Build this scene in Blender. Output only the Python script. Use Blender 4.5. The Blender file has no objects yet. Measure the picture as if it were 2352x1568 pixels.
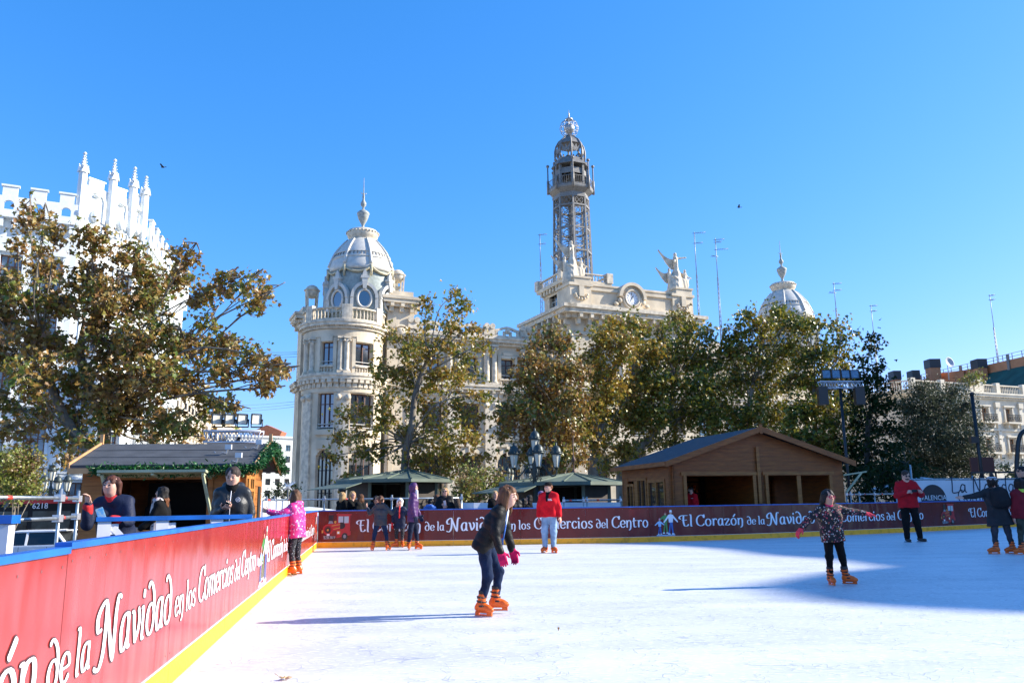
import bpy, bmesh, math, random
import numpy as np
from mathutils import Vector, Matrix, noise
R = math.radians
PI = math.pi
rnd = random.Random(7)
scene = bpy.context.scene
COL = scene.collection

# ------------------------------------------------------------------ camera, sky, sun, exposure
CAM_H = 1.22
FPX = 1860.0                                   # focal length in units of a 2352-wide picture
PITCH, ROLL = math.atan(364 / 1860), R(-0.7)
cam_d = bpy.data.cameras.new('camera')
cam = bpy.data.objects.new('camera', cam_d)
COL.objects.link(cam)
cam_d.sensor_width = 36.0
cam_d.lens = FPX / 2352 * 36
cam_d.clip_start, cam_d.clip_end = 0.1, 4000
CAMROT = Matrix.Rotation(PI / 2 + PITCH, 3, 'X') @ Matrix.Rotation(ROLL, 3, 'Z')
cam.matrix_world = Matrix.Translation((0, 0, CAM_H)) @ CAMROT.to_4x4()
scene.camera = cam

SUN_EL, SUN_AZ = R(28), R(82)                  # azimuth clockwise from +Y
world = bpy.data.worlds.new('World')
scene.world = world
world.use_nodes = True
wn = world.node_tree
bg = wn.nodes['Background']
sky = wn.nodes.new('ShaderNodeTexSky')
sky.sky_type = 'NISHITA'
sky.sun_disc = False
sky.sun_elevation = SUN_EL
sky.sun_rotation = SUN_AZ
sky.air_density = 1.0
sky.dust_density = 0.35
sky.ozone_density = 3.0
sep = wn.nodes.new('ShaderNodeSeparateColor')          # deepen the zenith, pale the horizon as in the photograph
com = wn.nodes.new('ShaderNodeCombineColor')
wn.links.new(sky.outputs[0], sep.inputs[0])
for i, (top, power, gain) in enumerate(((4.5, 1.45, 0.345), (12.0, 0.80, 1.0), (12.0, 0.70, 1.95))):
    prev = sep.outputs[i]
    for op, val in (('MINIMUM', top), ('POWER', power), ('MULTIPLY', gain)):
        n_ = wn.nodes.new('ShaderNodeMath')
        n_.operation = op
        n_.inputs[1].default_value = val
        wn.links.new(prev, n_.inputs[0])
        prev = n_.outputs[0]
    wn.links.new(prev, com.inputs[i])
wn.links.new(com.outputs[0], bg.inputs[0])
bg.inputs[1].default_value = 0.12
sun_d = bpy.data.lights.new('sun', 'SUN')
sun_d.energy = 5.0
sun_d.angle = R(0.5)
sun_d.color = (1.0, 0.93, 0.82)
sun = bpy.data.objects.new('sun', sun_d)
COL.objects.link(sun)
SUN_DIR = Vector((math.sin(SUN_AZ) * math.cos(SUN_EL), math.cos(SUN_AZ) * math.cos(SUN_EL), math.sin(SUN_EL)))
sun.rotation_euler = SUN_DIR.to_track_quat('Z', 'Y').to_euler()
sun.location = (30, 0, 60)
scene.view_settings.view_transform = 'Standard'
scene.view_settings.look = 'None'
scene.view_settings.gamma = 1
scene.view_settings.exposure = 1.0
scene.cycles.max_bounces = 6
scene.cycles.diffuse_bounces = 3
scene.cycles.transparent_max_bounces = 6

# ------------------------------------------------------------------ measuring from the photograph
def ray(px, py):
    return CAMROT @ Vector(((px - 1176) / FPX, -(py - 784) / FPX, -1))
def at(px, py, Y):
    d = ray(px, py)
    return Vector((0, 0, CAM_H)) + d * (Y / d.y)
def onz(px, py, z=0.0):
    d = ray(px, py)
    return Vector((0, 0, CAM_H)) + d * ((z - CAM_H) / d.z)
def onplane(px, py, p0, n):
    d = ray(px, py)
    o = Vector((0, 0, CAM_H))
    return o + d * ((p0 - o).dot(n) / d.dot(n))

# ------------------------------------------------------------------ materials
MATS = {}
def nd(nt, t, **kw):
    n = nt.nodes.new(t)
    for k, v in kw.items():
        setattr(n, k, v)
    return n
def mat(name, col, rough=0.6, metal=0.0, spec=0.5, var=0.0, vscale=3.0, bump=0.0, bscale=40.0, col2=None, trans=0.0, emit=None, coat=0.0, stretch=(1, 1, 1), contrast=(0.35, 0.65)):
    """plain procedural surface: colour broken up by noise, optional bump"""
    if name in MATS:
        return MATS[name]
    m = bpy.data.materials.new(name)
    m.use_nodes = True
    nt = m.node_tree
    b = nt.nodes['Principled BSDF']
    b.inputs['Roughness'].default_value = rough
    b.inputs['Metallic'].default_value = metal
    b.inputs['Specular IOR Level'].default_value = spec
    b.inputs['Coat Weight'].default_value = coat
    b.inputs['Base Color'].default_value = (*col, 1)
    if var > 0 or col2 or bump > 0:
        tc = nd(nt, 'ShaderNodeTexCoord')
        mp = nd(nt, 'ShaderNodeMapping')
        mp.inputs['Scale'].default_value = stretch
        nt.links.new(tc.outputs['Object'], mp.inputs[0])
    if var > 0 or col2:
        nz = nd(nt, 'ShaderNodeTexNoise')
        nz.inputs['Scale'].default_value = vscale
        nz.inputs['Detail'].default_value = 5
        nt.links.new(mp.outputs[0], nz.inputs['Vector'])
        rp = nd(nt, 'ShaderNodeValToRGB')
        rp.color_ramp.elements[0].position, rp.color_ramp.elements[1].position = contrast
        c2 = col2 or tuple(max(0, c * (1 - var)) for c in col)
        rp.color_ramp.elements[0].color = (*c2, 1)
        rp.color_ramp.elements[1].color = (*[min(1, c * (1 + var * .4)) for c in col], 1)
        nt.links.new(nz.outputs['Fac'], rp.inputs[0])
        nt.links.new(rp.outputs[0], b.inputs['Base Color'])
    if bump > 0:
        bz = nd(nt, 'ShaderNodeTexNoise')
        bz.inputs['Scale'].default_value = bscale
        bz.inputs['Detail'].default_value = 4
        nt.links.new(mp.outputs[0], bz.inputs['Vector'])
        bp = nd(nt, 'ShaderNodeBump')
        bp.inputs['Strength'].default_value = bump
        bp.inputs['Distance'].default_value = 0.02
        nt.links.new(bz.outputs['Fac'], bp.inputs['Height'])
        nt.links.new(bp.outputs[0], b.inputs['Normal'])
    if emit:
        b.inputs['Emission Color'].default_value = (*emit[0], 1)
        b.inputs['Emission Strength'].default_value = emit[1]
    MATS[name] = m
    return m

# ------------------------------------------------------------------ objects
def tag(o, label=None, cat=None, group=None, kind=None):
    if label: o['label'] = label
    if cat: o['category'] = cat
    if group: o['group'] = group
    if kind: o['kind'] = kind
    return o
def empty(name, loc=(0, 0, 0), rz=0.0, label=None, cat=None, group=None):
    o = bpy.data.objects.new(name, None)
    COL.objects.link(o)
    o.empty_display_size = 0.2
    o.location = loc
    o.rotation_euler = (0, 0, rz)
    return tag(o, label, cat, group)
def link_mesh(name, me, m, parent=None):
    o = bpy.data.objects.new(name, me)
    COL.objects.link(o)
    if m is not None:
        for k in (m if isinstance(m, (list, tuple)) else [m]):
            me.materials.append(k)
    if parent is not None:
        o.parent = parent
    return o
def copy_tree(o, parent=None):
    c = o.copy()
    COL.objects.link(c)
    if parent is not None:
        c.parent = parent
    for ch in list(o.children):
        copy_tree(ch, c)
    return c

class MB:
    """gathers shapes into ONE mesh"""
    def __init__(s):
        s.v, s.f, s.sm, s.mi, s.M, s.cur = [], [], [], [], None, 0
    def add(s, vs, fs, smooth=False):
        b = len(s.v)
        if s.M is not None:
            vs = [tuple(s.M @ Vector(v)) for v in vs]
        s.v += [tuple(v) for v in vs]
        s.f += [tuple(i + b for i in f) for f in fs]
        s.sm += [smooth] * len(fs)
        s.mi += [s.cur] * len(fs)
        return s
    def box(s, x0, x1, y0, y1, z0, z1):
        v = [(x0, y0, z0), (x1, y0, z0), (x1, y1, z0), (x0, y1, z0), (x0, y0, z1), (x1, y0, z1), (x1, y1, z1), (x0, y1, z1)]
        return s.add(v, [(0, 3, 2, 1), (4, 5, 6, 7), (0, 1, 5, 4), (1, 2, 6, 5), (2, 3, 7, 6), (3, 0, 4, 7)])
    def cbox(s, c, d):
        return s.box(c[0] - d[0] / 2, c[0] + d[0] / 2, c[1] - d[1] / 2, c[1] + d[1] / 2, c[2] - d[2] / 2, c[2] + d[2] / 2)
    def bar(s, p, q, w, h=None, up=(0, 0, 1)):
        """rectangular bar from p to q"""
        h = h or w
        p, q = Vector(p), Vector(q)
        d = (q - p).normalized()
        u = Vector(up)
        if abs(d.dot(u)) > 0.98: u = Vector((0, 1, 0))
        a = d.cross(u).normalized() * (w / 2)
        b = a.cross(d).normalized() * (h / 2)
        v = [p - a - b, p + a - b, p + a + b, p - a + b, q - a - b, q + a - b, q + a + b, q - a + b]
        return s.add(v, [(0, 3, 2, 1), (4, 5, 6, 7), (0, 1, 5, 4), (1, 2, 6, 5), (2, 3, 7, 6), (3, 0, 4, 7)])
    def tube(s, pts, r, n=6, cap=True):
        pts = [Vector(p) for p in pts]
        rs = r if isinstance(r, (list, tuple)) else [r] * len(pts)
        ring, vs, fs = None, [], []
        a = None
        for i, p in enumerate(pts):
            d = (pts[min(i + 1, len(pts) - 1)] - pts[max(i - 1, 0)])
            if d.length < 1e-9: d = Vector((0, 0, 1))
            d.normalize()
            if a is None:
                a = d.orthogonal().normalized()
            else:
                a = (a - d * a.dot(d))
                a = a.normalized() if a.length > 1e-6 else d.orthogonal().normalized()
            b = d.cross(a)
            for k in range(n):
                t = 2 * PI * k / n
                vs.append(p + (a * math.cos(t) + b * math.sin(t)) * rs[i])
        for i in range(len(pts) - 1):
            for k in range(n):
                fs.append((i * n + k, i * n + (k + 1) % n, (i + 1) * n + (k + 1) % n, (i + 1) * n + k))
        if cap:
            fs.append(tuple(range(n - 1, -1, -1)))
            fs.append(tuple((len(pts) - 1) * n + k for k in range(n)))
        return s.add(vs, fs, True)
    def lathe(s, prof, c=(0, 0, 0), n=24, a0=0.0, a1=2 * PI, smooth=True):
        """profile [(r,z)...] bottom to top, turned about z through c"""
        full = abs(a1 - a0 - 2 * PI) < 1e-6
        m = n if full else n + 1
        vs, fs = [], []
        for (r, z) in prof:
            for k in range(m):
                t = a0 + (a1 - a0) * k / n
                vs.append((c[0] + r * math.cos(t), c[1] + r * math.sin(t), c[2] + z))
        for i in range(len(prof) - 1):
            for k in range(n):
                k2 = (k + 1) % m
                fs.append((i * m + k, i * m + k2, (i + 1) * m + k2, (i + 1) * m + k))
        if full:
            if prof[0][0] > 1e-4: fs.append(tuple(range(m - 1, -1, -1)))
            if prof[-1][0] > 1e-4: fs.append(tuple((len(prof) - 1) * m + k for k in range(m)))
        return s.add(vs, fs, smooth)
    def prism(s, poly, x0, x1, axis='y', smooth=False):
        """polygon extruded along an axis: axis y -> poly is (x,z); x -> (y,z); z -> (x,y)"""
        n = len(poly)
        def P(a, b, t):
            return (a, t, b) if axis == 'y' else ((t, a, b) if axis == 'x' else (a, b, t))
        vs = [P(a, b, x0) for a, b in poly] + [P(a, b, x1) for a, b in poly]
        fs = [tuple(range(n)), tuple(range(2 * n - 1, n - 1, -1))]
        fs += [((i + 1) % n, i, i + n, (i + 1) % n + n) for i in range(n)]
        return s.add(vs, fs, smooth)
    def sphere(s, c, r, n=12, m=8, sc=(1, 1, 1)):
        vs, fs = [], []
        for i in range(m + 1):
            t = PI * i / m
            for k in range(n):
                p = 2 * PI * k / n
                vs.append((c[0] + r * sc[0] * math.sin(t) * math.cos(p), c[1] + r * sc[1] * math.sin(t) * math.sin(p), c[2] - r * sc[2] * math.cos(t)))
        for i in range(m):
            for k in range(n):
                fs.append((i * n + k, i * n + (k + 1) % n, (i + 1) * n + (k + 1) % n, (i + 1) * n + k))
        return s.add(vs, fs, True)
    def quad(s, a, b, c, d):
        return s.add([a, b, c, d], [(0, 1, 2, 3)])
    def poly(s, pts):
        return s.add(pts, [tuple(range(len(pts)))])
    def build(s, name, m, parent=None, recalc=True):
        me = bpy.data.meshes.new(name)
        me.from_pydata(s.v, [], s.f)
        me.polygons.foreach_set('use_smooth', s.sm)
        if any(s.mi): me.polygons.foreach_set('material_index', s.mi)
        if recalc:
            bm = bmesh.new(); bm.from_mesh(me)
            bmesh.ops.recalc_face_normals(bm, faces=bm.faces)
            bm.to_mesh(me); bm.free()
        me.update()
        return link_mesh(name, me, m, parent)

def text_mesh(name, body, size, m, parent, M, ext=0.004, spacing=1.0):
    """lettering from Blender's own built-in face, as a mesh"""
    cu = bpy.data.curves.new(name, 'FONT')
    cu.body = body; cu.size = size; cu.extrude = ext; cu.align_x = 'LEFT'; cu.resolution_u = 3
    cu.space_character = spacing
    t = bpy.data.objects.new(name, cu)
    COL.objects.link(t)
    dg = bpy.context.evaluated_depsgraph_get()
    me = bpy.data.meshes.new_from_object(t.evaluated_get(dg))
    bpy.data.objects.remove(t); bpy.data.curves.remove(cu)
    me.name = name
    me.materials.clear()
    me.transform(M)
    return link_mesh(name, me, m, parent)

def frame(o, x, y, z=None):
    """4x4 with columns x, y, z=x cross y at o"""
    x, y = Vector(x).normalized(), Vector(y).normalized()
    z = x.cross(y)
    return Matrix(((x.x, y.x, z.x, o[0]), (x.y, y.y, z.y, o[1]), (x.z, y.z, z.z, o[2]), (0, 0, 0, 1)))
# ------------------------------------------------------------------ ground, ice, road
def m_ice():
    m = bpy.data.materials.new('ice'); m.use_nodes = True
    nt = m.node_tree; b = nt.nodes['Principled BSDF']; L = nt.links.new
    tc = nd(nt, 'ShaderNodeTexCoord')
    def noise_(scale, st, detail=3, dist=0.0, rot=0.0):
        mp = nd(nt, 'ShaderNodeMapping'); mp.inputs['Scale'].default_value = st; mp.inputs['Rotation'].default_value = (0, 0, rot)
        L(tc.outputs['Object'], mp.inputs[0])
        n = nd(nt, 'ShaderNodeTexNoise'); n.inputs['Scale'].default_value = scale; n.inputs['Detail'].default_value = detail; n.inputs['Distortion'].default_value = dist
        L(mp.outputs[0], n.inputs['Vector']); return n
    def thin(n, w, lvl=0.5):
        a = nd(nt, 'ShaderNodeMath', operation='SUBTRACT'); a.inputs[1].default_value = lvl; L(n.outputs['Fac'], a.inputs[0])
        c = nd(nt, 'ShaderNodeMath', operation='ABSOLUTE'); L(a.outputs[0], c.inputs[0])
        d = nd(nt, 'ShaderNodeMapRange'); d.inputs['From Min'].default_value = 0; d.inputs['From Max'].default_value = w; d.inputs['To Min'].default_value = 1; d.inputs['To Max'].default_value = 0
        L(c.outputs[0], d.inputs['Value']); return d
    lines = None
    for (sc, st, w, rot, lv) in ((1.1, (1, 2.6, 1), .006, .2, .5), (1.5, (1, 3.2, 1), .006, -.5, .47), (2.1, (1.6, 1, 1), .007, .9, .53), (3.2, (1, 2, 1), .009, 1.7, .5), (1.9, (1, 2.2, 1), .006, -1.2, .44)):
        t = thin(noise_(sc, st, 1.5, .6, rot), w, lv)
        if lines is None: lines = t
        else:
            mx = nd(nt, 'ShaderNodeMath', operation='MAXIMUM'); L(lines.outputs[0], mx.inputs[0]); L(t.outputs[0], mx.inputs[1]); lines = mx
    brk = noise_(2.3, (1, 1, 1), 2)
    bm_ = nd(nt, 'ShaderNodeMapRange'); bm_.inputs['From Min'].default_value = .42; bm_.inputs['From Max'].default_value = .56; L(brk.outputs['Fac'], bm_.inputs['Value'])
    ml = nd(nt, 'ShaderNodeMath', operation='MULTIPLY'); L(lines.outputs[0], ml.inputs[0]); L(bm_.outputs[0], ml.inputs[1])
    ml2 = nd(nt, 'ShaderNodeMath', operation='MULTIPLY'); ml2.inputs[1].default_value = .55; L(ml.outputs[0], ml2.inputs[0])
    big = noise_(.55, (.5, 2.2, 1), 6, .4)
    rp = nd(nt, 'ShaderNodeValToRGB'); L(big.outputs['Fac'], rp.inputs[0])
    rp.color_ramp.elements[0].position, rp.color_ramp.elements[1].position = .3, .68
    rp.color_ramp.elements[0].color = (.53, .545, .555, 1); rp.color_ramp.elements[1].color = (.68, .688, .695, 1)
    mix = nd(nt, 'ShaderNodeMix', data_type='RGBA'); L(ml2.outputs[0], mix.inputs[0]); L(rp.outputs[0], mix.inputs[6]); mix.inputs[7].default_value = (.2, .24, .30, 1)
    # white shavings
    fine = noise_(26, (.5, 1.6, 1), 4, .3, .12)
    fr = nd(nt, 'ShaderNodeMapRange'); fr.inputs['From Min'].default_value = .56; fr.inputs['From Max'].default_value = .68; L(fine.outputs['Fac'], fr.inputs['Value'])
    mix2 = nd(nt, 'ShaderNodeMix', data_type='RGBA'); L(fr.outputs[0], mix2.inputs[0]); L(mix.outputs[2], mix2.inputs[6]); mix2.inputs[7].default_value = (.84, .845, .85, 1)
    L(mix2.outputs[2], b.inputs['Base Color'])
    b.inputs['Roughness'].default_value = .48
    b.inputs['Specular IOR Level'].default_value = .35
    add = nd(nt, 'ShaderNodeMath', operation='ADD'); L(fine.outputs['Fac'], add.inputs[0]); L(ml.outputs[0], add.inputs[1])
    bp = nd(nt, 'ShaderNodeBump'); bp.inputs['Strength'].default_value = .35; bp.inputs['Distance'].default_value = .006
    L(add.outputs[0], bp.inputs['Height']); L(bp.outputs[0], b.inputs['Normal'])
    return m
def m_paving():
    m = bpy.data.materials.new('paving'); m.use_nodes = True
    nt = m.node_tree; b = nt.nodes['Principled BSDF']; L = nt.links.new
    tc = nd(nt, 'ShaderNodeTexCoord')
    br = nd(nt, 'ShaderNodeTexBrick'); br.inputs['Scale'].default_value = 1.0
    br.inputs['Color1'].default_value = (.42, .38, .32, 1); br.inputs['Color2'].default_value = (.36, .33, .29, 1); br.inputs['Mortar'].default_value = (.2, .18, .16, 1)
    br.inputs['Mortar Size'].default_value = .012; L(tc.outputs['Object'], br.inputs['Vector'])
    nz = nd(nt, 'ShaderNodeTexNoise'); nz.inputs['Scale'].default_value = .4; nz.inputs['Detail'].default_value = 6; L(tc.outputs['Object'], nz.inputs['Vector'])
    mx = nd(nt, 'ShaderNodeMix', data_type='RGBA', blend_type='MULTIPLY'); mx.inputs[0].default_value = .5
    L(br.outputs[0], mx.inputs[6]); L(nz.outputs['Color'], mx.inputs[7]); L(mx.outputs[2], b.inputs['Base Color'])
    b.inputs['Roughness'].default_value = .75
    return m
g = MB().quad((-1600, -400, -1.25), (1600, -400, -1.25), (1600, 2600, -1.25), (-1600, 2600, -1.25)).build('ground', m_paving())
g['kind'] = 'structure'

# line of the rink walls on the ice, read off the photograph
L0, L1 = onz(390, 1568), onz(727, 1258)
LD = (L1 - L0).normalized()
LS = L0 - LD * 8.0                               # behind the camera
FW = [onz(727, 1258), onz(1080, 1253), onz(1430, 1246), onz(1748, 1236), onz(2100, 1221), onz(2352, 1208)]
FW.append(FW[-1] + (FW[-1] - FW[-2]).normalized() * 6)
def smooth_line(pts, n=8):
    out = []
    for i in range(len(pts) - 1):
        p0, p1, p2, p3 = pts[max(i - 1, 0)], pts[i], pts[i + 1], pts[min(i + 2, len(pts) - 1)]
        for k in range(n):
            t = k / n
            out.append(.5 * ((2 * p1) + (p2 - p0) * t + (2 * p0 - 5 * p1 + 4 * p2 - p3) * t * t + (3 * p1 - p0 - 3 * p2 + p3) * t ** 3))
    out.append(pts[-1])
    return out
FWS = smooth_line(FW, 8)
FWS = [FW[0] + (FW[2] - FW[0]) * (i / 10) for i in range(10)] + FWS[16:]
ice = MB()
ring = [(p.x, p.y) for p in [LS] + [L1] + FWS[1:]] + [(46, 20), (46, -9), (LS.x, -9)]
ice.poly([(x, y, 0) for x, y in ring])
n = len(ring)
for i in range(n):
    a, b_ = ring[i], ring[(i + 1) % n]
    ice.quad((a[0], a[1], 0), (b_[0], b_[1], 0), (b_[0], b_[1], -.27), (a[0], a[1], -.27))
ice.build('ice', m_ice())['kind'] = 'structure'
ASPH = mat('asphalt', (.055, .055, .058), .85, var=.35, vscale=6, bump=.3, bscale=120)
MB().quad((-90, 19.5, -1.243), (-7.8, 25.5, -1.243), (-9.5, 33.5, -1.243), (-90, 27.5, -1.243)).build('road', ASPH)['kind'] = 'structure'

DECKM = mat('deck_boards', (.20, .17, .14), .8, var=.4, vscale=2, stretch=(1, 8, 1))
d_ = MB()
q0, q1 = LS + Vector((-.1, 0, 0)), L1 + Vector((-.1, .1, 0))
pl = [(q0.x, q0.y), (q1.x, q1.y)] + [(p.x, p.y + .1) for p in FWS[1:-12]] + [(22, 36), (3, 36), (-8, 26), (-10.2, 20.5), (-10.2, -9)]
d_.poly([(x, y, -.03) for x, y in pl])
for i in range(len(pl)):
    a, b_ = pl[i], pl[(i + 1) % len(pl)]
    d_.quad((*a, -.03), (*b_, -.03), (*b_, -1.25), (*a, -1.25))
d_.build('deck', DECKM)['kind'] = 'structure'

# ------------------------------------------------------------------ hand-drawn display lettering
GL = {
 'E': (.60, [[(.26, .74), (.235, .5), (.24, .25), (.29, .03)], [(.07, .5), (-.02, .56), (.01, .67), (.14, .735), (.32, .74), (.5, .745)], [(.14, .41), (.3, .42), (.45, .43)], [(.27, .04), (.36, .01), (.49, .04), (.55, .13)]]),
 'l': (.25, [[(.03, .78), (.12, .76), (.12, .4), (.12, .03), (.19, .01)]]),
 'C': (.60, [[(.55, .58), (.50, .70), (.38, .75), (.22, .69), (.1, .52), (.08, .3), (.15, .1), (.32, .01), (.47, .04), (.56, .15)], [(.55, .56), (.57, .68), (.55, .78)]]),
 'o': (.48, ['O']), 'ó': (.48, ['O', [(.22, .58), (.28, .66), (.36, .77)]]),
 'r': (.38, [[(.02, .46), (.11, .44), (.11, .2), (.11, .01)], [(.11, .33), (.17, .44), (.26, .48), (.34, .41)]]),
 'a': (.47, [[(.35, .40), (.27, .48), (.13, .43), (.06, .24), (.12, .03), (.24, .03), (.34, .17)], [(.35, .48), (.34, .2), (.37, .03), (.44, .03)]]),
 'z': (.42, [[(.05, .37), (.09, .455), (.36, .45)], [(.35, .45), (.07, .03)], [(.06, .02), (.30, .02), (.38, .10)]]),
 'n': (.50, [[(.02, .46), (.1, .44), (.1, .2), (.1, .01)], [(.1, .32), (.18, .45), (.3, .47), (.37, .38), (.375, .15), (.34, -.09), (.23, -.17)]]),
 'd': (.49, ['D', [(.39, .22), (.39, .47), (.3, .68), (.15, .79), (.05, .72)]]),
 'e': (.43, [[(.09, .24), (.36, .27), (.34, .42), (.22, .48), (.1, .4), (.06, .22), (.13, .05), (.26, .02), (.38, .11)]]),
 'N': (.80, [[(.12, .42), (.0, .42), (-.03, .57), (.08, .70), (.24, .74), (.26, .45), (.22, .12), (.1, -.05), (-.06, -.01)], [(.24, .74), (.38, .4), (.52, .06), (.6, -.03)], [(.58, .0), (.6, .35), (.61, .58), (.67, .76), (.78, .74)]]),
 'v': (.42, [[(.01, .46), (.09, .44), (.15, .22), (.21, .03)], [(.2, .03), (.33, .18), (.36, .36), (.29, .48)]]),
 'i': (.25, [[(.03, .46), (.11, .44), (.11, .2), (.11, .03), (.19, .02)], '.']),
 's': (.38, [[(.33, .39), (.22, .48), (.1, .42), (.11, .31), (.26, .21), (.31, .11), (.2, .01), (.04, .08)]]),
 'm': (.74, [[(.02, .46), (.1, .44), (.1, .2), (.1, .01)], [(.1, .32), (.18, .45), (.28, .47), (.345, .38), (.35, .2), (.35, .01)], [(.35, .32), (.43, .45), (.54, .47), (.6, .38), (.6, .2), (.61, .03), (.69, .02)]]),
 'c': (.41, [[(.36, .39), (.25, .48), (.11, .41), (.06, .22), (.14, .04), (.26, .02), (.37, .11)]]),
 't': (.36, [[(.13, .64), (.11, .42), (.115, .2), (.16, .03), (.29, .05)], [(.01, .44), (.14, .45), (.3, .47)]]),
}
def cr(pts, n=5):
    return smooth_line([Vector((p[0], p[1], 0)) for p in pts], n)
def glyph_strokes(ch):
    adv, st = GL[ch]
    out = []
    for s_ in st:
        if s_ == 'O' or s_ == 'D':
            ry = .24 if s_ == 'O' else .225
            out.append([Vector((.235 + .17 * math.cos(t), .235 + ry * math.sin(t), 0)) for t in [2 * PI * k / 20 for k in range(21)]])
        elif s_ == '.':
            out.append([Vector((.11 - .006, .66 - .05, 0)), Vector((.11, .66, 0)), Vector((.116, .71, 0))])
        else:
            out.append(cr(s_))
    return adv, out
def ribbon(mb, pts, fn, off, grow, thin=.04, thick=.108):
    """pen stroke: down-strokes thick, cross-strokes thin"""
    vs, fs = [], []
    N = len(pts)
    L_ = []
    for i, p in enumerate(pts):
        d = pts[min(i + 1, N - 1)] - pts[max(i - 1, 0)]
        d = d.normalized() if d.length > 1e-6 else Vector((1, 0, 0))
        w = thin + (thick - thin) * abs(d.y) ** 1.4
        if i in (0, N - 1): w *= .8
        nrm = Vector((-d.y, d.x, 0)) * (w / 2 + grow)
        L_.append((p + nrm, p - nrm))
    d0 = (pts[0] - pts[1]).normalized() * (.012 + grow); d1 = (pts[-1] - pts[-2]).normalized() * (.012 + grow)
    L_ = [(L_[0][0] + d0 - (L_[0][0] - L_[0][1]) * .25, L_[0][1] + d0 + (L_[0][0] - L_[0][1]) * .25)] + L_ + [(L_[-1][0] + d1 - (L_[-1][0] - L_[-1][1]) * .25, L_[-1][1] + d1 + (L_[-1][0] - L_[-1][1]) * .25)]
    for a, b_ in L_:
        vs += [fn(a.x, a.y, off), fn(b_.x, b_.y, off)]
    for i in range(len(L_) - 1):
        fs.append((2 * i, 2 * i + 1, 2 * i + 3, 2 * i + 2))
    mb.add(vs, fs)
PHRASE = [('El', 1, .17), ('Corazón', 1, .2), ('de', .74, .14), ('la', .74, .2), ('Navidad', 1.12, .22), ('en', .76, .14), ('los', .76, .22), ('Comercios', 1, .2), ('del', .76, .2), ('Centro', 1, 0)]
PH_W = sum(sum(GL[c][0] for c in w) * k + sp for w, k, sp in PHRASE)
def frac(word):
    x = 0.0
    for w, k, sp in PHRASE:
        if w == word: return x / PH_W
        x += sum(GL[c][0] for c in w) * k + sp
def phrase(mb_white, mb_halo, wall, s0, s1, zbase, em, cut=(-1e9, 1e9)):
    kx = (s1 - s0) / PH_W
    x = 0.0
    for w, k, sp in PHRASE:
        for ch in w:
            adv, sts = glyph_strokes(ch)
            if s0 + x * kx > cut[0] and s0 + (x + adv * k) * kx < cut[1]:
                for j, st in enumerate(sts):
                    fn = lambda a, b_, off, X=x, K=k: wall(s0 + (X + a * K) * kx, zbase + b_ * K * em - (.04 * em if K > 1.05 else 0), off)
                    ribbon(mb_white, st, fn, .0040 + .0006 * j, 0)
                    ribbon(mb_halo, st, fn, .0012 + .0005 * j, .018, .045, .125)
            x += adv * k
        x += sp

# ------------------------------------------------------------------ rink walls
def m_panel(nm, c, c2, ro, ior):
    m = mat(nm, c, ro, spec=.5, col2=c2, vscale=.8)
    m.node_tree.nodes['Principled BSDF'].inputs['IOR'].default_value = ior
    nt = m.node_tree; b = nt.nodes['Principled BSDF']; L = nt.links.new
    tc = nd(nt, 'ShaderNodeTexCoord'); mp = nd(nt, 'ShaderNodeMapping'); mp.inputs['Scale'].default_value = (1.5, 1.5, .55)
    L(tc.outputs['Object'], mp.inputs[0])
    nz = nd(nt, 'ShaderNodeTexNoise'); nz.inputs['Scale'].default_value = 2.2; nz.inputs['Detail'].default_value = 1.5
    L(mp.outputs[0], nz.inputs['Vector'])
    bp = nd(nt, 'ShaderNodeBump'); bp.inputs['Strength'].default_value = .5; bp.inputs['Distance'].default_value = .05
    L(nz.outputs['Fac'], bp.inputs['Height']); L(bp.outputs[0], b.inputs['Normal'])
    return m
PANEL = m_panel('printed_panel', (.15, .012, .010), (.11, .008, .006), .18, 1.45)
PANEL_L = m_panel('sunlit_gloss_panel', (.36, .026, .016), (.28, .018, .012), .2, 1.85)  # same print as PANEL, brighter red standing in for sun and ice glare
BLUE = mat('blue_plastic', (.01, .13, .50), .35, var=.25, vscale=4)
YEL = mat('yellow_plastic', (.88, .36, .004), .4, var=.38, vscale=7, bump=.15, bscale=30, contrast=(.22, .5))
WHITEP = mat('white_print', (.82, .82, .86), .4)
HALO = mat('dark_print', (.06, .008, .008), .3)
STEEL = mat('galvanised_steel', (.42, .46, .47), .38, .75, var=.3, vscale=9)
SCREW = mat('screw_head', (.3, .12, .12), .4, .5)
GALV = mat('painted_white_post', (.72, .72, .76), .5, var=.12, vscale=6)
WALL_H = 1.0
def poly_wall(pts):
    acc = [0.0]
    for i in range(len(pts) - 1): acc.append(acc[-1] + (pts[i + 1] - pts[i]).length)
    def f(s, z, off):
        s_ = min(max(s, 0), acc[-1] - 1e-6)
        i = max(k for k in range(len(acc)) if acc[k] <= s_)
        i = min(i, len(pts) - 2)
        d = (pts[i + 1] - pts[i]).normalized()
        p = pts[i] + d * (s - acc[i])
        nrm = Vector((d.y, -d.x, 0))
        return Vector((p.x + nrm.x * off, p.y + nrm.y * off, z))
    return f, acc
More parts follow.
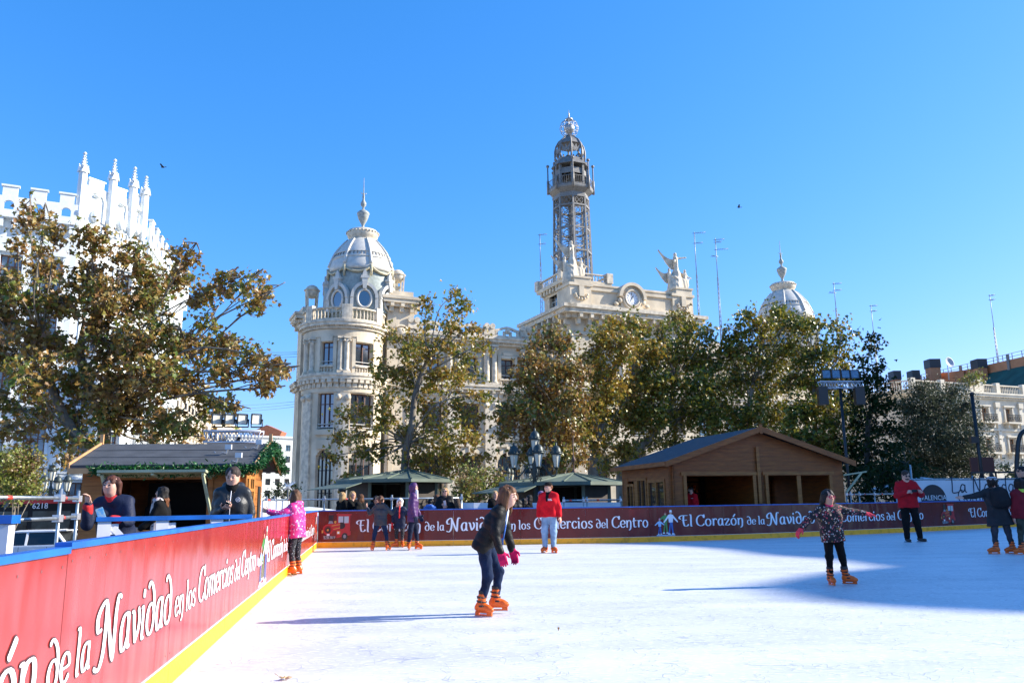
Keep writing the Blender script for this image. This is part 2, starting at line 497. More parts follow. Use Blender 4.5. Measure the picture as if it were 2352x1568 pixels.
def slab(mb, wall, s0, s1, z0, z1, o0, o1, step=.5):
    n = max(1, int((s1 - s0) / step))
    for i in range(n):
        a, b_ = s0 + (s1 - s0) * i / n, s0 + (s1 - s0) * (i + 1) / n
        v = [wall(a, z0, o0), wall(b_, z0, o0), wall(b_, z0, o1), wall(a, z0, o1), wall(a, z1, o0), wall(b_, z1, o0), wall(b_, z1, o1), wall(a, z1, o1)]
        fs = [(0, 3, 2, 1), (4, 5, 6, 7), (0, 1, 5, 4), (2, 3, 7, 6)]
        if i == 0: fs.append((3, 0, 4, 7))
        if i == n - 1: fs.append((1, 2, 6, 5))
        mb.add(v, fs)
def barrier(name, pts, s0, s1, seams, label, phrases, low=None, rise=0.0):
    wall_, acc = poly_wall(pts)
    wall = lambda s, z, off: wall_(s, z * (1 + rise * (acc[-1] - s) / acc[-1]), off)
    root = empty(name, wall((s0 + s1) / 2, 0, 0), 0, label, 'rink barrier', 'boards around the ice rink')
    inv = Matrix.Translation(-root.location)
    def part(mb, nm, m):
        mb.v = [tuple(Vector(v) + (-root.location)) for v in mb.v]
        return mb.build(nm, m, root, recalc=nm != 'lettering' and nm != 'lettering_outline')
    ed = [s0] + seams + [s1]
    for a, b_ in zip(ed[:-1], ed[1:]):
        dz = -.018 if (low is not None and b_ <= low) else 0
        mb = MB(); slab(mb, wall, a + .003, b_ - .003, .13, WALL_H - .022 + dz, -.03, 0)
        mb.cur = 1
        ns = max(2, int((b_ - a) / .22))
        for k in range(ns):
            s_ = a + .06 + (b_ - a - .12) * k / (ns - 1)
            for zz in (WALL_H - .075 + dz,) + ((.2, .5) if k in (0, ns - 1) else ()):
                c0 = wall(s_, zz, .0012)
                t = (wall(s_ + .01, zz, .0012) - c0).normalized()
                mb.add([c0 + t * (.007 * math.cos(q)) + Vector((0, 0, .007 * math.sin(q))) for q in [k2 * PI / 3 for k2 in range(6)]], [(0, 1, 2, 3, 4, 5)])
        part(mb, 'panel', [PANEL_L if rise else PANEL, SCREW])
        mb = MB(); slab(mb, wall, a + .002, b_ - .002, WALL_H - .022 + dz, WALL_H + .006 + dz, -.06, .013); part(mb, 'cap_rail', BLUE)
        mb = MB(); slab(mb, wall, a + .002, b_ - .002, -.02, .15, -.02, .012); mb.cur = 1
        slab(mb, wall, a + .002, b_ - .002, .15, .156, -.002, .010); part(mb, 'kick_plate', [YEL, WHITEP])
        for s_ in (a + .05, b_ - .1):
            mb = MB(); slab(mb, wall, s_, s_ + .05, -.25, WALL_H - .035 + dz, -.08, -.031); part(mb, 'post', GALV)
    for (a, b_, cut) in phrases:
        w_, h_ = MB(), MB()
        phrase(w_, h_, wall, a, b_, .42, .345 if rise else .41, cut)
        part(h_, 'lettering_outline', HALO)
        part(w_, 'lettering', WHITEP)
    return root, wall, part

def s_on_left(px, py):                            # distance along the left wall of the point seen at px
    nrm = Vector((LD.y, -LD.x, 0))
    p = onplane(px, py, L0, nrm)
    return (p - LS).dot(LD)
LWLEN = (L1 - LS).length
s_n = s_on_left(222, 1400); s_c = s_on_left(586, 1280)
ph = (s_c - s_n) / (1 - frac('Navidad'))
pl0 = s_n - frac('Navidad') * ph + .04
lseams = [s_on_left(145, 1400), s_on_left(392, 1400), s_on_left(520, 1300), s_on_left(592, 1300), s_on_left(645, 1280), LWLEN - 3.6, LWLEN - 1.6]
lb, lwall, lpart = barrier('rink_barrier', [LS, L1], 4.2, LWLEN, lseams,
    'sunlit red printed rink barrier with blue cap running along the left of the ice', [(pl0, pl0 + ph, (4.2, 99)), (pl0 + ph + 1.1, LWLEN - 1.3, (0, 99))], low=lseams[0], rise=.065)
fwall_, facc = poly_wall(FWS)
def s_far(px):
    best = min((abs((lambda v: (CAMROT.transposed() @ (v - Vector((0, 0, CAM_H)))))(fwall_(s, .5, 0)).x / -(CAMROT.transposed() @ (fwall_(s, .5, 0) - Vector((0, 0, CAM_H)))).z * FPX + 1176 - px), s) for s in [facc[-1] * k / 1500 for k in range(1500)])
    return best[1]
S_SPLIT = s_far(1493)
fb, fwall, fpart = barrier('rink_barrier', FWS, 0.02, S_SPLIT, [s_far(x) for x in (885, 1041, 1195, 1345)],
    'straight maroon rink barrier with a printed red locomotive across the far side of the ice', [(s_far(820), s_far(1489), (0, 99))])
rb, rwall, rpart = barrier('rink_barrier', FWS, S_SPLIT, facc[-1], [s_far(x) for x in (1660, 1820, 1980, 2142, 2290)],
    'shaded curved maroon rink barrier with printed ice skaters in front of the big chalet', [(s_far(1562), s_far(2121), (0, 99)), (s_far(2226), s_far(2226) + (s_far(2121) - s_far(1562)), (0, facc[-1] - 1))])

# pictures printed on the boards
PCOL = dict(red=(.45, .015, .02), dred=(.2, .008, .01), blk=(.012, .012, .014), gold=(.6, .3, .05), gls=(.45, .5, .5), grey=(.25, .25, .27), wht=(.8, .8, .82), skin=(.6, .33, .22), blue=(.03, .12, .4), green=(.06, .25, .06), yel=(.7, .5, .1), pink=(.7, .3, .4), sky=(.35, .55, .75))
PM = [mat('print_' + k, v, .35) for k, v in PCOL.items()]
PI_ = {k: i for i, k in enumerate(PCOL)}
def picture(part, wall, name, s0, z0, w, h, shapes):
    mb = MB()
    for j, (c, pts) in enumerate(shapes):
        mb.cur = PI_[c]
        mb.poly([wall(s0 + x * w, z0 + y * h, .0015 + j * .0004) for x, y in pts])
    return part(mb, name, PM)
def circ(cx, cy, r, ry=None, n=16):
    return [(cx + r * math.cos(2 * PI * k / n), cy + (ry or r) * math.sin(2 * PI * k / n)) for k in range(n)]
def rect(a, b_, c, d):
    return [(a, c), (b_, c), (b_, d), (a, d)]
TRAIN = [('dred', [(.12, .25), (.5, .12), (.95, .3), (.95, .6), (.5, .62), (.2, .6)]), ('red', rect(.52, .95, .32, .93)), ('red', [(.48, .93), (.5, .98), (.98, .96), (1.0, .92)]), ('gls', rect(.56, .9, .64, .88)),
 ('blk', rect(.72, .75, .64, .88)), ('blk', circ(.66, .55, .13, .12)), ('red', [(.2, .6), (.62, .66), (.62, .4), (.24, .34)]), ('gold', [(.34, .56), (.62, .61), (.62, .585), (.34, .535)]), ('gold', [(.4, .44), (.62, .49), (.62, .465), (.4, .415)]),
 ('red', circ(.22, .42, .17, .19)), ('dred', circ(.22, .42, .125, .14)), ('blk', circ(.22, .40, .085, .1)), ('gold', circ(.22, .40, .035, .04)), ('wht', rect(.19, .28, .2, .27)), ('blk', [(.24, .68), (.38, .69), (.4, .95), (.38, .97), (.25, .97), (.23, .95)]), ('grey', [(.22, .62), (.4, .63), (.36, .72), (.26, .72)]), ('dred', rect(.23, .4, .93, .97)),
 ('grey', [(.08, .2), (.1, .08), (.45, .1), (.48, .18)]), ('blk', [(.14, .18), (.16, .1), (.19, .1), (.17, .18)]), ('blk', [(.26, .18), (.28, .1), (.31, .1), (.29, .18)]), ('blk', [(.38, .18), (.4, .1), (.43, .1), (.41, .18)]), ('red', [(.52, .12), (.98, .22), (.98, .36), (.5, .34)]), ('gold', rect(.52, .63, .25, .37)), ('wht', rect(.535, .6, .27, .34)), ('gold', rect(.02, .07, .3, .4)), ('blk', circ(.78, .17, .1, .13)), ('grey', circ(.78, .17, .05, .065)), ('gold', circ(.46, .68, .04, .05))]
def fig(cx, y0, hh, top, bot, hat, arms=.0):
    X = lambda x: cx + x * hh
    Y = lambda y: y0 + y * hh
    o = []
    P = lambda c, pts: o.append((c, [(X(a), Y(b_)) for a, b_ in pts]))
    P(bot, [(-.02, .5), (-.12, .05), (-.05, .03), (.01, .42), (.06, .03), (.13, .05), (.09, .5)]); P('wht', [(-.13, .05), (-.15, 0), (-.02, 0), (-.04, .05)]); P('wht', [(.05, .05), (.04, 0), (.17, 0), (.14, .05)])
    P(top, [(-.08, .48), (-.11, .78), (.0, .82), (.14, .78), (.11, .48)]); P(top, [(-.1, .78), (-.34, .5 + arms), (-.31, .45 + arms), (-.08, .68)]); P(top, [(.12, .78), (.36, .52 + arms), (.33, .47 + arms), (.1, .68)])
    P('skin', circ(.02, .87, .055, .065, 10)); P(hat, [(-.05, .89), (-.02, .98), (.06, .98), (.09, .89)])
    return o
SKATERS = [('sky', rect(.12, .95, .0, .035))] + fig(.52, .08, .86, 'green', 'green', 'dred', .1) + fig(.26, .05, .62, 'sky', 'blue', 'pink', .08) + fig(.76, .04, .95, 'wht', 'blue', 'wht')
picture(fpart, fwall, 'train_picture', s_far(738), .17, .82, .76, TRAIN)
picture(rpart, rwall, 'skaters_picture', s_far(1501), .17, s_far(1552) - s_far(1501), .74, SKATERS)
picture(rpart, rwall, 'train_picture', s_far(2160), .17, .9, .76, TRAIN)
picture(lpart, lwall, 'skaters_picture', s_on_left(592, 1280) + .05, .17, .95, .74, SKATERS)
picture(lpart, lwall, 'train_picture', LWLEN - 1.15, .17, .85, .76, TRAIN)
# ------------------------------------------------------------------ smooth bodies: rounded-cone fields turned into one skin
class Field:
    """union of rounded cones and ellipsoids, meshed as one continuous surface"""
    def __init__(s):
        s.pr = []
    def cone(s, a, b, ra, rb, k=0.03, flat=None):
        s.pr.append(('c', np.array(a, float), np.array(b, float), ra, rb, k, flat)); return s
    def ell(s, c, r, k=0.03, rot=None):
        s.pr.append(('e', np.array(c, float), np.array(r, float), rot, None, k, None)); return s
    def cut(s, c, r, k=0.01):
        s.pr.append(('x', np.array(c, float), np.array(r, float), None, None, k, None)); return s
    def halfcut(s, p, n):
        """keep the side the normal points away from"""
        s.pr.append(('h', np.array(p, float), np.array(n, float), None, None, 0, None)); return s
    def chain(s, pts, rs, k=0.03):
        for i in range(len(pts) - 1):
            s.cone(pts[i], pts[i + 1], rs[i], rs[i + 1], k)
        return s
    def mesh(s, h, disp=None):
        lo = np.full(3, 1e9); hi = np.full(3, -1e9)
        for p in s.pr:
            if p[0] == 'c':
                m = max(p[3], p[4]) + .03
                lo = np.minimum(lo, np.minimum(p[1], p[2]) - m); hi = np.maximum(hi, np.maximum(p[1], p[2]) + m)
            elif p[0] == 'e':
                m = (np.full(3, p[2].max()) if p[3] is not None else p[2]) + .03
                lo = np.minimum(lo, p[1] - m); hi = np.maximum(hi, p[1] + m)
        lo -= 2 * h; hi += 2 * h
        n = np.ceil((hi - lo) / h).astype(int) + 1
        ax = [lo[i] + h * np.arange(n[i]) for i in range(3)]
        F = np.full(n, 1.0, np.float32)
        for p in s.pr:
            if p[0] == 'h':
                nn = p[2] / np.linalg.norm(p[2])
                d = (ax[0][:, None, None] - p[1][0]) * nn[0] + (ax[1][None, :, None] - p[1][1]) * nn[1] + (ax[2][None, None, :] - p[1][2]) * nn[2]
                F = np.maximum(F, d.astype(np.float32)); continue
            k = p[5]
            if p[0] == 'c':
                m = max(p[3], p[4]) + k + 3 * h
                a0, a1 = np.minimum(p[1], p[2]) - m, np.maximum(p[1], p[2]) + m
            else:
                m = (np.full(3, p[2].max()) if p[3] is not None else p[2]) + k + 3 * h
                a0, a1 = p[1] - m, p[1] + m
            i0 = np.clip(np.floor((a0 - lo) / h).astype(int), 0, n - 1); i1 = np.clip(np.ceil((a1 - lo) / h).astype(int) + 1, 1, n)
            sl = tuple(slice(i0[i], i1[i]) for i in range(3))
            X = ax[0][sl[0]][:, None, None]; Y = ax[1][sl[1]][None, :, None]; Z = ax[2][sl[2]][None, None, :]
            if p[0] == 'c':
                a, b = p[1], p[2]; ba = b - a; L2 = max(ba @ ba, 1e-9)
                t = np.clip(((X - a[0]) * ba[0] + (Y - a[1]) * ba[1] + (Z - a[2]) * ba[2]) / L2, 0, 1)
                d = np.sqrt((X - a[0] - t * ba[0]) ** 2 + (Y - a[1] - t * ba[1]) ** 2 + (Z - a[2] - t * ba[2]) ** 2) - (p[3] + (p[4] - p[3]) * t)
            else:
                x, y, z = X - p[1][0], Y - p[1][1], Z - p[1][2]
                if p[3] is not None:
                    r = p[3]
                    x, y, z = (x * r[0][0] + y * r[1][0] + z * r[2][0], x * r[0][1] + y * r[1][1] + z * r[2][1], x * r[0][2] + y * r[1][2] + z * r[2][2])
                q = np.sqrt((x / p[2][0]) ** 2 + (y / p[2][1]) ** 2 + (z / p[2][2]) ** 2)
                d = (q - 1) * min(p[2]) * (1 if min(p[2]) > .6 * max(p[2]) else 1.15)
            G = F[sl]
            if p[0] == 'x':
                F[sl] = np.maximum(G, -d)
            else:
                hh = np.clip(.5 + .5 * (G - d) / k, 0, 1)
                F[sl] = G * (1 - hh) + d * hh - k * hh * (1 - hh)
        if disp is not None:
            F = F + disp(ax[0][:, None, None], ax[1][None, :, None], ax[2][None, None, :]).astype(np.float32)
        F[0], F[-1], F[:, 0], F[:, -1], F[:, :, 0], F[:, :, -1] = 1, 1, 1, 1, 1, 1
        return surface_net(F, lo, h)
def surface_net(F, lo, h):
    ins = F < 0
    c = np.zeros(np.array(F.shape) - 1, np.int8)
    for dx in (0, 1):
        for dy in (0, 1):
            for dz in (0, 1):
                c += ins[dx:F.shape[0] - 1 + dx, dy:F.shape[1] - 1 + dy, dz:F.shape[2] - 1 + dz]
    act = (c > 0) & (c < 8)
    idx = np.full(act.shape, -1, np.int64)
    cells = np.argwhere(act)
    idx[act] = np.arange(len(cells))
    acc = np.zeros((len(cells), 3)); cnt = np.zeros(len(cells))
    i, j, k = cells.T
    cor = [(a, b, d) for a in (0, 1) for b in (0, 1) for d in (0, 1)]
    for p in cor:
        for ax in range(3):
            if p[ax]: continue
            q = list(p); q[ax] = 1
            fa = F[i + p[0], j + p[1], k + p[2]]; fb = F[i + q[0], j + q[1], k + q[2]]
            m = (fa < 0) != (fb < 0)
            t = np.where(m, fa / np.where(fa == fb, 1, fa - fb), 0)
            for d in range(3):
                acc[:, d] += np.where(m, p[d] + (t if d == ax else 0), 0)
            cnt += m
    V = lo + h * (cells + acc / cnt[:, None])
    faces = []
    for ax in range(3):
        a = [slice(None)] * 3; b = [slice(None)] * 3
        a[ax] = slice(0, -1); b[ax] = slice(1, None)
        m = ins[tuple(a)] != ins[tuple(b)]
        o1, o2 = [(1, 2), (2, 0), (0, 1)][ax]
        e = np.argwhere(m)
        e = e[(e[:, o1] > 0) & (e[:, o2] > 0)]
        e = e[(e[:, o1] < F.shape[o1] - 1) & (e[:, o2] < F.shape[o2] - 1)]
        if not len(e): continue
        def sh(d1, d2):
            q = e.copy(); q[:, o1] -= d1; q[:, o2] -= d2
            return idx[q[:, 0], q[:, 1], q[:, 2]]
        f = np.stack([sh(1, 1), sh(0, 1), sh(0, 0), sh(1, 0)], 1)
        neg = ins[e[:, 0], e[:, 1], e[:, 2]]
        f[~neg] = f[~neg][:, ::-1]
        faces.append(f)
    return V, np.concatenate(faces)
def np_mesh(name, V, Fc, m, parent=None, smooth=True):
    me = bpy.data.meshes.new(name)
    me.vertices.add(len(V)); me.vertices.foreach_set('co', np.asarray(V, np.float32).ravel())
    nl = Fc.shape[1]
    me.loops.add(Fc.size); me.loops.foreach_set('vertex_index', Fc.ravel().astype(np.int32))
    me.polygons.add(len(Fc)); me.polygons.foreach_set('loop_start', np.arange(0, Fc.size, nl, dtype=np.int32))
    me.polygons.foreach_set('use_smooth', np.full(len(Fc), smooth))
    me.update(calc_edges=True); me.validate()
    return link_mesh(name, me, m, parent)
# ------------------------------------------------------------------ stone building blocks
STONE = mat('pale_stone', (.67, .56, .395), .8, var=.24, vscale=.7, bump=.15, bscale=14)
STONE2 = mat('carved_stone', (.67, .575, .425), .75, var=.3, vscale=2.5, bump=.2, bscale=20)
SLATE = mat('dome_scales', (.33, .37, .33), .6, var=.25, vscale=4)
LEAD = mat('dome_lead', (.60, .57, .49), .5, var=.12, vscale=3)
WOOD = mat('dark_wood', (.10, .035, .018), .5, var=.3, vscale=8)
GLASS = mat('window_glass', (.02, .025, .03), .06, spec=.8, var=.6, vscale=.7)
GLASS.node_tree.nodes['Principled BSDF'].inputs['IOR'].default_value = 2.1
IRON = mat('dark_iron', (.018, .018, .02), .5, .3)
IRONG = mat('grey_iron', (.23, .215, .19), .55, .2, var=.3, vscale=6)
SILVER = mat('polished_steel', (.42, .41, .39), .45, .7)
def plane_fn(o, ux, n):
    o, ux, n = Vector(o), Vector(ux), Vector(n)
    return lambda s, z, off: o + ux * s + n * off + Vector((0, 0, z))
def cyl_fn(c, r):
    """s is an angle in metres along the circle of radius r, starting at angle 0"""
    return lambda s, z, off: Vector((c[0] + (r + off) * math.cos(s / r), c[1] + (r + off) * math.sin(s / r), z))
def slab2(mb, wall, s0, s1, z0, z1, o0, o1, step=1e9):
    n = max(1, math.ceil((s1 - s0) / step))
    for i in range(n):
        a, b_ = s0 + (s1 - s0) * i / n, s0 + (s1 - s0) * (i + 1) / n
        v = [wall(a, z0, o0), wall(b_, z0, o0), wall(b_, z0, o1), wall(a, z0, o1), wall(a, z1, o0), wall(b_, z1, o0), wall(b_, z1, o1), wall(a, z1, o1)]
        fs = [(0, 3, 2, 1), (4, 5, 6, 7), (0, 1, 5, 4), (2, 3, 7, 6)]
        if i == 0: fs.append((3, 0, 4, 7))
        if i == n - 1: fs.append((1, 2, 6, 5))
        mb.add(v, fs)
def pierced(mb, wall, s0, s1, z0, z1, ops, o0, o1, step=1e9):
    """wall with openings [(a,b,c,d,arch)], all of one row sorted by a"""
    x = s0
    for (a, b_, c, d, arch) in sorted(ops):
        if a > x: slab2(mb, wall, x, a, z0, z1, o0, o1, step)
        if c > z0: slab2(mb, wall, a, b_, z0, c, o0, o1, step)
        if arch:
            r = (b_ - a) / 2; n = 10
            for k in range(n):
                p, q = a + (b_ - a) * k / n, a + (b_ - a) * (k + 1) / n
                m = abs((p + q) / 2 - (a + r)) / r
                zz = d - r + r * math.sqrt(max(0, 1 - m * m))
                slab2(mb, wall, p, q, zz, z1, o0, o1, step)
        elif d < z1: slab2(mb, wall, a, b_, d, z1, o0, o1, step)
        x = b_
    if x < s1: slab2(mb, wall, x, s1, z0, z1, o0, o1, step)
def window(parent, wall, a, b_, c, d, depth, arch=False, vbars=1, hbars=(.72,), fw=.09, wood=None, glass=None, rail=False, name='window'):
    w_ = MB()
    top = d - (b_ - a) / 2 if arch else d
    for (p, q, r, s_) in [(a, a + fw, c, top), (b_ - fw, b_, c, top), (a + fw, b_ - fw, c, c + fw)] + ([] if arch else [(a + fw, b_ - fw, d - fw, d)]):
        slab2(w_, wall, p, q, r, s_, -depth, -depth + .07)
    for k in range(vbars):
        x = a + (b_ - a) * (k + 1) / (vbars + 1)
        slab2(w_, wall, x - fw * .55, x + fw * .55, c + fw, (d if arch else d - fw) - .01, -depth, -depth + .075)
    for t in hbars:
        z = c + (top - c) * t
        slab2(w_, wall, a + fw, b_ - fw, z - fw * .4, z + fw * .4, -depth, -depth + .06)
    o = w_.build(name, wood or WOOD, parent)
    g_ = MB()
    if arch:
        r = (b_ - a) / 2
        pts = [(a, c), (b_, c)] + [(a + r + r * math.cos(PI * k / 10), top + r * math.sin(PI * k / 10)) for k in range(11)]
    else:
        pts = [(a, c), (b_, c), (b_, d), (a, d)]
    g_.poly([wall(x, z, -depth + .03) for x, z in pts])
    g_.build('pane', glass or GLASS, o)
    if rail:
        r_ = MB()
        for z in (c + .42, c + .12):
            slab2(r_, wall, a - .02, b_ + .02, z, z + .06, -.12, -.06)
        r_.build('window_rail', LEAD if rail == 1 else IRON, o)
    return o
def cornice(mb, wall, s0, s1, z, h, out, step=1e9, dent=None, br=None):
    slab2(mb, wall, s0 - out * .35, s1 + out * .35, z, z + h * .35, 0, out * .45, step)
    slab2(mb, wall, s0 - out * .8, s1 + out * .8, z + h * .35, z + h * .72, 0, out * .85, step)
    slab2(mb, wall, s0 - out, s1 + out, z + h * .72, z + h, 0, out, step)
    if dent:
        n = int((s1 - s0) / dent)
        for k in range(n):
            x = s0 + (k + .25) * dent
            slab2(mb, wall, x, x + dent * .5, z + h * .2, z + h * .35 - .004, 0, out * .62)
    if br:
        n = max(1, int((s1 - s0) / br))
        for k in range(n + 1):
            x = s0 + .1 + k * (s1 - s0 - .6) / n
            slab2(mb, wall, x, x + .4, z - h * .5, z - .004, 0, out * .4)
            slab2(mb, wall, x + .02, x + .38, z - .01, z + h * .34, 0, out * .8)
BAL = [(.07, 0), (.07, .05), (.05, .08), (.075, .2), (.085, .3), (.05, .48), (.04, .6), (.07, .64), (.07, .7)]
def balustrade(mb, wall, s0, s1, z, h=.95, sp=.3, off=-.15, step=1e9):
    slab2(mb, wall, s0, s1, z, z + .12, off - .14, off + .14, step)
    slab2(mb, wall, s0, s1, z + h - .14, z + h, off - .15, off + .15, step)
    n = max(1, int((s1 - s0) / sp))
    for k in range(n):
        p = wall(s0 + (k + .5) * (s1 - s0) / n, z + .12, off)
        mb.lathe([(r, q / .7 * (h - .26)) for r, q in BAL], (p.x, p.y, p.z), 6)
def column(mb, p, z0, z1, r, ionic=True):
    h = z1 - z0
    mb.cbox((p[0], p[1], z0 + .1), (r * 2.7, r * 2.7, .2))
    mb.lathe([(r * 1.3, .2), (r * 1.3, .3), (r * 1.08, .36), (r, .45), (r * .97, h * .5), (r * .84, h - .55), (r * .95, h - .5), (r * .85, h - .45), (r * 1.0, h - .2)], (p[0], p[1], z0), 14)
    mb.cbox((p[0], p[1], z1 - .08), (r * 2.5, r * 2.5, .16))
    if ionic:
        for s_ in (-1, 1):
            for q in (-1, 1):
                mb.sphere((p[0] + s_ * r * 1.05, p[1] + q * r * .8, z1 - .34), r * .42, 8, 6)

# ------------------------------------------------------------------ post office with corner domes, clock and iron tower
PO_O = at(829, 704, 80); PO_O.z = 0
PO_A = R(24.3)
PO = empty('post_office', PO_O, PO_A, 'pale stone post office with corner dome, clock front and openwork iron tower', 'building')
PU = Vector((math.cos(PO_A), math.sin(PO_A), 0)); PW = Vector((-math.sin(PO_A), math.cos(PO_A), 0))
def loc(px, py, y0):
    p = onplane(px, py, PO_O + PW * y0, PW) - PO_O
    return p.dot(PU), p.z
YF = -2.9                                          # wall plane of the wings
fw_ = plane_fn((0, YF, 0), (1, 0, 0), (0, -1, 0))
G0 = -1.25
# core mass behind everything (parts butt against it)
mb = MB()
core = [(-4.6, 3.2), (-.4, 14), (58, 14), (58, YF + .9), (-1.5, YF + .9)]
mb.prism(core, G0, 17.3, 'z')
mb.build('core', STONE, PO)
# wings: three storeys, left and right of the middle block
XC0, XC1 = 21.4, 37.3
wins_l = [6.75, 10.8, 14.95, 19.1]
wins_r = [39.8, 43.9, 48.0, 52.1]
for nm, (xa, xb, ws) in dict(l=(4.85, XC0, wins_l), r=(XC1, 56, wins_r)).items():
    mb = MB()
    pierced(mb, fw_, xa, xb, G0, 6.9, [(x - 1.25, x + 1.25, .2, 6.0, True) for x in ws], -.9, 0)
    pierced(mb, fw_, xa, xb, 6.9, 12.0, [(x - 1.05, x + 1.05, 7.75, 10.9, False) for x in ws], -.9, 0)
    pierced(mb, fw_, xa, xb, 12.0, 17.2, [(x - .75, x + .75, 13.5, 15.65, False) for x in ws], -.9, 0)
    for x in ws:                                   # raised surrounds
        for (p, q, r, s_) in ((x - 1.15, x - .8, 13.0, 16.0), (x + .8, x + 1.15, 13.0, 16.0), (x - .78, x + .78, 15.7, 16.0), (x - .55, x + .55, 16.03, 16.35)):
            slab2(mb, fw_, p, q, r, s_, .002, .14)
        slab2(mb, fw_, x - 1.15, x + 1.15, 7.2, 7.6, .002, .3)
        slab2(mb, fw_, x - .3, x + .3, 5.6, 6.6, .002, .25)
        for k in range(13):
            t0, t1 = PI * k / 13, PI * (k + 1) / 13
            mb.prism([(x + rr * math.cos(t), 4.75 + rr * math.sin(t)) for rr, t in ((1.3, t0), (1.65, t0), (1.65, t1), (1.3, t1))], YF - .14, YF - .002, 'y')
    mb.build('wing_wall', STONE, PO)
    mb = MB()
    cornice(mb, fw_, xa, xb, 11.95, .85, .75, br=.9)
    cornice(mb, fw_, xa, xb, 17.0, .8, .8, dent=.3)
    slab2(mb, fw_, xa, xb, 6.55, 6.85, .002, .18)
    mb.build('cornice', STONE2, PO)
    cols = [x + 2.07 for x in ws[:-1]] + ([ws[0] - 2.07] if nm == 'r' else [])
    for x in cols:
        cm = MB()
        for dx in (-.42, .42): column(cm, (x + dx, YF - .3), 12.82, 16.95, .3)
        cm.build('column_pair', STONE2, PO)
        cm = MB()
        cm.box(x - .6, x + .6, YF - .32, YF - .004, G0, 11.2)
        cm.box(x - .75, x + .75, YF - .4, YF - .002, 11.203, 11.93)
        for s_ in (-1, 1): cm.lathe([(.3, 0), (.3, .36)], (x + s_ * .5, 0, 0), 10); 
        cm.v[-40:] = [(v[0], YF - .34 - v[2] * .9 + .2, 10.75 + v[1]) for v in cm.v[-40:]]
        cm.build('pilaster', STONE2, PO)
    for x in ws:
        window(PO, fw_, x - .75, x + .75, 13.5, 15.65, .55, rail=1)
        window(PO, fw_, x - 1.05, x + 1.05, 7.75, 10.9, .6, vbars=2, rail=1)
        window(PO, fw_, x - 1.25, x + 1.25, .2, 6.0, .7, arch=True, vbars=2)
        mb = MB(); balustrade(mb, fw_, x - 1.0, x + 1.0, 12.8, .75, .3, .12); mb.build('balustrade', STONE2, PO)
    # scrolled parapet
    mb = MB()
    slab2(mb, fw_, xa, xb, 17.8, 18.15, -.35, .05)
    for x in cols + [cols[0] - 4.15]:
        for dx in (-.45,):
            mb.box(x - .6, x + .6, YF - .12, YF + .3, 18.153, 19.15)
            for s_ in (-.32, .32):
                c_ = MB(); c_.lathe([(.3, 0), (.3, .12)], (0, 0, 0), 12)
                mb.add([(x + s_ + v[0], YF - .14 - v[2], 19.05 + v[1]) for v in c_.v], c_.f)
    for x in ws:
        for k in range(10):                       # sagging band with openings under it
            t0, t1 = -1.4 + .28 * k, -1.4 + .28 * (k + 1)
            f_ = lambda t: 18.72 + .16 * math.cos(t * 2.2)
            mb.prism([(x + t0, f_(t0)), (x + t1, f_(t1)), (x + t1, f_(t1) + .26), (x + t0, f_(t0) + .26)], YF - .05, YF + .25, 'y')
        for t0 in (-1.35, -.45, .25, 1.1):
            mb.box(x + t0, x + t0 + .28, YF - .02, YF + .22, 18.153, 18.62)
        mb.sphere((x, YF - .05, 18.6), .3, 8, 6)
    mb.build('parapet', STONE2, PO)
# corner: square piers, curved bay, terrace
BC, BR = (-2.15, -2.3), 3.72
bay = cyl_fn(BC, BR)
def bang(px, z=12):                                # arc position of the bay point seen at px
    best = None
    camL = Vector(((-PO_O).dot(PU), (-PO_O).dot(PW)))
    for k in range(721):
        t = -PI + 2 * PI * k / 720
        p = PO_O + PU * (BC[0] + BR * math.cos(t)) + PW * (BC[1] + BR * math.sin(t))
        if (Vector((BC[0] + BR * math.cos(t), BC[1] + BR * math.sin(t))) - camL).dot(Vector((math.cos(t), math.sin(t)))) > 0: continue
        d = CAMROT.transposed() @ (Vector((p.x, p.y, z)) - Vector((0, 0, CAM_H)))
        e = abs(d.x / -d.z * FPX + 1176 - px)
        if best is None or e < best[0]: best = (e, t)
    return best[1] * BR
b0, b1 = bang(694), bang(878)
if b1 < b0: b1 += 2 * PI * BR
if b0 > 0: b0 -= 2 * PI * BR; b1 -= 2 * PI * BR
w1, w2 = (bang(739, 15), bang(765, 15)), (bang(817, 15), bang(854, 15))
wl1, wl2 = (bang(729, 9.5), bang(766, 9.5)), (bang(805, 9.5), bang(858, 9.5))
wa1, wa2 = (bang(724, 4), bang(764, 4)), (bang(800, 4), bang(857, 4))
mb = MB()
pierced(mb, bay, b0, b1, G0, 6.9, [(*wa1, .0, 5.9, True), (*wa2, .0, 5.9, True)], -.7, 0, .35)
pierced(mb, bay, b0, b1, 6.9, 12.0, [(*wl1, 7.75, 11.0, False), (*wl2, 7.75, 11.0, False)], -.7, 0, .35)
pierced(mb, bay, b0, b1, 12.0, 17.1, [(*w1, 13.5, 15.75, False), (*w2, 13.5, 15.75, False)], -.7, 0, .35)
for (a, b_) in (w1, w2):
    slab2(mb, bay, a - .35, a - .05, 12.85, 16.1, .002, .15, .3); slab2(mb, bay, b_ + .05, b_ + .35, 12.85, 16.1, .002, .15, .3)
    slab2(mb, bay, a + .02, b_ - .02, 15.8, 16.3, .002, .17, .3)
for (a, b_) in (wl1, wl2):
    slab2(mb, bay, a - .12, b_ + .12, 7.2, 7.65, .002, .3, .3)
    slab2(mb, bay, a + .1, b_ - .1, 5.95, 6.75, .002, .22, .3)
slab2(mb, bay, b0, b1, 16.25, 16.95, .002, .08, .35)
slab2(mb, bay, b0, b1, 11.1, 11.7, .002, .1, .35)
mb.build('bay_wall', STONE, PO)
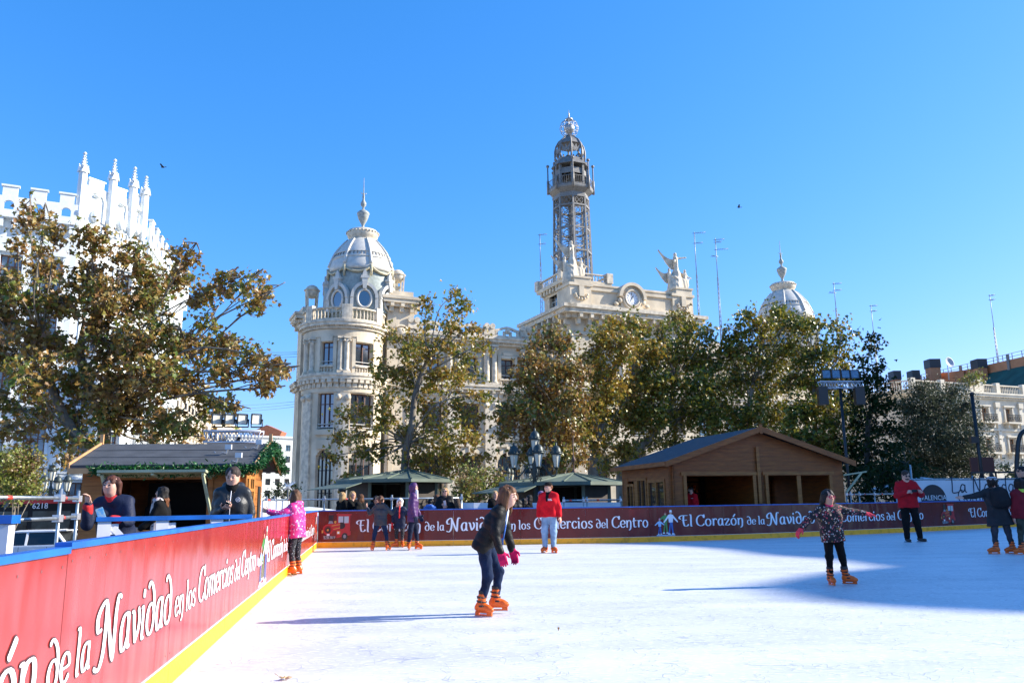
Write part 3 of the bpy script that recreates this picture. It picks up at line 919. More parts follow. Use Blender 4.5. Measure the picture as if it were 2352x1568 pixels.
window(PO, bay, *w1, 13.5, 15.75, .4, vbars=1, hbars=(.8,), rail=1); window(PO, bay, *w2, 13.5, 15.75, .4, vbars=1, hbars=(.8,), rail=1)
window(PO, bay, *wl1, 7.75, 11.0, .45, vbars=2, hbars=(.7,), rail=1); window(PO, bay, *wl2, 7.75, 11.0, .45, vbars=2, hbars=(.7,), rail=1)
window(PO, bay, *wa1, .0, 5.9, .5, arch=True, vbars=3, hbars=(.4, .8), wood=IRON, name='door'); window(PO, bay, *wa2, .0, 5.9, .5, arch=True, vbars=2)
mb = MB()
cornice(mb, bay, b0, b1, 11.95, .85, .6, .35, br=.55)
mb.build('cornice', STONE2, PO)
mb = MB()
cornice(mb, bay, b0, b1, 17.0, .8, .6, .35, dent=.22)
mb.build('cornice', STONE2, PO)
for a, b_ in (w1, w2):
    mb = MB(); balustrade(mb, bay, a - .05, b_ + .05, 12.82, .72, .26, .1, .3); mb.build('balustrade', STONE2, PO)
for px in (782, 796, 707, 719):
    s_ = bang(px, 15); p = bay(s_, 0, .1)
    cm = MB(); column(cm, (p.x, p.y), 12.82, 16.2, .26); cm.build('column', STONE2, PO)
for px in (707, 787):
    s_ = bang(px, 9); cm = MB()
    slab2(cm, bay, s_ - .55, s_ + .55, G0, 11.05, .003, .22, .3)
    for q in (-.4, .4):
        p = bay(s_ + q, 10.6, .3); cm.sphere((p.x, p.y, p.z), .28, 8, 6)
    cm.build('pilaster', STONE2, PO)
mb = MB(); balustrade(mb, bay, b0, b1, 17.85, 1.2, .36, .1, .35)
for px in (716, 797, 866):
    s_ = bang(px, 18.5); slab2(mb, bay, s_ - .45, s_ + .45, 17.85, 19.3, -.1, .34, .3)
mb.build('balustrade', STONE2, PO)
mb = MB(); mb.lathe([(BR - .02, 17.3), (BR - .02, 17.84)], (BC[0], BC[1], 0), 40); mb.build('terrace', STONE, PO)
def pier(cx, cy, hw, ztop):
    r_ = MB()
    r_.box(cx - hw, cx + hw, cy - hw, cy + hw, G0, 12.0)
    r_.box(cx - hw * .94, cx + hw * .94, cy - hw * .94, cy + hw * .94, 12.003, ztop - 1.5)
    for s_ in (-1, 1):                              # panels and pilaster strips
        r_.box(cx + s_ * hw * .62 - .22, cx + s_ * hw * .62 + .22, cy - hw - .12, cy - hw + .3, G0, 11.2)
    for fnn in (plane_fn((cx, cy - hw, 0), (1, 0, 0), (0, -1, 0)), plane_fn((cx - hw, cy, 0), (0, -1, 0), (-1, 0, 0)), plane_fn((cx + hw, cy, 0), (0, 1, 0), (1, 0, 0))):
        cornice(r_, fnn, -hw, hw, 11.97, .84, .5)
        cornice(r_, fnn, -hw * .94, hw * .94, ztop - 1.45, 1.0, .75, br=1.0)
    r_.box(cx - hw, cx + hw, cy - hw, cy + hw, ztop - 1.4, ztop - .42)
    r_.box(cx - hw * .9, cx + hw * .9, cy - hw * .9, cy + hw * .9, ztop - .42, ztop + .25)
    r_.lathe([(hw * .62, 0), (hw * .62, .18), (hw * .5, .18), (hw * .5, .06), (hw * .01, .06)], (0, 0, 0), 24)
    r_.v[-120:] = [(cx + v[0], cy - hw * .94 - v[2], ztop - 4.1 + v[1]) for v in r_.v[-120:]]
    r_.sphere((cx, cy - hw * .95, ztop - 4.1), hw * .42, 12, 8)
    r_.build('corner_pier', STONE, PO)
    g_ = MB()
    zc = ztop + 2.1
    g_.sphere((cx, cy, zc), .72, 18, 10)
    g_.lathe([(.78, -.06), (.84, 0), (.78, .06)], (cx, cy, zc + .12), 20)
    for k in range(4):
        t = PI / 4 + k * PI / 2
        g_.bar((cx + .75 * math.cos(t), cy + .75 * math.sin(t), zc + .2), (cx + .62 * math.cos(t), cy + .62 * math.sin(t), ztop + .25), .16)
    g_.build('globe_ornament', STONE2, PO)
pier(3.35, -1.55, 1.45, loc(924, 672, -2.9)[1] - .1)
pier(-4.55, 2.2, 1.15, 20.2)
# domes
def dome(cx, cy):
    zz = lambda y: at(829, y, 80).z
    root = MB()
    root.lathe([(3.05, 17.8), (3.05, zz(716)), (3.3, zz(716)), (3.32, zz(690)), (3.33, zz(665)), (3.3, zz(650)), (3.27, zz(636))], (0, 0, 0), 40)
    d = root.build('dome', SLATE, PO); d.location = (cx, cy, 0)
    up = MB()
    up.lathe([(3.36, zz(636)), (3.40, zz(630)), (3.36, zz(624)), (3.2, zz(615)), (3.02, zz(604)), (2.72, zz(590)), (2.28, zz(576)), (1.75, zz(562)), (1.42, zz(555))], (0, 0, 0), 40)
    for z_, r_ in ((606, 3.08), (594, 2.84)): up.lathe([(r_ - .05, zz(z_ + 1)), (r_ + .08, zz(z_)), (r_ - .05, zz(z_ - 1))], (0, 0, 0), 40)
    up.build('dome_cap', LEAD, d)
    sl = MB()
    for k in range(48):
        t = 2 * PI * k / 48
        if k % 6 in (0,): continue
        p, q = (2.96, zz(601)), (2.80, zz(593.5))
        sl.bar(((p[0] + .02) * math.cos(t), (p[0] + .02) * math.sin(t), p[1]), ((q[0] + .03) * math.cos(t), (q[0] + .03) * math.sin(t), q[1]), .1, .05)
    sl.build('dome_slots', IRONG, d)
    rb_ = MB()
    prof = [(3.36, 624), (3.22, 615), (3.04, 604), (2.76, 590), (2.32, 576), (1.79, 562), (1.5, 556)]
    for k in range(8):
        t = 2 * PI * k / 8 + R(2)
        rb_.tube([((r + .03) * math.cos(t), (r + .03) * math.sin(t), zz(y)) for r, y in prof], [.17, .16, .15, .14, .12, .1, .09], 6)
    rb_.build('dome_ribs', LEAD, d)
    gl = MB()
    for k in range(8):                             # swags and tassels between the ribs
        t0, t1 = 2 * PI * k / 8 + R(2), 2 * PI * (k + 1) / 8 + R(2)
        gl.tube([(3.42 * math.cos(t0 + (t1 - t0) * i / 8), 3.42 * math.sin(t0 + (t1 - t0) * i / 8), zz(632) - .55 * (1 - (i / 4 - 1) ** 2)) for i in range(9)], .13, 6)
        gl.tube([(3.42 * math.cos(t0), 3.42 * math.sin(t0), zz(628)), (3.45 * math.cos(t0), 3.45 * math.sin(t0), zz(652))], [.2, .1], 6)
    gl.build('garland', mat('gilded_stone', (.5, .43, .27), .6, var=.3, vscale=6), d)
    camd = (-PO_O - PU * cx - PW * cy)
    ac = math.atan2(camd.dot(PW), camd.dot(PU))
    for k in range(-2, 3):                         # oval windows with hoods
        t = ac + R(5) + k * PI / 4
        e, f = Vector((-math.sin(t), math.cos(t), 0)), Vector((math.cos(t), math.sin(t), 0))
        C0 = f * 3.2; zc = zz(704)
        w_ = MB()
        M_ = frame((C0.x, C0.y, zc), e, (0, 0, 1))
        w_.M = M_
        o_ = [(.68 * math.cos(2 * PI * i / 24), .9 * math.sin(2 * PI * i / 24)) for i in range(24)]
        w_.tube([(x, y, .34) for x, y in o_ + o_[:1]], .13, 6, False)
        for i in range(12):                        # hood
            a0, a1 = PI * i / 12, PI * (i + 1) / 12
            v = [(1.05 * math.cos(a), .05 + 1.3 * math.sin(a)) for a in (a0, a1)] + [(1.35 * math.cos(a), .05 + 1.62 * math.sin(a)) for a in (a1, a0)]
            w_.prism(v, .05, .5, 'z')
        w_.prism([(-.16, .95), (.16, .95), (.3, 2.0), (-.3, 2.0)], .1, .62, 'z'); w_.box(-.4, .4, 2.0, 2.25, .1, .66)
        w_.prism([(-.26, 2.25), (.26, 2.25), (.2, 2.6), (0, 2.95), (-.2, 2.6)], .2, .5, 'z')
        for s_ in (-1, 1): w_.box(s_ * 1.2 - .16, s_ * 1.2 + .16, -1.1, .05, .05, .42)
        ob = w_.build('oval_window', LEAD, d)
        w_ = MB(); w_.M = M_; w_.prism(o_, .24, .3, 'z'); w_.build('pane', GLASS, ob)
        w_ = MB(); w_.M = M_; w_.prism([(-1.03, -1.2), (1.03, -1.2), (1.03, .0)] + [(1.03 * math.cos(PI * i / 10), .05 + 1.28 * math.sin(PI * i / 10)) for i in range(11)] + [(-1.03, 0)], -.9, .22, 'z'); w_.build('dormer', SLATE, ob)
    tp = MB()
    tp.lathe([(1.45, zz(570.5)), (1.5, zz(566)), (1.36, zz(562)), (1.3, zz(554)), (1.42, zz(550)), (1.55, zz(546)), (1.6, zz(540)), (1.6, zz(536)), (1.45, zz(532)), (.6, zz(531))], (0, 0, 0), 32)
    for k in range(28):
        t = 2 * PI * k / 28; tp.sphere((1.62 * math.cos(t), 1.62 * math.sin(t), zz(538)), .11, 6, 4)
    tp.build('dome_lantern', STONE2, d)
    ur = MB()
    ur.lathe([(.48, zz(531)), (.42, zz(527)), (.16, zz(523)), (.14, zz(518)), (.28, zz(512)), (.48, zz(504)), (.58, zz(497)), (.6, zz(494)), (.66, zz(492)), (.62, zz(489)), (.4, zz(485)), (.12, zz(481)), (.1, zz(477)), (.28, zz(472)), (.3, zz(467)), (.14, zz(461)), (.1, zz(456)), (.14, zz(452)), (.08, zz(448)), (.1, zz(446)), (.05, zz(443)), (.035, zz(425)), (.025, zz(409))], (0, 0, 0), 16)
    for s_ in (-1, 1): ur.tube([(s_ * .08, 0, zz(447)), (s_ * .2, 0, zz(445)), (s_ * .3, 0, zz(443.5))], .04, 5)
    ur.build('finial', mat('finial_stone', (.36, .37, .33), .6, var=.3, vscale=5), d)
    return d
d0 = dome(0, 0)
d1 = copy_tree(d0, PO)
d1.location = (55.9, 0, 0)
for ch in d1.children:
    pass

# middle block with the clock
YC = -5.0
mid = plane_fn((0, YC, 0), (1, 0, 0), (0, -1, 0))
midl = plane_fn((XC0, 0, 0), (0, -1, 0), (-1, 0, 0))
mb = MB()
mx = [24.3, 29.35, 34.4]
pierced(mb, mid, XC0, XC1, G0, 6.9, [(x - 1.35, x + 1.35, 0, 6.2, True) for x in mx], -.9, 0)
pierced(mb, mid, XC0, XC1, 6.9, 12.0, [(x - 1.1, x + 1.1, 7.75, 11, False) for x in mx], -.9, 0)
pierced(mb, mid, XC0, XC1, 12.0, 20.2, [(x - .9, x + .9, 13.2, 17.2, True) for x in mx], -.9, 0)
mb.box(XC0, XC1, YC + .903, 6, G0, 20.2)
slab2(mb, mid, XC0 + .3, XC1 - .3, 18.4, 18.7, .002, .15)
mb.build('middle_block', STONE, PO)
for x in mx:
    window(PO, mid, x - 1.35, x + 1.35, 0, 6.2, .7, arch=True, vbars=2, name='window')
    window(PO, mid, x - 1.1, x + 1.1, 7.75, 11, .6, vbars=2, rail=1)
    window(PO, mid, x - .9, x + .9, 13.2, 17.2, .6, arch=True, rail=1)
for x in [26.8, 31.9]:
    cm = MB()
    for dx in (-.45, .45): column(cm, (x + dx, YC - .35), 12.85, 18.3, .33)
    cm.build('column_pair', STONE2, PO)
mb = MB()
cornice(mb, mid, XC0 + .4, XC1 - .4, 20.15, 1.3, 1.5, br=1.35)
cornice(mb, midl, -4, -YC, 20.15, 1.296, 1.5, br=1.35)
mb.box(XC0, XC1, YC + .01, 5.9, 20.2, 21.44)
cornice(mb, mid, XC0, XC1, 11.95, .85, .7, br=.9)
mb.build('cornice', STONE2, PO)
CX, CZ = loc(1450.5, 685.5, YC - .1)
mb = MB()
zt = loc(1420, 662, YC)[1]
mb.box(XC0 + .5, XC1 - .5, YC + .15, YC + 1.4, 21.44, zt)
mb.box(XC0 + 2.4, XC1 - 2.4, YC + .05, YC + 1.5, zt, zt + .22)
slab2(mb, mid, XC0 + 2.5, CX - 1.7, zt - .55, zt - .25, -.15, .05); slab2(mb, mid, CX + 1.7, XC1 - 2.7, zt - .55, zt - .25, -.15, .05)
slab2(mb, mid, XC0 + 2.5, XC1 - 2.7, 21.44, 22.0, -.15, .1)
o_ = [(CX + 1.38 * math.cos(t), CZ + .02 + 1.38 * math.sin(t)) for t in [PI * k / 20 for k in range(21)]]
mb.prism([(CX - 1.38, CZ - 1.25), (CX + 1.38, CZ - 1.25)] + o_, YC - .12, YC + 1.3, 'y')
for k in range(20):
    a0, a1 = PI * k / 20 - .05, PI * (k + 1) / 20 - .05
    mb.prism([(CX + r * math.cos(a), CZ + r * math.sin(a)) for r, a in ((1.4, a0), (1.75, a0), (1.75, a1), (1.4, a1))], YC - .5, YC + 1.32, 'y')
for s_ in (-1, 1):                                  # scrolls and laurel beside the dial
    for k in range(9):
        t = -PI / 2 + s_ * (.25 + k * .17)
        mb.sphere((CX + 1.12 * math.cos(t), YC - .18, CZ - .05 + 1.15 * math.sin(t)), .17, 7, 5)
    mb.sphere((CX + s_ * 1.5, YC - .15, CZ - .35), .32, 8, 6, (1, .5, 1)); mb.sphere((CX + s_ * 2.0, YC - .1, CZ - .75), .28, 8, 6, (1.2, .5, .8))
mb.build('attic', STONE, PO)
for (xa, xb) in ((XC0, XC0 + 2.6), (XC1 - 2.7, XC1 + .1)):
    mb = MB()
    za = loc(1330, 646, YC)[1]
    mb.box(xa, xb, YC - .1, YC + 3.0, 21.44, za - .5); mb.box(xa - .15, xb + .15, YC - .25, YC + 3.1, za - .5, za - .2)
    mb.box(xa + .5, xb - .1, YC - .2, YC + 2.4, za - .2, za + .35); mb.box(xa + .4, xb, YC - .3, YC + 2.5, za + .35, za + .55)
    mb.box((xa + xb) / 2 - .3, (xa + xb) / 2 + .3, YC - .35, YC - .1, za - 1.7, za - .55)
    for k in range(7):
        t = PI + PI * k / 6; mb.sphere(((xa + xb) / 2 + .75 * math.cos(t), YC - .2, za - 1.5 + .5 * math.sin(t)), .17, 7, 5)
    mb.build('pedestal', STONE, PO)
# the clock
cl = MB(); cl.lathe([(.78, 0), (.98, .0), (1.0, .22), (.82, .22), (.76, .05)], (0, 0, 0), 40)
CM = frame((CX, YC - .13, CZ), (1, 0, 0), (0, 0, 1))
cl.v = [tuple(CM @ Vector(v)) for v in cl.v]
clk = cl.build('clock', STONE2, PO)
cf = MB(); cf.prism([(.79 * math.cos(2 * PI * k / 40), .79 * math.sin(2 * PI * k / 40)) for k in range(40)], .01, .06, 'z'); cf.v = [tuple(CM @ Vector(v)) for v in cf.v]
cf.build('dial', mat('white_enamel', (.8, .8, .78), .35), clk)
nm_ = MB()
for k in range(60):
    t = 2 * PI * k / 60; r0 = .70 if k % 5 else .67
    nm_.bar((r0 * math.sin(t), r0 * math.cos(t), .066), (.75 * math.sin(t), .75 * math.cos(t), .066), .014 if k % 5 else .03, .008)
nm_.v = [tuple(CM @ Vector(v)) for v in nm_.v]
nm_.build('minute_track', IRON, clk)
for k in range(1, 13):
    t = 2 * PI * k / 12; s_ = str(k)
    text_mesh('numeral', s_, .2, IRON, clk, CM @ Matrix.Translation((.55 * math.sin(t) - .055 * len(s_), .55 * math.cos(t) - .07, .068)), .003)
for ang, ln, w_ in ((2 * PI * (1 + 5 / 60) / 12, .38, .07), (2 * PI * 4 / 60 - 2 * PI * 5 / 60, .6, .05)):
    h_ = MB(); h_.bar((-.12 * math.sin(ang), -.12 * math.cos(ang), .09), (ln * math.sin(ang), ln * math.cos(ang), .09), w_, .015); h_.v = [tuple(CM @ Vector(v)) for v in h_.v]
    h_.build('hand', IRON, clk)
# terrace block behind, carrying the iron tower
TX0, TZ = loc(1296, 640, .6); TX1 = loc(1386, 640, .6)[0]
SB = TX1 - TX0
TCX, TCY = (TX0 + TX1) / 2, .6 + SB / 2
TZ = loc(1290, 622, .6)[1] - 1.1
mb = MB()
tb = plane_fn((TX0, 0, 0), (0, -1, 0), (-1, 0, 0))
pierced(mb, tb, -(.6 + SB), -.6, 20, TZ - 1.2, [(-(.6 + SB * .5) - 1.25, -(.6 + SB * .5) + 1.25, 21.4, 25.6, True)], -.6, 0)
mb.box(TX0 + .603, TX1, .6, .6 + SB, 20, TZ - 1.2)
mb.box(TX0 - .1, TX1 + .1, .5, .7 + SB, TZ - 1.2, TZ - .8)
for s_ in range(7): mb.box(TX0 - .55, TX0 - .1, .8 + s_ * (SB - .6) / 6, 1.1 + s_ * (SB - .6) / 6, TZ - .95, TZ - .4)
mb.box(TX0 - .7, TX1 + .7, -.1, 1.3 + SB, TZ - .4, TZ)
mb.build('terrace_block', STONE, PO)
window(PO, tb, -(.6 + SB * .5) - 1.25, -(.6 + SB * .5) + 1.25, 21.4, 25.6, .4, arch=True, vbars=2, hbars=(.5, .95), wood=LEAD)
mb = MB()
fl, ff, fr_ = plane_fn((TX0 - .45, 0, 0), (0, -1, 0), (-1, 0, 0)), plane_fn((0, .15, 0), (1, 0, 0), (0, -1, 0)), plane_fn((TX1 + .45, 0, 0), (0, 1, 0), (1, 0, 0))
balustrade(mb, fl, -(1.0 + SB), -.5, TZ, 1.0, .36, 0); balustrade(mb, ff, TX0, TX1, TZ, 1.0, .36, 0); balustrade(mb, fr_, .5, 1.0 + SB, TZ, 1.0, .36, 0)
for x, y in ((TX0 - .45, .2), (TX1 + .45, .2), (TX0 - .45, 1.1 + SB), (TX1 + .45, 1.1 + SB)): mb.box(x - .4, x + .4, y - .4, y + .4, TZ - .002, TZ + 1.2)
mb.build('balustrade', STONE2, PO)
# openwork iron tower
def tz(y): return loc(1305, y, TCY)[1]
tw = empty('iron_tower', (TCX, TCY, 0)); tw.parent = PO
def oc(r, z, k, ph=PI / 8): return Vector((r * math.cos(k * PI / 4 + ph), r * math.sin(k * PI / 4 + ph), z))
z0, z1 = TZ, tz(458)
RB, RT = 2.3, 2.08
rr = lambda z: RB + (RT - RB) * (z - z0) / (z1 - z0)
mb = MB()
for k in range(8): mb.bar(oc(RB, z0, k), oc(RT, z1, k), .22, .22)
levels = [z0 + .25, tz(583), tz(480), z1 - .1, (tz(583) + tz(480)) / 2]
for z in levels:
    for k in range(8): mb.bar(oc(rr(z), z, k), oc(rr(z), z, k + 1), .14 if z == levels[4] else .24, .2)
mb.build('tower_frame', IRONG, tw)
lt = MB()
def lerp(a, b_, t): return a + (b_ - a) * t
for za, zb, n_ in ((tz(583), levels[4], 4), (levels[4], tz(480), 4), (z0, tz(583), 3)):
    for k in range(8):
        A, B, C_, D = oc(rr(za), za, k), oc(rr(za), za, k + 1), oc(rr(zb), zb, k), oc(rr(zb), zb, k + 1)
        for i in range(n_):
            t0, t1 = i / n_, (i + 1) / n_
            lt.bar(lerp(A, C_, t0), lerp(B, D, t1), .045, .045); lt.bar(lerp(B, D, t0), lerp(A, C_, t1), .045, .045)
        mid_a, mid_c = lerp(A, B, .5), lerp(C_, D, .5)
        lt.bar(lerp(A, B, .16), lerp(C_, D, .16), .06); lt.bar(lerp(A, B, .84), lerp(C_, D, .84), .06)
for k in range(8):                                  # ring band under the gallery
    za, zb = tz(480), z1 - .1
    A, B = oc(rr(za), (za + zb) / 2, k), oc(rr(za), (za + zb) / 2, k + 1)
    c_, e_ = (A + B) / 2, (B - A).normalized(); r_ = (zb - za) * .44
    pts = [c_ + e_ * (r_ * math.cos(t)) + Vector((0, 0, r_ * math.sin(t))) for t in [2 * PI * i / 16 for i in range(17)]]
    lt.tube(pts, .05, 5, False)
    for q in (-1, 1): lt.bar(c_ - e_ * r_ * .7 + Vector((0, 0, q * r_ * .7)), c_ + e_ * r_ * .7 - Vector((0, 0, q * r_ * .7)), .05)
lt.build('lattice', IRONG, tw)
st = MB()                                           # stair inside
for k in range(90):
    t = k * .42; z = z0 + (tz(400) - z0) * k / 90
    st.bar((.2 * math.cos(t), .2 * math.sin(t), z), (1.0 * math.cos(t), 1.0 * math.sin(t), z), .2, .04)
st.tube([(1.02 * math.cos(k * .42), 1.02 * math.sin(k * .42), z0 + .9 + (tz(400) - z0) * k / 90) for k in range(90)], .05, 4)
st.tube([(0, 0, z0), (0, 0, tz(375))], .14, 6)
st.build('spiral_stair', IRONG, tw)
gy = MB()
zg0, zg1 = z1, tz(441)
gy.lathe([(RT + .05, zg0), (2.15, zg0 + .35), (2.75, zg1 - .15), (2.8, zg1)], (0, 0, 0), 8, PI / 8, PI / 8 + 2 * PI, False)
gy.lathe([(2.8, zg1), (2.82, zg1 + .2), (1.9, zg1 + .2)], (0, 0, 0), 8, PI / 8, PI / 8 + 2 * PI, False)
gy.build('gallery_floor', IRONG, tw)
gr = MB()
for k in range(8):
    a, b_ = oc(2.75, zg1 + .2, k), oc(2.75, zg1 + .2, k + 1)
    for z in (.1, 1.05): gr.bar(a + Vector((0, 0, z)), b_ + Vector((0, 0, z)), .06)
    for i in range(9): p = lerp(a, b_, i / 8); gr.bar(p, p + Vector((0, 0, 1.05)), .03)
gr.build('gallery_railing', IRONG, tw)
zp1, zh = tz(372), tz(376)
for k in range(8):
    pm = MB(); p = oc(2.78, zg1 - .3, k); ztop = tz(384)
    pm.tube([p, Vector((p.x, p.y, zg1 + 1.4)), Vector((p.x, p.y, zg1 + 1.45)), Vector((p.x, p.y, ztop))], [.16, .16, .09, .08], 8); pm.sphere((p.x, p.y, ztop + .1), .2, 10, 6)
    pm.build('gallery_post', IRONG, tw)
    pm = MB(); pm.bar(oc(1.95, zg1 + .2, k), oc(1.95, zh + .2, k), .26); pm.build('cage_post', IRONG, tw)
rf = MB()
rf.lathe([(2.35, tz(387)), (2.3, tz(385)), (1.75, tz(370)), (1.72, tz(370))], (0, 0, 0), 8, PI / 8, PI / 8 + 2 * PI, False)
rf.lathe([(1.95, tz(395)), (2.0, tz(408)), (1.93, tz(408)), (1.88, tz(395))], (0, 0, 0), 8, PI / 8, PI / 8 + 2 * PI, False)
rf.build('gallery_roof', IRONG, tw)
cg = MB()
ribp = [(1.72, 372), (1.86, 362), (1.86, 350), (1.7, 338), (1.35, 327), (.8, 319), (.45, 316)]
for k in range(8):
    cg.tube([oc(r, tz(y), k) for r, y in ribp], .12, 5)
cg.lathe([(1.62, tz(336)), (1.38, tz(327.5)), (.85, tz(319)), (.4, tz(316)), (.4, tz(311)), (.1, tz(311))], (0, 0, 0), 8, PI / 8, PI / 8 + 2 * PI, False)
cg.build('cage_dome', IRONG, tw)
for k in range(8):                                  # spread-winged birds between the ribs
    a, b_ = oc(1.78, tz(352), k), oc(1.78, tz(352), k + 1)
    c_, e_ = (a + b_) / 2, (b_ - a).normalized()
    M_ = frame(c_, e_, (0, 0, 1))
    em = MB(); em.M = M_
    em.prism([(-.1, -.35), (.1, -.35), (.13, .2), (.06, .42), (.1, .52), (0, .6), (-.1, .5), (-.13, .2)], -.03, .03, 'z')
    for s_ in (-1, 1):
        for i in range(5):
            em.prism([(s_ * .1, .1 - i * .03), (s_ * (.5 - i * .03), .62 - i * .22), (s_ * (.58 - i * .03), .45 - i * .22), (s_ * .12, -.05 - i * .03)], -.02 + i * .006, .02 + i * .006, 'z')
    em.build('bird_emblem', IRONG, tw)
gb = MB()
gz = tz(295); gr_ = 1.15
for k in range(6):
    t = PI * k / 6
    gb.tube([(gr_ * math.sin(q) * math.cos(t), gr_ * math.sin(q) * math.sin(t), gz + gr_ * math.cos(q)) for q in [2 * PI * i / 24 for i in range(25)]], .035, 5, False)
for q in (.55, 1.05, PI / 2, 2.1, 2.6):
    gb.tube([(gr_ * math.sin(q) * math.cos(t), gr_ * math.sin(q) * math.sin(t), gz + gr_ * math.cos(q)) for t in [2 * PI * i / 24 for i in range(25)]], .03, 5, False)
gb.tube([(0, 0, tz(312)), (0, 0, gz + 1.2)], .1, 8); gb.lathe([(.4, 0), (.5, .12), (.2, .3), (.08, .4), (.12, .6), (.06, .7), (.1, .85), (.04, 1.0), (.03, tz(252) - gz - gr_)], (0, 0, gz + gr_ - .05), 10)
glb = gb.build('globe_frame', SILVER, tw)
sp = MB(); sp.sphere((0, 0, gz), .68, 24, 16); sp.build('globe', SILVER, glb)

# winged statue groups
def statue_mesh():
    f = Field()
    def fg(x, y, z, s, lean=0):
        f.cone((x, y, z), (x + lean * .3, y, z + .9 * s), .26 * s, .17 * s, .1); f.cone((x + lean * .3, y, z + .9 * s), (x + lean * .45, y, z + 1.4 * s), .2 * s, .21 * s, .1)
        f.ell((x + lean * .55, y - .03, z + 1.72 * s), (.12 * s, .14 * s, .17 * s), .05)
    fg(.2, 0, 1.55, 1.05, -.2); fg(-.45, .1, .3, .95, -.2); fg(.95, -.1, .3, .95, .1)
    f.cone((.1, 0, 3.0), (1.15, -.2, 3.15), .1, .06, .06); f.cone((.1, 0, 3.0), (-.2, -.35, 2.6), .1, .07, .06)
    f.cone((.0, .1, 0), (.2, .1, 1.6), .75, .4, .2); f.cone((-.5, .1, 1.5), (-.1, -.4, 1.2), .09, .07, .06); f.cone((1.0, -.1, 1.55), (1.5, -.3, 1.3), .09, .06, .06)
    f.ell((.75, -.2, .75), (.55, .2, .55), .1); f.cone((1.2, 0, .9), (1.55, 0, 1.35), .12, .05, .05)
    return f
sf = statue_mesh()
V, Fc = sf.mesh(.05, lambda X, Y, Z: .02 * np.sin(X * 19 + Z * 3) * np.sin(Y * 17 + Z * 2))
stat_body = (V, Fc)
def wing(mb, root, tip, droop, w_):
    root, tip = Vector(root), Vector(tip)
    n = 7
    for i in range(n):
        t0, t1 = i / n, (i + 1) / n
        a, b_ = lerp(root, tip, t0), lerp(root, tip, t1)
        a.z -= .25 * math.sin(PI * t0); b_.z -= .25 * math.sin(PI * t1)
        l0, l1 = w_ * (.4 + .75 * math.sin(PI * min(1, t0 * .9 + .18))) * (1 - t0 * .65), w_ * (.4 + .75 * math.sin(PI * min(1, t1 * .9 + .18))) * (1 - t1 * .65)
        dn = Vector((droop, .12, -1)).normalized()
        for y0, y1 in ((-.05, .05),):
            p = [a + Vector((0, y0, 0)), b_ + Vector((0, y0, 0)), b_ + dn * l1 + Vector((0, y0, 0)), a + dn * l0 * 1.1 + Vector((0, y0, 0))]
            q = [v + Vector((0, y1 - y0, 0)) for v in p]
            mb.add(p + q, [(0, 1, 2, 3), (7, 6, 5, 4), (0, 4, 5, 1), (1, 5, 6, 2), (2, 6, 7, 3), (3, 7, 4, 0)])
for (px, py, flip) in ((1316, 640, 1), (1556, 655, 1)):
    x, z = loc(px, py, YC + .9)
    za = loc(1330, 646, YC)[1] + .55
    so = np_mesh('statue', stat_body[0], stat_body[1], STONE2, PO)
    so.location = (x - .15, YC + 1.1, za - .25); so.scale = (1.22, 1.22, 1.3) if px < 1400 else (1.3, 1.3, 1.36)
    wm = MB()
    wing(wm, (.05, .15, 2.95), (-1.45, .35, 3.75), .35, .95); wing(wm, (-.55, .25, 1.75), (-1.75, .4, 2.15), .35, .9); wing(wm, (.95, .2, 1.85), (.35, .5, 2.75), .3, .8); wing(wm, (.2, .2, 2.95), (.75, .6, 3.55), -.2, .6)
    wm.build('wing', STONE2, so)
# ------------------------------------------------------------------ white gothic corner building on the left
WHITE = mat('white_render', (.74, .76, .72), .7, var=.06, vscale=1.2)
WHITE2 = mat('white_trim', (.78, .80, .77), .6, var=.08, vscale=2)
BROWN = mat('brown_joinery', (.20, .075, .03), .5, var=.3, vscale=6)
CURT = mat('curtained_glass', (.22, .28, .32), .1, spec=.6, var=.4, vscale=1.5)
P1 = at(187, 471, 85); ZT = P1.z; P1.z = 0
u1, u2, u3 = Vector((.89, .457, 0)).normalized(), Vector((.5, .866, 0)).normalized(), Vector((-.23, .97, 0)).normalized()
P2 = P1 + u2 * 7.9
P0 = P1 - u1 * 16
P3 = P2 + u3 * 30
GB = empty('gothic_building', P1, 0, 'tall white gothic building with battlements and four pinnacles behind the plane tree', 'building')
off = -P1
fa = plane_fn(P0 + off, u1, (u1.y, -u1.x, 0)); fb_ = plane_fn(P1 + off, u2, (u2.y, -u2.x, 0)); fc = plane_fn(P2 + off, u3, (u3.y, -u3.x, 0))
rows = [(23.4, 27.3), (17.4, 21.0), (11.6, 15.0), (5.4, 9.2), (-.8, 3.6)]
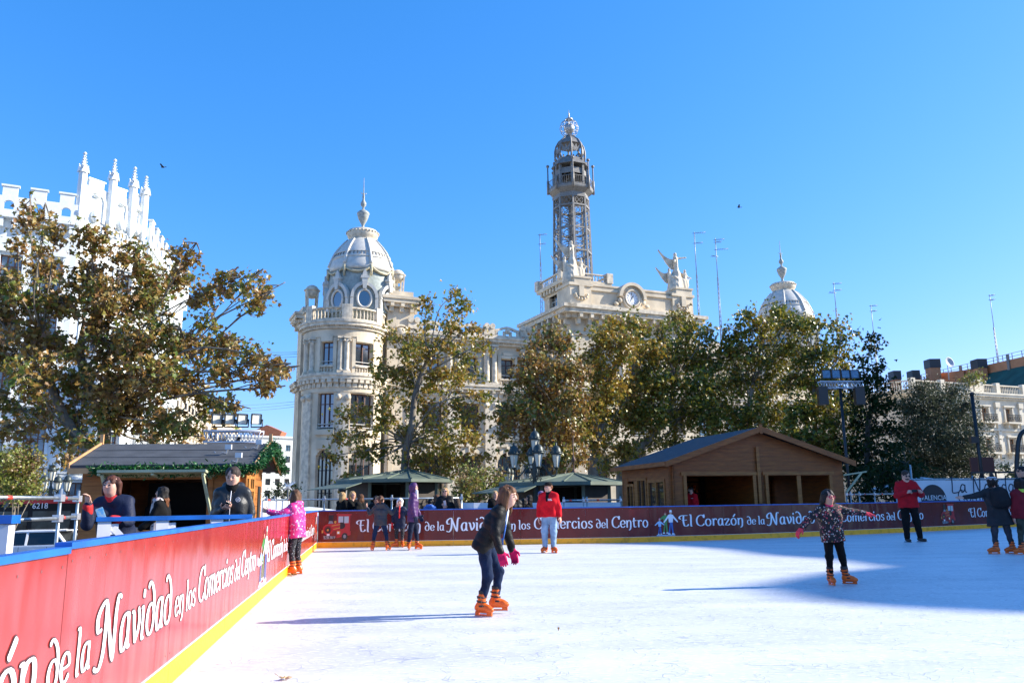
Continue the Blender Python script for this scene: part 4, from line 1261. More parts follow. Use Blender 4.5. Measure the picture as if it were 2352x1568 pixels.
for wall, ln, xs in ((fa, 16, [2.2, 6.1, 10.0, 13.7]), (fb_, 7.9, [2.2, 5.7]), (fc, 30, [2.5 + 3.9 * k for k in range(7)])):
    mb = MB()
    zprev = -1.25
    for (a, b_) in sorted(rows):
        pierced(mb, wall, 0, ln, zprev, b_ + .9, [(x - 1.0, x + 1.0, a, b_, False) for x in xs], -.6, 0)
        zprev = b_ + .9
    slab2(mb, wall, 0, ln, zprev, ZT - 2.6, -.6, 0)
    mb.build('wall', WHITE, GB)
    for (a, b_) in rows:
        for x in xs:
            w_ = window(GB, wall, x - 1.0, x + 1.0, a, b_, .5, vbars=2, hbars=(.7,), wood=BROWN, glass=CURT, fw=.12)
    mb = MB()
    for (a, b_) in rows:
        for x in xs:
            slab2(mb, wall, x - 1.3, x - 1.05, a, b_ + .3, .003, .16); slab2(mb, wall, x + 1.05, x + 1.3, a, b_ + .3, .003, .16)
            slab2(mb, wall, x - 1.4, x + 1.4, b_ + .3, b_ + .6, .003, .3)
            slab2(mb, wall, x - 1.5, x + 1.5, a - .3, a - .02, .003, .8)
        slab2(mb, wall, 0, ln, a - .9, a - .6, .003, .2)
    mb.build('window_surround', WHITE2, GB)
    mb = MB()
    for (a, b_) in rows[:3]:
        for x in xs:
            for z in (a, a + .95): slab2(mb, wall, x - 1.45, x + 1.45, z, z + .06, .7, .76)
            for k in range(15): slab2(mb, wall, x - 1.42 + .2 * k, x - 1.39 + .2 * k, a + .06, a + .95, .71, .75)
    mb.build('balcony_railing', IRON, GB)
    if wall is not fb_:                             # corbelled battlements
        mb = MB()
        slab2(mb, wall, 0, ln, ZT - 2.6, ZT - 2.2, -.6, .75)
        n_ = int(ln / 1.3)
        for k in range(n_):
            slab2(mb, wall, (k + .3) * ln / n_, (k + .7) * ln / n_, ZT - 3.6, ZT - 2.603, -.1, .6)
        m_ = max(1, round(ln / 2.9))
        for k in range(m_):
            a, b_ = ln * k / m_, ln * (k + 1) / m_
            pierced(mb, wall, a, b_, ZT - 2.2, ZT - .3, [(a + .85, a + 1.75, ZT - 1.75, ZT - .75, True)], .35, .7)
            slab2(mb, wall, a + .6, a + 2.0, ZT - .3, ZT + .75, .35, .7); slab2(mb, wall, a + .45, a + 2.15, ZT + .75, ZT + .95, .25, .8)
        mb.build('battlement', WHITE2, GB)
def s_on(wallp, u, px, py):
    p = onplane(px, py, wallp, Vector((u.y, -u.x, 0)))
    return (p - wallp).dot(u), p.z
mb = MB()
slab2(mb, fb_, 0, 7.9, ZT - 2.6, ZT + 1.6, -.5, .05)
pin = [s_on(P1, u2, *q) for q in ((194, 350), (263, 366), (309, 384), (335, 405))]
for (a, b_) in zip(pin[:-1], pin[1:]):
    s0, s1 = a[0] + .35, b_[0] - .35
    c = (s0 + s1) / 2; w_ = (s1 - s0) / 2
    slab2(mb, fb_, s0, s1, ZT + 1.6, ZT + 2.5, -.35, .0)
    slab2(mb, fb_, c - w_ * .6, c + w_ * .6, ZT + 2.5, ZT + 3.3, -.35, .0); slab2(mb, fb_, c - w_ * .7, c + w_ * .7, ZT + 3.3, ZT + 3.5, -.45, .1)
    for k in range(10):
        t0, t1 = PI * k / 10, PI * (k + 1) / 10
        v = [fb_(c + r * w_ * math.cos(t), ZT + .9 + r * 1.5 * math.sin(t), o) for o in (.005, .22) for r, t in ((.62, t0), (.8, t0), (.8, t1), (.62, t1))]
        mb.add(v, [(0, 1, 2, 3), (7, 6, 5, 4), (0, 4, 5, 1), (1, 5, 6, 2), (2, 6, 7, 3), (3, 7, 4, 0)])
    for q in (-.71, .71): slab2(mb, fb_, c + q * w_ - .12, c + q * w_ + .12, ZT - 1.5, ZT + .9, .055, .26)
    p = fb_(c, ZT - .9, .2); mb.sphere(p, .5, 10, 8, (1, 1, 1.5))
    p = fb_(c, ZT + 1.5, .1); mb.sphere(p, .42, 10, 6, (1, 1, .5))
mb.build('gable_screen', WHITE2, GB)
for (s_, zt) in pin:
    pm = MB(); p = fb_(s_, 0, .15)
    zb = ZT - 1.2; hh = zt - zb
    pm.lathe([(.2, -.9), (.62, 0), (.62, .3), (.5, .35), (.44, hh * .66), (.5, hh * .68), (.36, hh * .72)], (p.x, p.y, zb), 8, PI / 8, PI / 8 + 2 * PI, False)
    for k in range(4):
        t = PI / 4 + k * PI / 2; e = Vector((math.cos(t), math.sin(t), 0))
        pm.add([p + e * .56 + Vector((-e.y * .35, e.x * .35, zb + hh * .66)), p + e * .56 + Vector((e.y * .35, -e.x * .35, zb + hh * .66)), p + e * .5 + Vector((0, 0, zb + hh * .8)), p + Vector((0, 0, zb + hh * .72))], [(0, 1, 2), (0, 2, 3), (1, 3, 2)])
    pm.lathe([(.36, hh * .7), (.15, hh * .85), (.07, hh * .96), (.2, hh * .965), (.2, hh * .98), (.05, hh)], (p.x, p.y, zb), 8)
    for k in range(5):
        for q in range(4):
            t = q * PI / 2; z = hh * (.74 + k * .046); r = .36 - .3 * (k / 5) + .03
            pm.sphere((p.x + r * math.cos(t), p.y + r * math.sin(t), zb + z), .085, 6, 4)
    pm.build('pinnacle', WHITE2, GB)
ts, tz_ = s_on(P1, u2, 238, 536)
text_mesh('inscription', 'EQUITATIVA', 1.25, WHITE2, GB, frame(fb_(ts - .4, tz_ - .2, .1), u2, (0, 0, 1)), .12)

# ------------------------------------------------------------------ other buildings along the street on the left
CREAM = mat('cream_render', (.72, .64, .50), .75, var=.12, vscale=.8)
def block_building(name, label, o, ux, ln, dp, h, m, cols, rws, ww, wh, roof=None, group=None, zb=1.5, balc=False, wood=BROWN, glass=GLASS, trim=True, sides=True):
    ux = Vector(ux).normalized(); n = Vector((ux.y, -ux.x, 0)); o = Vector((o[0], o[1], 0))
    root = empty(name, o, 0, label, 'building', group)
    walls = [(plane_fn((0, 0, 0), ux, n), ln, cols)]
    if sides: walls += [(plane_fn(ux * ln, -n, ux), dp, max(2, int(cols * dp / ln))), (plane_fn(-n * dp, n, -ux), dp, max(2, int(cols * dp / ln)))]
    st_ = (h - zb - 1.2) / rws
    for wall, L_, nc in walls:
        mb = MB(); xs = [L_ * (k + .5) / nc for k in range(nc)]
        slab2(mb, wall, 0, L_, -1.25, zb, -.5, 0)
        for r in range(rws):
            z = zb + r * st_
            pierced(mb, wall, 0, L_, z, z + st_, [(x - ww / 2, x + ww / 2, z + .5, z + .5 + wh, False) for x in xs], -.5, 0)
        slab2(mb, wall, 0, L_, zb + rws * st_, h, -.5, 0)
        mb.build('wall', m, root)
        mb = MB(); cornice(mb, wall, 0, L_, h - .5, .5, .45)
        if trim:
            for r in range(rws):
                for x in xs:
                    z = zb + r * st_ + .5
                    slab2(mb, wall, x - ww / 2 - .2, x + ww / 2 + .2, z + wh + .1, z + wh + .35, .003, .22)
                    for q in (-1, 1): slab2(mb, wall, x + q * (ww / 2 + .12) - .1, x + q * (ww / 2 + .12) + .1, z, z + wh + .1, .003, .1)
        mb.build('cornice', WHITE2 if m is WHITE else m, root)
        for r in range(rws):
            for x in xs:
                z = zb + r * st_ + .5
                window(root, wall, x - ww / 2, x + ww / 2, z, z + wh, .35, vbars=1, hbars=(.7,), wood=wood, glass=glass)
        if balc:
            mb = MB()
            for r in range(rws):
                for x in xs:
                    z = zb + r * st_ + .42
                    bs = MB(); slab2(bs, wall, x - ww / 2 - .55, x + ww / 2 + .55, z - .22, z - .02, .004, .85); bs.build('balcony', m, root)
                    for zz in (z + .02, z + .95): slab2(mb, wall, x - ww / 2 - .5, x + ww / 2 + .5, zz, zz + .06, .74, .8)
                    kk = int((ww + 1) / .16)
                    for k in range(kk): slab2(mb, wall, x - ww / 2 - .48 + k * .16, x - ww / 2 - .45 + k * .16, z + .08, z + .95, .75, .79)
            mb.build('balcony_railing', IRON, root)
    mb = MB(); c = [Vector((0, 0, 0)), ux * ln, ux * ln - n * dp, -n * dp]
    mb.prism([(p.x, p.y) for p in [c[0] - n * .5 + ux * .5, c[1] - n * .5 - ux * .5, c[2] + n * .5 - ux * .5, c[3] + n * .5 + ux * .5]], h - .9, h - .3, 'z')
    mb.build('flat_roof', roof or STONE, root)
    return root, walls[0][0]
q = P2 + u3 * 30
b1_, w_b1 = block_building('apartment_block', 'cream apartment block with balconies in the sunlit street past the gothic building', q + u3 * .5 + Vector((.2, 0, 0)), u3, 26, 12, at(500, 890, q.y + 8).z, CREAM, 7, 5, 1.1, 2.1, balc=True)
q2 = q + u3 * 27
b2_, _ = block_building('apartment_block', 'lower pale apartment block at the far end of the sunlit street', q2 + Vector((.5, 0, 0)), (-.12, .99, 0), 30, 12, at(560, 955, q2.y + 5).z, mat('ochre_render', (.6, .5, .36), .8, var=.15, vscale=.7), 8, 4, 1.2, 2.0, balc=True)
o_ = at(596, 1050, 165)
b3_, w3_ = block_building('office_building', 'white modern office building with plain rows of windows beyond the small chalet', (o_.x - 6, o_.y - 3), (.8, .6, 0), 22, 10, at(640, 1003, 170).z, WHITE, 11, 5, 1.1, 1.3, zb=2.0, wood=IRON, trim=False)
mb = MB(); oo = at(612, 990, 178); mb.prism([(-3, 0), (3, 0), (3.4, .9), (0, 2.4), (-3.4, .9)], 0, 4, 'y'); mb.v = [(v[0] + oo.x - b3_.location.x, v[1] + oo.y - b3_.location.y, v[2] + oo.z - 1) for v in mb.v]
mb.build('penthouse', mat('terracotta', (.42, .16, .08), .8, var=.2), b3_)

# ------------------------------------------------------------------ buildings on the right
CR2 = mat('cream_stucco', (.70, .62, .47), .75, var=.14, vscale=1.0)
ru = Vector((.92, .392, 0)).normalized(); rn = Vector((ru.y, -ru.x, 0))
RO = at(2094, 900, 104); ZR = at(2094, 893, 104).z; RO.z = 0
def rs(px, py):
    p = onplane(px, py, RO, rn); return (p - RO).dot(ru), p.z
cb = empty('stucco_building', RO, 0, 'cream stucco building with roof balustrade and iron balconies on the right', 'building')
rw = plane_fn((0, 0, 0), ru, rn)
rl = plane_fn(Vector((0, 0, 0)) + Vector((-.55, .835, 0)) * 16, Vector((.55, -.835, 0)), (-.835, -.55, 0))
sA, sB = rs(2262, 950)[0], rs(2316, 950)[0]; sp_ = sB - sA
xs = [sA + k * sp_ for k in range(-4, 8) if sA + k * sp_ > 1.5]
LNR = xs[-1] + 2
zr = [(rs(2262, 967)[1], rs(2262, 936)[1]), (rs(2262, 1037)[1], rs(2262, 1006)[1]), (.2, 3.0)]
mb = MB(); zp = -1.25
for (a, b_) in sorted(zr):
    pierced(mb, rw, 0, LNR, zp, b_ + .7, [(x - .62, x + .62, a, b_, False) for x in xs], -.5, 0); zp = b_ + .7
slab2(mb, rw, 0, LNR, zp, ZR, -.5, 0)
slab2(mb, rl, 0, 16, -1.25, ZR, -.5, 0)
mb.build('wall', CR2, cb)
for (a, b_) in zr:
    for x in xs: window(cb, rw, x - .62, x + .62, a, b_, .35, vbars=1, hbars=(.7,), wood=mat('orange_joinery', (.30, .13, .05), .5))
mb = MB()
for i, x in enumerate(xs):
    for (a, b_) in zr[:2]:
        for q in (-1, 1): slab2(mb, rw, x + q * .8 - .12, x + q * .8 + .12, a, b_ + .15, .003, .14)
        slab2(mb, rw, x - 1.05, x + 1.05, b_ + .18, b_ + .38, .003, .3)
        slab2(mb, rw, x - 1.35, x + 1.35, a - .3, a - .08, .003, .95)
        for q in (-1, 1): slab2(mb, rw, x + q * .9 - .14, x + q * .9 + .14, a - .85, a - .303, .003, .6)
    xm = x + sp_ / 2
    slab2(mb, rw, xm - .3, xm + .3, zr[1][0] - 1, ZR - 1.2, .003, .2); slab2(mb, rw, xm - .45, xm + .45, ZR - 1.9, ZR - 1.203, .004, .34)
cornice(mb, rw, 0, LNR, ZR - .8, .8, .8, dent=.5); cornice(mb, rl, 0, 16, ZR - .8, .796, .8)
slab2(mb, rw, 0, LNR, zr[1][1] + 1.0, zr[1][1] + 1.3, .005, .25)
mb.build('trim', CR2, cb)
mb = MB(); balustrade(mb, rw, .2, LNR, ZR, 1.25, .34, -.2); balustrade(mb, rl, .2, 15.8, ZR, 1.25, .34, -.2)
for k in range(0, 9):
    x = .4 + k * LNR / 9; slab2(mb, rw, x - .35, x + .35, ZR, ZR + 1.5, -.5, .1)
xc = rs(2245, 870)[0]
slab2(mb, rw, xc - .9, xc + .9, ZR, ZR + 1.4, -.5, .12)
for k in range(10):
    a0, a1 = PI * k / 10, PI * (k + 1) / 10
    v = [rw(xc + r * math.cos(a), ZR + 1.4 + r * math.sin(a), o) for o in (-.5, .12) for r, a in ((.01, a0), (.9, a0), (.9, a1), (.01, a1))]
    mb.add(v, [(0, 1, 2, 3), (7, 6, 5, 4), (1, 5, 6, 2)])
mb.build('balustrade', CR2, cb)
for x in xs:
    for (a, b_) in zr[:2]:
        mb = MB()
        for z in (a - .05, a + .9): slab2(mb, rw, x - 1.3, x + 1.3, z, z + .06, .84, .9)
        for k in range(17): slab2(mb, rw, x - 1.28 + k * .16, x - 1.24 + k * .16, a, a + .9, .85, .89)
        for k in range(6): 
            p = rw(x - 1.1 + k * .44, a + .42, .87)
            mb.tube([p + Vector((.2 * math.cos(t) * ru.x, .2 * math.cos(t) * ru.y, .26 * math.sin(t))) for t in [PI * i / 5 for i in range(11)]], .03, 4, False)
        mb.build('balcony_railing', IRON, cb)
mb = MB(); mb.prism([(p.x, p.y) for p in [rw(.5, 0, -.5), rw(LNR, 0, -.5), rw(LNR, 0, -12), rl(.5, 0, -.5)]], ZR - .6, ZR - .1, 'z'); mb.build('flat_roof', STONE, cb)

ORG = mat('orange_render', (.50, .22, .10), .8, var=.15, vscale=.8)
GRN = mat('green_netting', (.015, .085, .065), .8, var=.35, vscale=.5)
oa, ob_ = at(2100, 872, 158), at(2420, 810, 124)
ou = Vector((ob_.x - oa.x, ob_.y - oa.y, 0)); oln = ou.length; ou.normalize(); on_ = Vector((ou.y, -ou.x, 0))
ZO = (oa.z + ob_.z) / 2
og = empty('orange_building', (oa.x, oa.y, 0), 0, 'orange building with green netted slope and roof rails rising behind the cream stucco building', 'building')
ow = plane_fn((0, 0, 0), ou, on_)
mb = MB(); slab2(mb, ow, 0, oln, -1.25, ZO, -10, 0); slab2(mb, ow, 0, oln, ZO - 1.5, ZO - .002, .002, .35); mb.build('wall', ORG, og)
mb = MB()
s_a = oln * .3
mb.add([ow(s_a, ZO - 1.5, .36), ow(oln, ZO - 1.5, .36), ow(oln, ZO - 7, 6), ow(s_a, ZO - 7, 6), ow(s_a, ZO - 7, .36), ow(oln, ZO - 7, .36)], [(0, 1, 2, 3), (0, 3, 4), (1, 5, 2), (3, 2, 5, 4)]); mb.build('green_slope', GRN, og)
mb = MB()
for k in range(16): slab2(mb, ow, oln * k / 16, oln * k / 16 + .09, ZO, ZO + 1.1, -.1, -.02)
for z in (.5, 1.05): slab2(mb, ow, 0, oln, ZO + z, ZO + z + .06, -.12, -.04)
for k in range(6): slab2(mb, ow, oln * (k + .4) / 6, oln * (k + .4) / 6 + .5, ZO - 1.7, ZO + .9, .36, .6)
mb.build('roof_rail', IRONG, og)
for (px, py, w_, h_) in ((2140, 826, 1.8, 4.6), (2247, 826, 1.5, 2.6), (2054, 853, 1.2, 2.6), (2097, 852, 1.2, 1.6)):
    p = at(px, py, 146 if px < 2200 else 138); cm = MB()
    cm.box(p.x - w_ / 2, p.x + w_ / 2, p.y - 1, p.y + 1, p.z - h_ - 6, p.z - 1.6); cm.cur = 1; cm.box(p.x - w_ / 2 - .1, p.x + w_ / 2 + .1, p.y - 1.1, p.y + 1.1, p.z - 1.6, p.z)
    cm.v = [(v[0] - oa.x, v[1] - oa.y, v[2]) for v in cm.v]; cm.build('chimney', [ORG, mat('black_metal', (.03, .03, .032), .5)], og)
p = at(2150, 858, 147); cm = MB(); q = at(2215, 866, 143); cm.prism([(p.x - oa.x, p.y - oa.y), (q.x - oa.x, q.y - oa.y), (q.x - oa.x + 1, q.y + 6 - oa.y), (p.x - oa.x + 1, p.y + 6 - oa.y)], p.z - 8, p.z, 'z'); cm.build('roof_room', ORG, og)
p = at(2178, 833, 141); cm = MB(); cm.lathe([(.01, 0), (.5, .08), (.9, .3), (.94, .36), (.88, .33), (.48, .12), (.01, .05)], (0, 0, 0), 18)
M_ = Matrix.Translation((p.x - oa.x, p.y - oa.y, p.z)) @ Matrix.Rotation(R(75), 4, 'X') @ Matrix.Rotation(R(20), 4, 'Y'); cm.v = [tuple(M_ @ Vector(v)) for v in cm.v]
cm.tube([(p.x - oa.x, p.y - oa.y + .2, p.z), (p.x - oa.x, p.y - oa.y + .4, p.z - 3)], .09, 6); cm.build('satellite_dish', mat('dish_grey', (.45, .46, .48), .5), og)

# tall aerials on distant roofs
AER = mat('aerial_metal', (.22, .25, .30), .5, .4)
def aerial(px, ytop, ybase, Y, label, arms):
    t, b_ = at(px, ytop, Y), at(px, ybase, Y)
    o = (b_.x, b_.y, b_.z - 6); H = t.z - b_.z + 6
    mb = MB(); r = .22; hm = H * .66
    for k in range(3):
        a = 2 * PI * k / 3; mb.tube([(r * math.cos(a), r * math.sin(a), 0), (.4 * r * math.cos(a), .4 * r * math.sin(a), hm)], .045, 4)
    n = int(hm / .7)
    for i in range(n):
        for k in range(3):
            a, c = 2 * PI * k / 3, 2 * PI * (k + 1) / 3; s0, s1 = r * (1 - .6 * i / n), r * (1 - .6 * (i + 1) / n)
            mb.tube([(s0 * math.cos(a), s0 * math.sin(a), hm * i / n), (s1 * math.cos(c), s1 * math.sin(c), hm * (i + 1) / n)], .025, 3)
    mb.tube([(0, 0, hm - .2), (0, 0, H)], .06, 5)
    for (dz, l, sg) in arms:
        mb.tube([(-.3 * sg, 0, H - dz), (l * sg, -.2, H - dz + .12)], .045, 4)
        for k in range(5): x = (.15 + .2 * k) * l * sg; mb.tube([(x, -.45, H - dz + .05), (x, .45, H - dz + .05)], .025, 3)
    ob = mb.build('aerial_mast', AER); ob.location = o
    tag(ob, label, 'aerial', 'television aerials above the roofs')
aerial(1242, 537, 640, 112, 'thin aerial mast just left of the iron tower', [(.2, 1.0, 1), (1.6, .8, 1)])
aerial(1606, 533, 735, 118, 'tall aerial mast just right of the right-hand statue group', [(.2, 1.7, 1), (1.8, 1.2, 1)])
aerial(1654, 547, 728, 122, 'aerial mast with bushy head midway between statue group and far dome', [(.3, 1.4, 1), (.7, .9, 1), (1.9, 1.9, 1), (3.0, .8, -1)])
aerial(1923, 648, 740, 128, 'short aerial mast just right of the far dome, over the plane trees', [(.3, 1.2, 1), (1.4, 1.1, 1), (1.8, .9, -1)])
aerial(2016, 700, 860, 132, 'aerial mast rising behind the darkest tree', [(.2, 1.0, 1), (1.1, .8, 1)])
aerial(2292, 676, 824, 140, 'aerial mast above the orange building', [(.2, .8, 1), (1.0, .7, 1)])

# overhead wires across the street
wr = MB()
for i, (ya, yb) in enumerate(((805, 808), (812, 812), (819, 818))):
    a, b_ = at(560, ya, 100), at(690, yb, 84); wr.tube([lerp(a, b_, t / 6) - Vector((0, 0, .15 * (1 - (t / 3 - 1) ** 2))) for t in range(7)], .025, 4)
tag(wr.build('overhead_wires', IRON), 'three dark wires strung across the street beside the corner dome', 'wires')
wr = MB()
for i, (ya, yb) in enumerate(((930, 922), (938, 928), (944, 934))):
    a, b_ = at(540, ya, 130), at(676, yb, 84); wr.tube([lerp(a, b_, t / 6) - Vector((0, 0, .12 * (1 - (t / 3 - 1) ** 2))) for t in range(7)], .02, 4)
tag(wr.build('overhead_wires', IRON), 'faint lower set of wires across the street over the floodlights', 'wires')

# unseen building off to the right, roofline shaped to cast the shade on the rink
sh = MB()
SBX = 60
prof = []
for q in ((2352, 1409), (1999, 1392), (1834, 1376), (1763, 1359), (1709, 1347), (1792, 1330), (1875, 1316), (1978, 1306), (2019, 1301), (1978, 1295), (1896, 1283), (1751, 1274), (1640, 1259), (1520, 1251)):
    g_ = onz(*q); hh = (SBX - g_.x) * SUN_DIR.z / SUN_DIR.x
    prof.append((g_.y + hh * SUN_DIR.y / SUN_DIR.z, hh))
prof.sort()
prof = [(prof[0][0] - .05, -1.25)] + prof + [(34.5, 33.5), (43, 33.5), (45, 29.5), (55, 30.0), (57, 27.5), (62.5, 27), (62.5, -1.25)]
sh.prism(prof, SBX, SBX + 14, 'x')
sb = sh.build('shade_building', STONE)
tag(sb, 'tall unseen stone building beside the square, shaped to shade the right of the ice', 'building')
sw = plane_fn((SBX, 24, 0), (0, 1, 0), (-1, 0, 0))
for r in range(5):
    for k in range(7):
        window(sb, plane_fn((SBX - .36, 24, 0), (0, 1, 0), (-1, 0, 0)), 2 + k * 5, 3.6 + k * 5, 2 + r * 5.2, 5 + r * 5.2, .3)
# ------------------------------------------------------------------ trees
def m_leaf(name, cols, trans=.30, rough=.38, spec=.5):
    m = bpy.data.materials.new(name); m.use_nodes = True
    nt = m.node_tree; b = nt.nodes['Principled BSDF']; L = nt.links.new
    ge = nd(nt, 'ShaderNodeNewGeometry')
    rp = nd(nt, 'ShaderNodeValToRGB'); rp.color_ramp.interpolation = 'LINEAR'
    while len(rp.color_ramp.elements) < len(cols): rp.color_ramp.elements.new(.5)
    for i, c in enumerate(cols):
        rp.color_ramp.elements[i].position = i / (len(cols) - 1); rp.color_ramp.elements[i].color = (*c, 1)
    tc = nd(nt, 'ShaderNodeTexCoord'); nz = nd(nt, 'ShaderNodeTexNoise'); nz.inputs['Scale'].default_value = .55; nz.inputs['Detail'].default_value = 2
    L(tc.outputs['Object'], nz.inputs['Vector'])
    ad = nd(nt, 'ShaderNodeMath', operation='MULTIPLY_ADD'); L(ge.outputs['Random Per Island'], ad.inputs[0]); ad.inputs[1].default_value = .62
    mr = nd(nt, 'ShaderNodeMapRange'); mr.inputs['From Min'].default_value = .3; mr.inputs['From Max'].default_value = .7; mr.inputs['To Min'].default_value = -.12; mr.inputs['To Max'].default_value = .5
    L(nz.outputs['Fac'], mr.inputs['Value']); L(mr.outputs[0], ad.inputs[2]); L(ad.outputs[0], rp.inputs[0])
    L(rp.outputs[0], b.inputs['Base Color'])
    b.inputs['Roughness'].default_value = rough
    b.inputs['Specular IOR Level'].default_value = spec
    tr = nd(nt, 'ShaderNodeBsdfTranslucent'); L(rp.outputs[0], tr.inputs[0])
    mx = nd(nt, 'ShaderNodeMixShader'); mx.inputs[0].default_value = trans
    L(b.outputs[0], mx.inputs[1]); L(tr.outputs[0], mx.inputs[2]); L(mx.outputs[0], nt.nodes['Material Output'].inputs[0])
    return m
LEAF_A = m_leaf('plane_leaves_autumn', [(0.084, 0.144, 0.021), (0.167, 0.203, 0.033), (0.239, 0.191, 0.042), (0.359, 0.203, 0.048), (0.179, 0.084, 0.030), (0.359, 0.275, 0.072)])
LEAF_B = m_leaf('plane_leaves_golden', [(0.062, 0.104, 0.017), (0.156, 0.177, 0.026), (0.291, 0.250, 0.031), (0.395, 0.250, 0.031), (0.208, 0.104, 0.023), (0.458, 0.354, 0.052)])
LEAF_C = m_leaf('plane_leaves_green', [(0.037, 0.082, 0.011), (0.082, 0.119, 0.017), (0.147, 0.166, 0.020), (0.331, 0.266, 0.027), (0.239, 0.129, 0.018), (0.129, 0.157, 0.023)])
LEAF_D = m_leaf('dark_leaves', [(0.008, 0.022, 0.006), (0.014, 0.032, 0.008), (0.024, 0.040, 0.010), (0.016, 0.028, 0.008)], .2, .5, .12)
LEAF_O = m_leaf('olive_leaves', [(.035, .050, .022), (.065, .080, .038), (.11, .12, .07), (.045, .060, .028)], .2, .5, .2)
LEAF_S = m_leaf('shrub_leaves', [(0.075, 0.128, 0.022), (0.150, 0.195, 0.030), (0.255, 0.255, 0.045), (0.180, 0.090, 0.045), (0.330, 0.300, 0.075)], .3)
BARK = mat('plane_bark', (.29, .25, .19), .85, col2=(.11, .09, .068), vscale=2.2, bump=.4, bscale=9, stretch=(1, 1, .4))
BARKD = mat('dark_bark', (.06, .05, .04), .9, var=.4, vscale=3, bump=.4, bscale=9)
STAR = np.array([(0, 0), (.34, -.08), (.3, .16), (.52, .34), (.22, .42), (.0, .95), (-.22, .42), (-.52, .34), (-.3, .16), (-.34, -.08)], float)
OVAL = np.array([(0, 0), (.16, .3), (.12, .7), (0, 1.0), (-.12, .7), (-.16, .3)], float)
rng = np.random.default_rng(11)
def leaves_mesh(name, P, size, m, parent, shape=STAR, droop=.5, bend=.16):
    N = len(P)
    t = rng.uniform(0, 2 * PI, N); ph = rng.uniform(-1.2, 1.2, N)
    ax = np.stack([np.cos(t) * np.cos(ph), np.sin(t) * np.cos(ph), np.sin(ph) - droop], 1); ax /= np.linalg.norm(ax, axis=1)[:, None]
    r_ = rng.normal(size=(N, 3)); side = np.cross(ax, r_); side /= np.linalg.norm(side, axis=1)[:, None]
    nrm = np.cross(side, ax)
    s = size * rng.uniform(.6, 1.25, N)
    V = P[:, None, :] + s[:, None, None] * (shape[None, :, 0, None] * side[:, None, :] + shape[None, :, 1, None] * ax[:, None, :] + bend * (np.abs(shape[None, :, 0, None]) * 1.6 - shape[None, :, 1, None] ** 2) * nrm[:, None, :])
    k = len(shape)
    F = np.arange(N * k).reshape(N, k)
    return np_mesh(name, V.reshape(-1, 3), F, m, parent, smooth=False)
def tree(name, label, base, Y, blobs, leaf, trunk_r, size, dens, clump_r, forks, bark=BARK, shape=STAR, group='plane trees around the square', per=26, depth=1.0, zbase=-1.25, cat='tree', droop=.5, twig=1):
    """blobs are (px, py, r_px): the masses of the crown; forks: points (px, py) the trunk passes before it splits"""
    b_ = at(base[0], base[1], Y); o = Vector((b_.x, Y, zbase))
    root = empty(name, o, 0, label, cat, group)
    rr_ = random.Random(int(base[0] * 7 + Y))
    tk = MB()
    path = [Vector((0, 0, 0))] + [at(px, py, Y + rr_.uniform(-.3, .3)) - o for px, py in forks]
    path[0] = Vector((path[1].x - (path[1].x * .15), rr_.uniform(-.2, .2), 0)) if len(path) > 1 else path[0]
    sm = smooth_line(path, 5)
    nn = len(sm)
    tk.tube(sm, [trunk_r * (1.35 if i == 0 else 1) * (1 - .5 * i / nn) for i in range(nn)], 9)
    top = sm[-1]; k = Y / FPX
    P = []
    for (px, py, r) in blobs:
        c = at(px, py, Y + rr_.uniform(-1, 1) * depth * 2.2) - o; rad = r * k
        # limb
        want = c.z - .6 * math.hypot(c.x - top.x * .8, c.y) - rr_.uniform(-1.3, 2.2)
        s_ = min(sm[nn // 3:], key=lambda q: abs(q.z - want))
        mid = lerp(s_, c, .5) + Vector((rr_.uniform(-.5, .5), rr_.uniform(-.5, .5), rr_.uniform(-.5, .9))) * (c - s_).length * .24
        limb = smooth_line([s_, mid, c, c + (c - mid) * .25], 4)
        lr = trunk_r * rr_.uniform(.12, .22)
        tk.tube(limb, [max(.018, lr * (1 - .85 * i / len(limb))) for i in range(len(limb))], 6)
        nc = max(4, int(dens * r * r / 900 * (Y / 26) ** 0))
        for _ in range(nc):
            d = Vector((rr_.gauss(0, 1), rr_.gauss(0, 1), rr_.gauss(0, 1))).normalized() * (rr_.random() ** .42) * rad * 1.08
            d.y *= 1.25 * depth; d.z *= .92
            e = c + d
            f = limb[rr_.randrange(len(limb) // 2, len(limb))]
            if twig:
                m_ = lerp(f, e, .5) + Vector((rr_.uniform(-.15, .15), rr_.uniform(-.15, .15), rr_.uniform(-.05, .2)))
                tk.tube([f, m_, e], [.03, .02, .009], 3, False)
            n_ = int(per * rr_.uniform(.5, 1.3))
            q = rng.normal(size=(n_, 3)) * np.array([1, 1, .8]) * clump_r * rr_.uniform(.55, 1.1)
            # a few leaves strung along the twig
            P.append(np.array(e) + q)
            if twig: P.append(np.array([lerp(m_, e, t) for t in np.linspace(.2, .9, 4)]) + rng.normal(size=(4, 3)) * .1)
    tk.build('trunk', bark, root, recalc=False)
    P = np.concatenate(P)
    leaves_mesh('crown', P, size, leaf, root, shape, droop)
    return root, len(P)
NL = 0
def T(*a, **k):
    global NL
    r_, n_ = tree(*a, **k); NL += n_; return r_
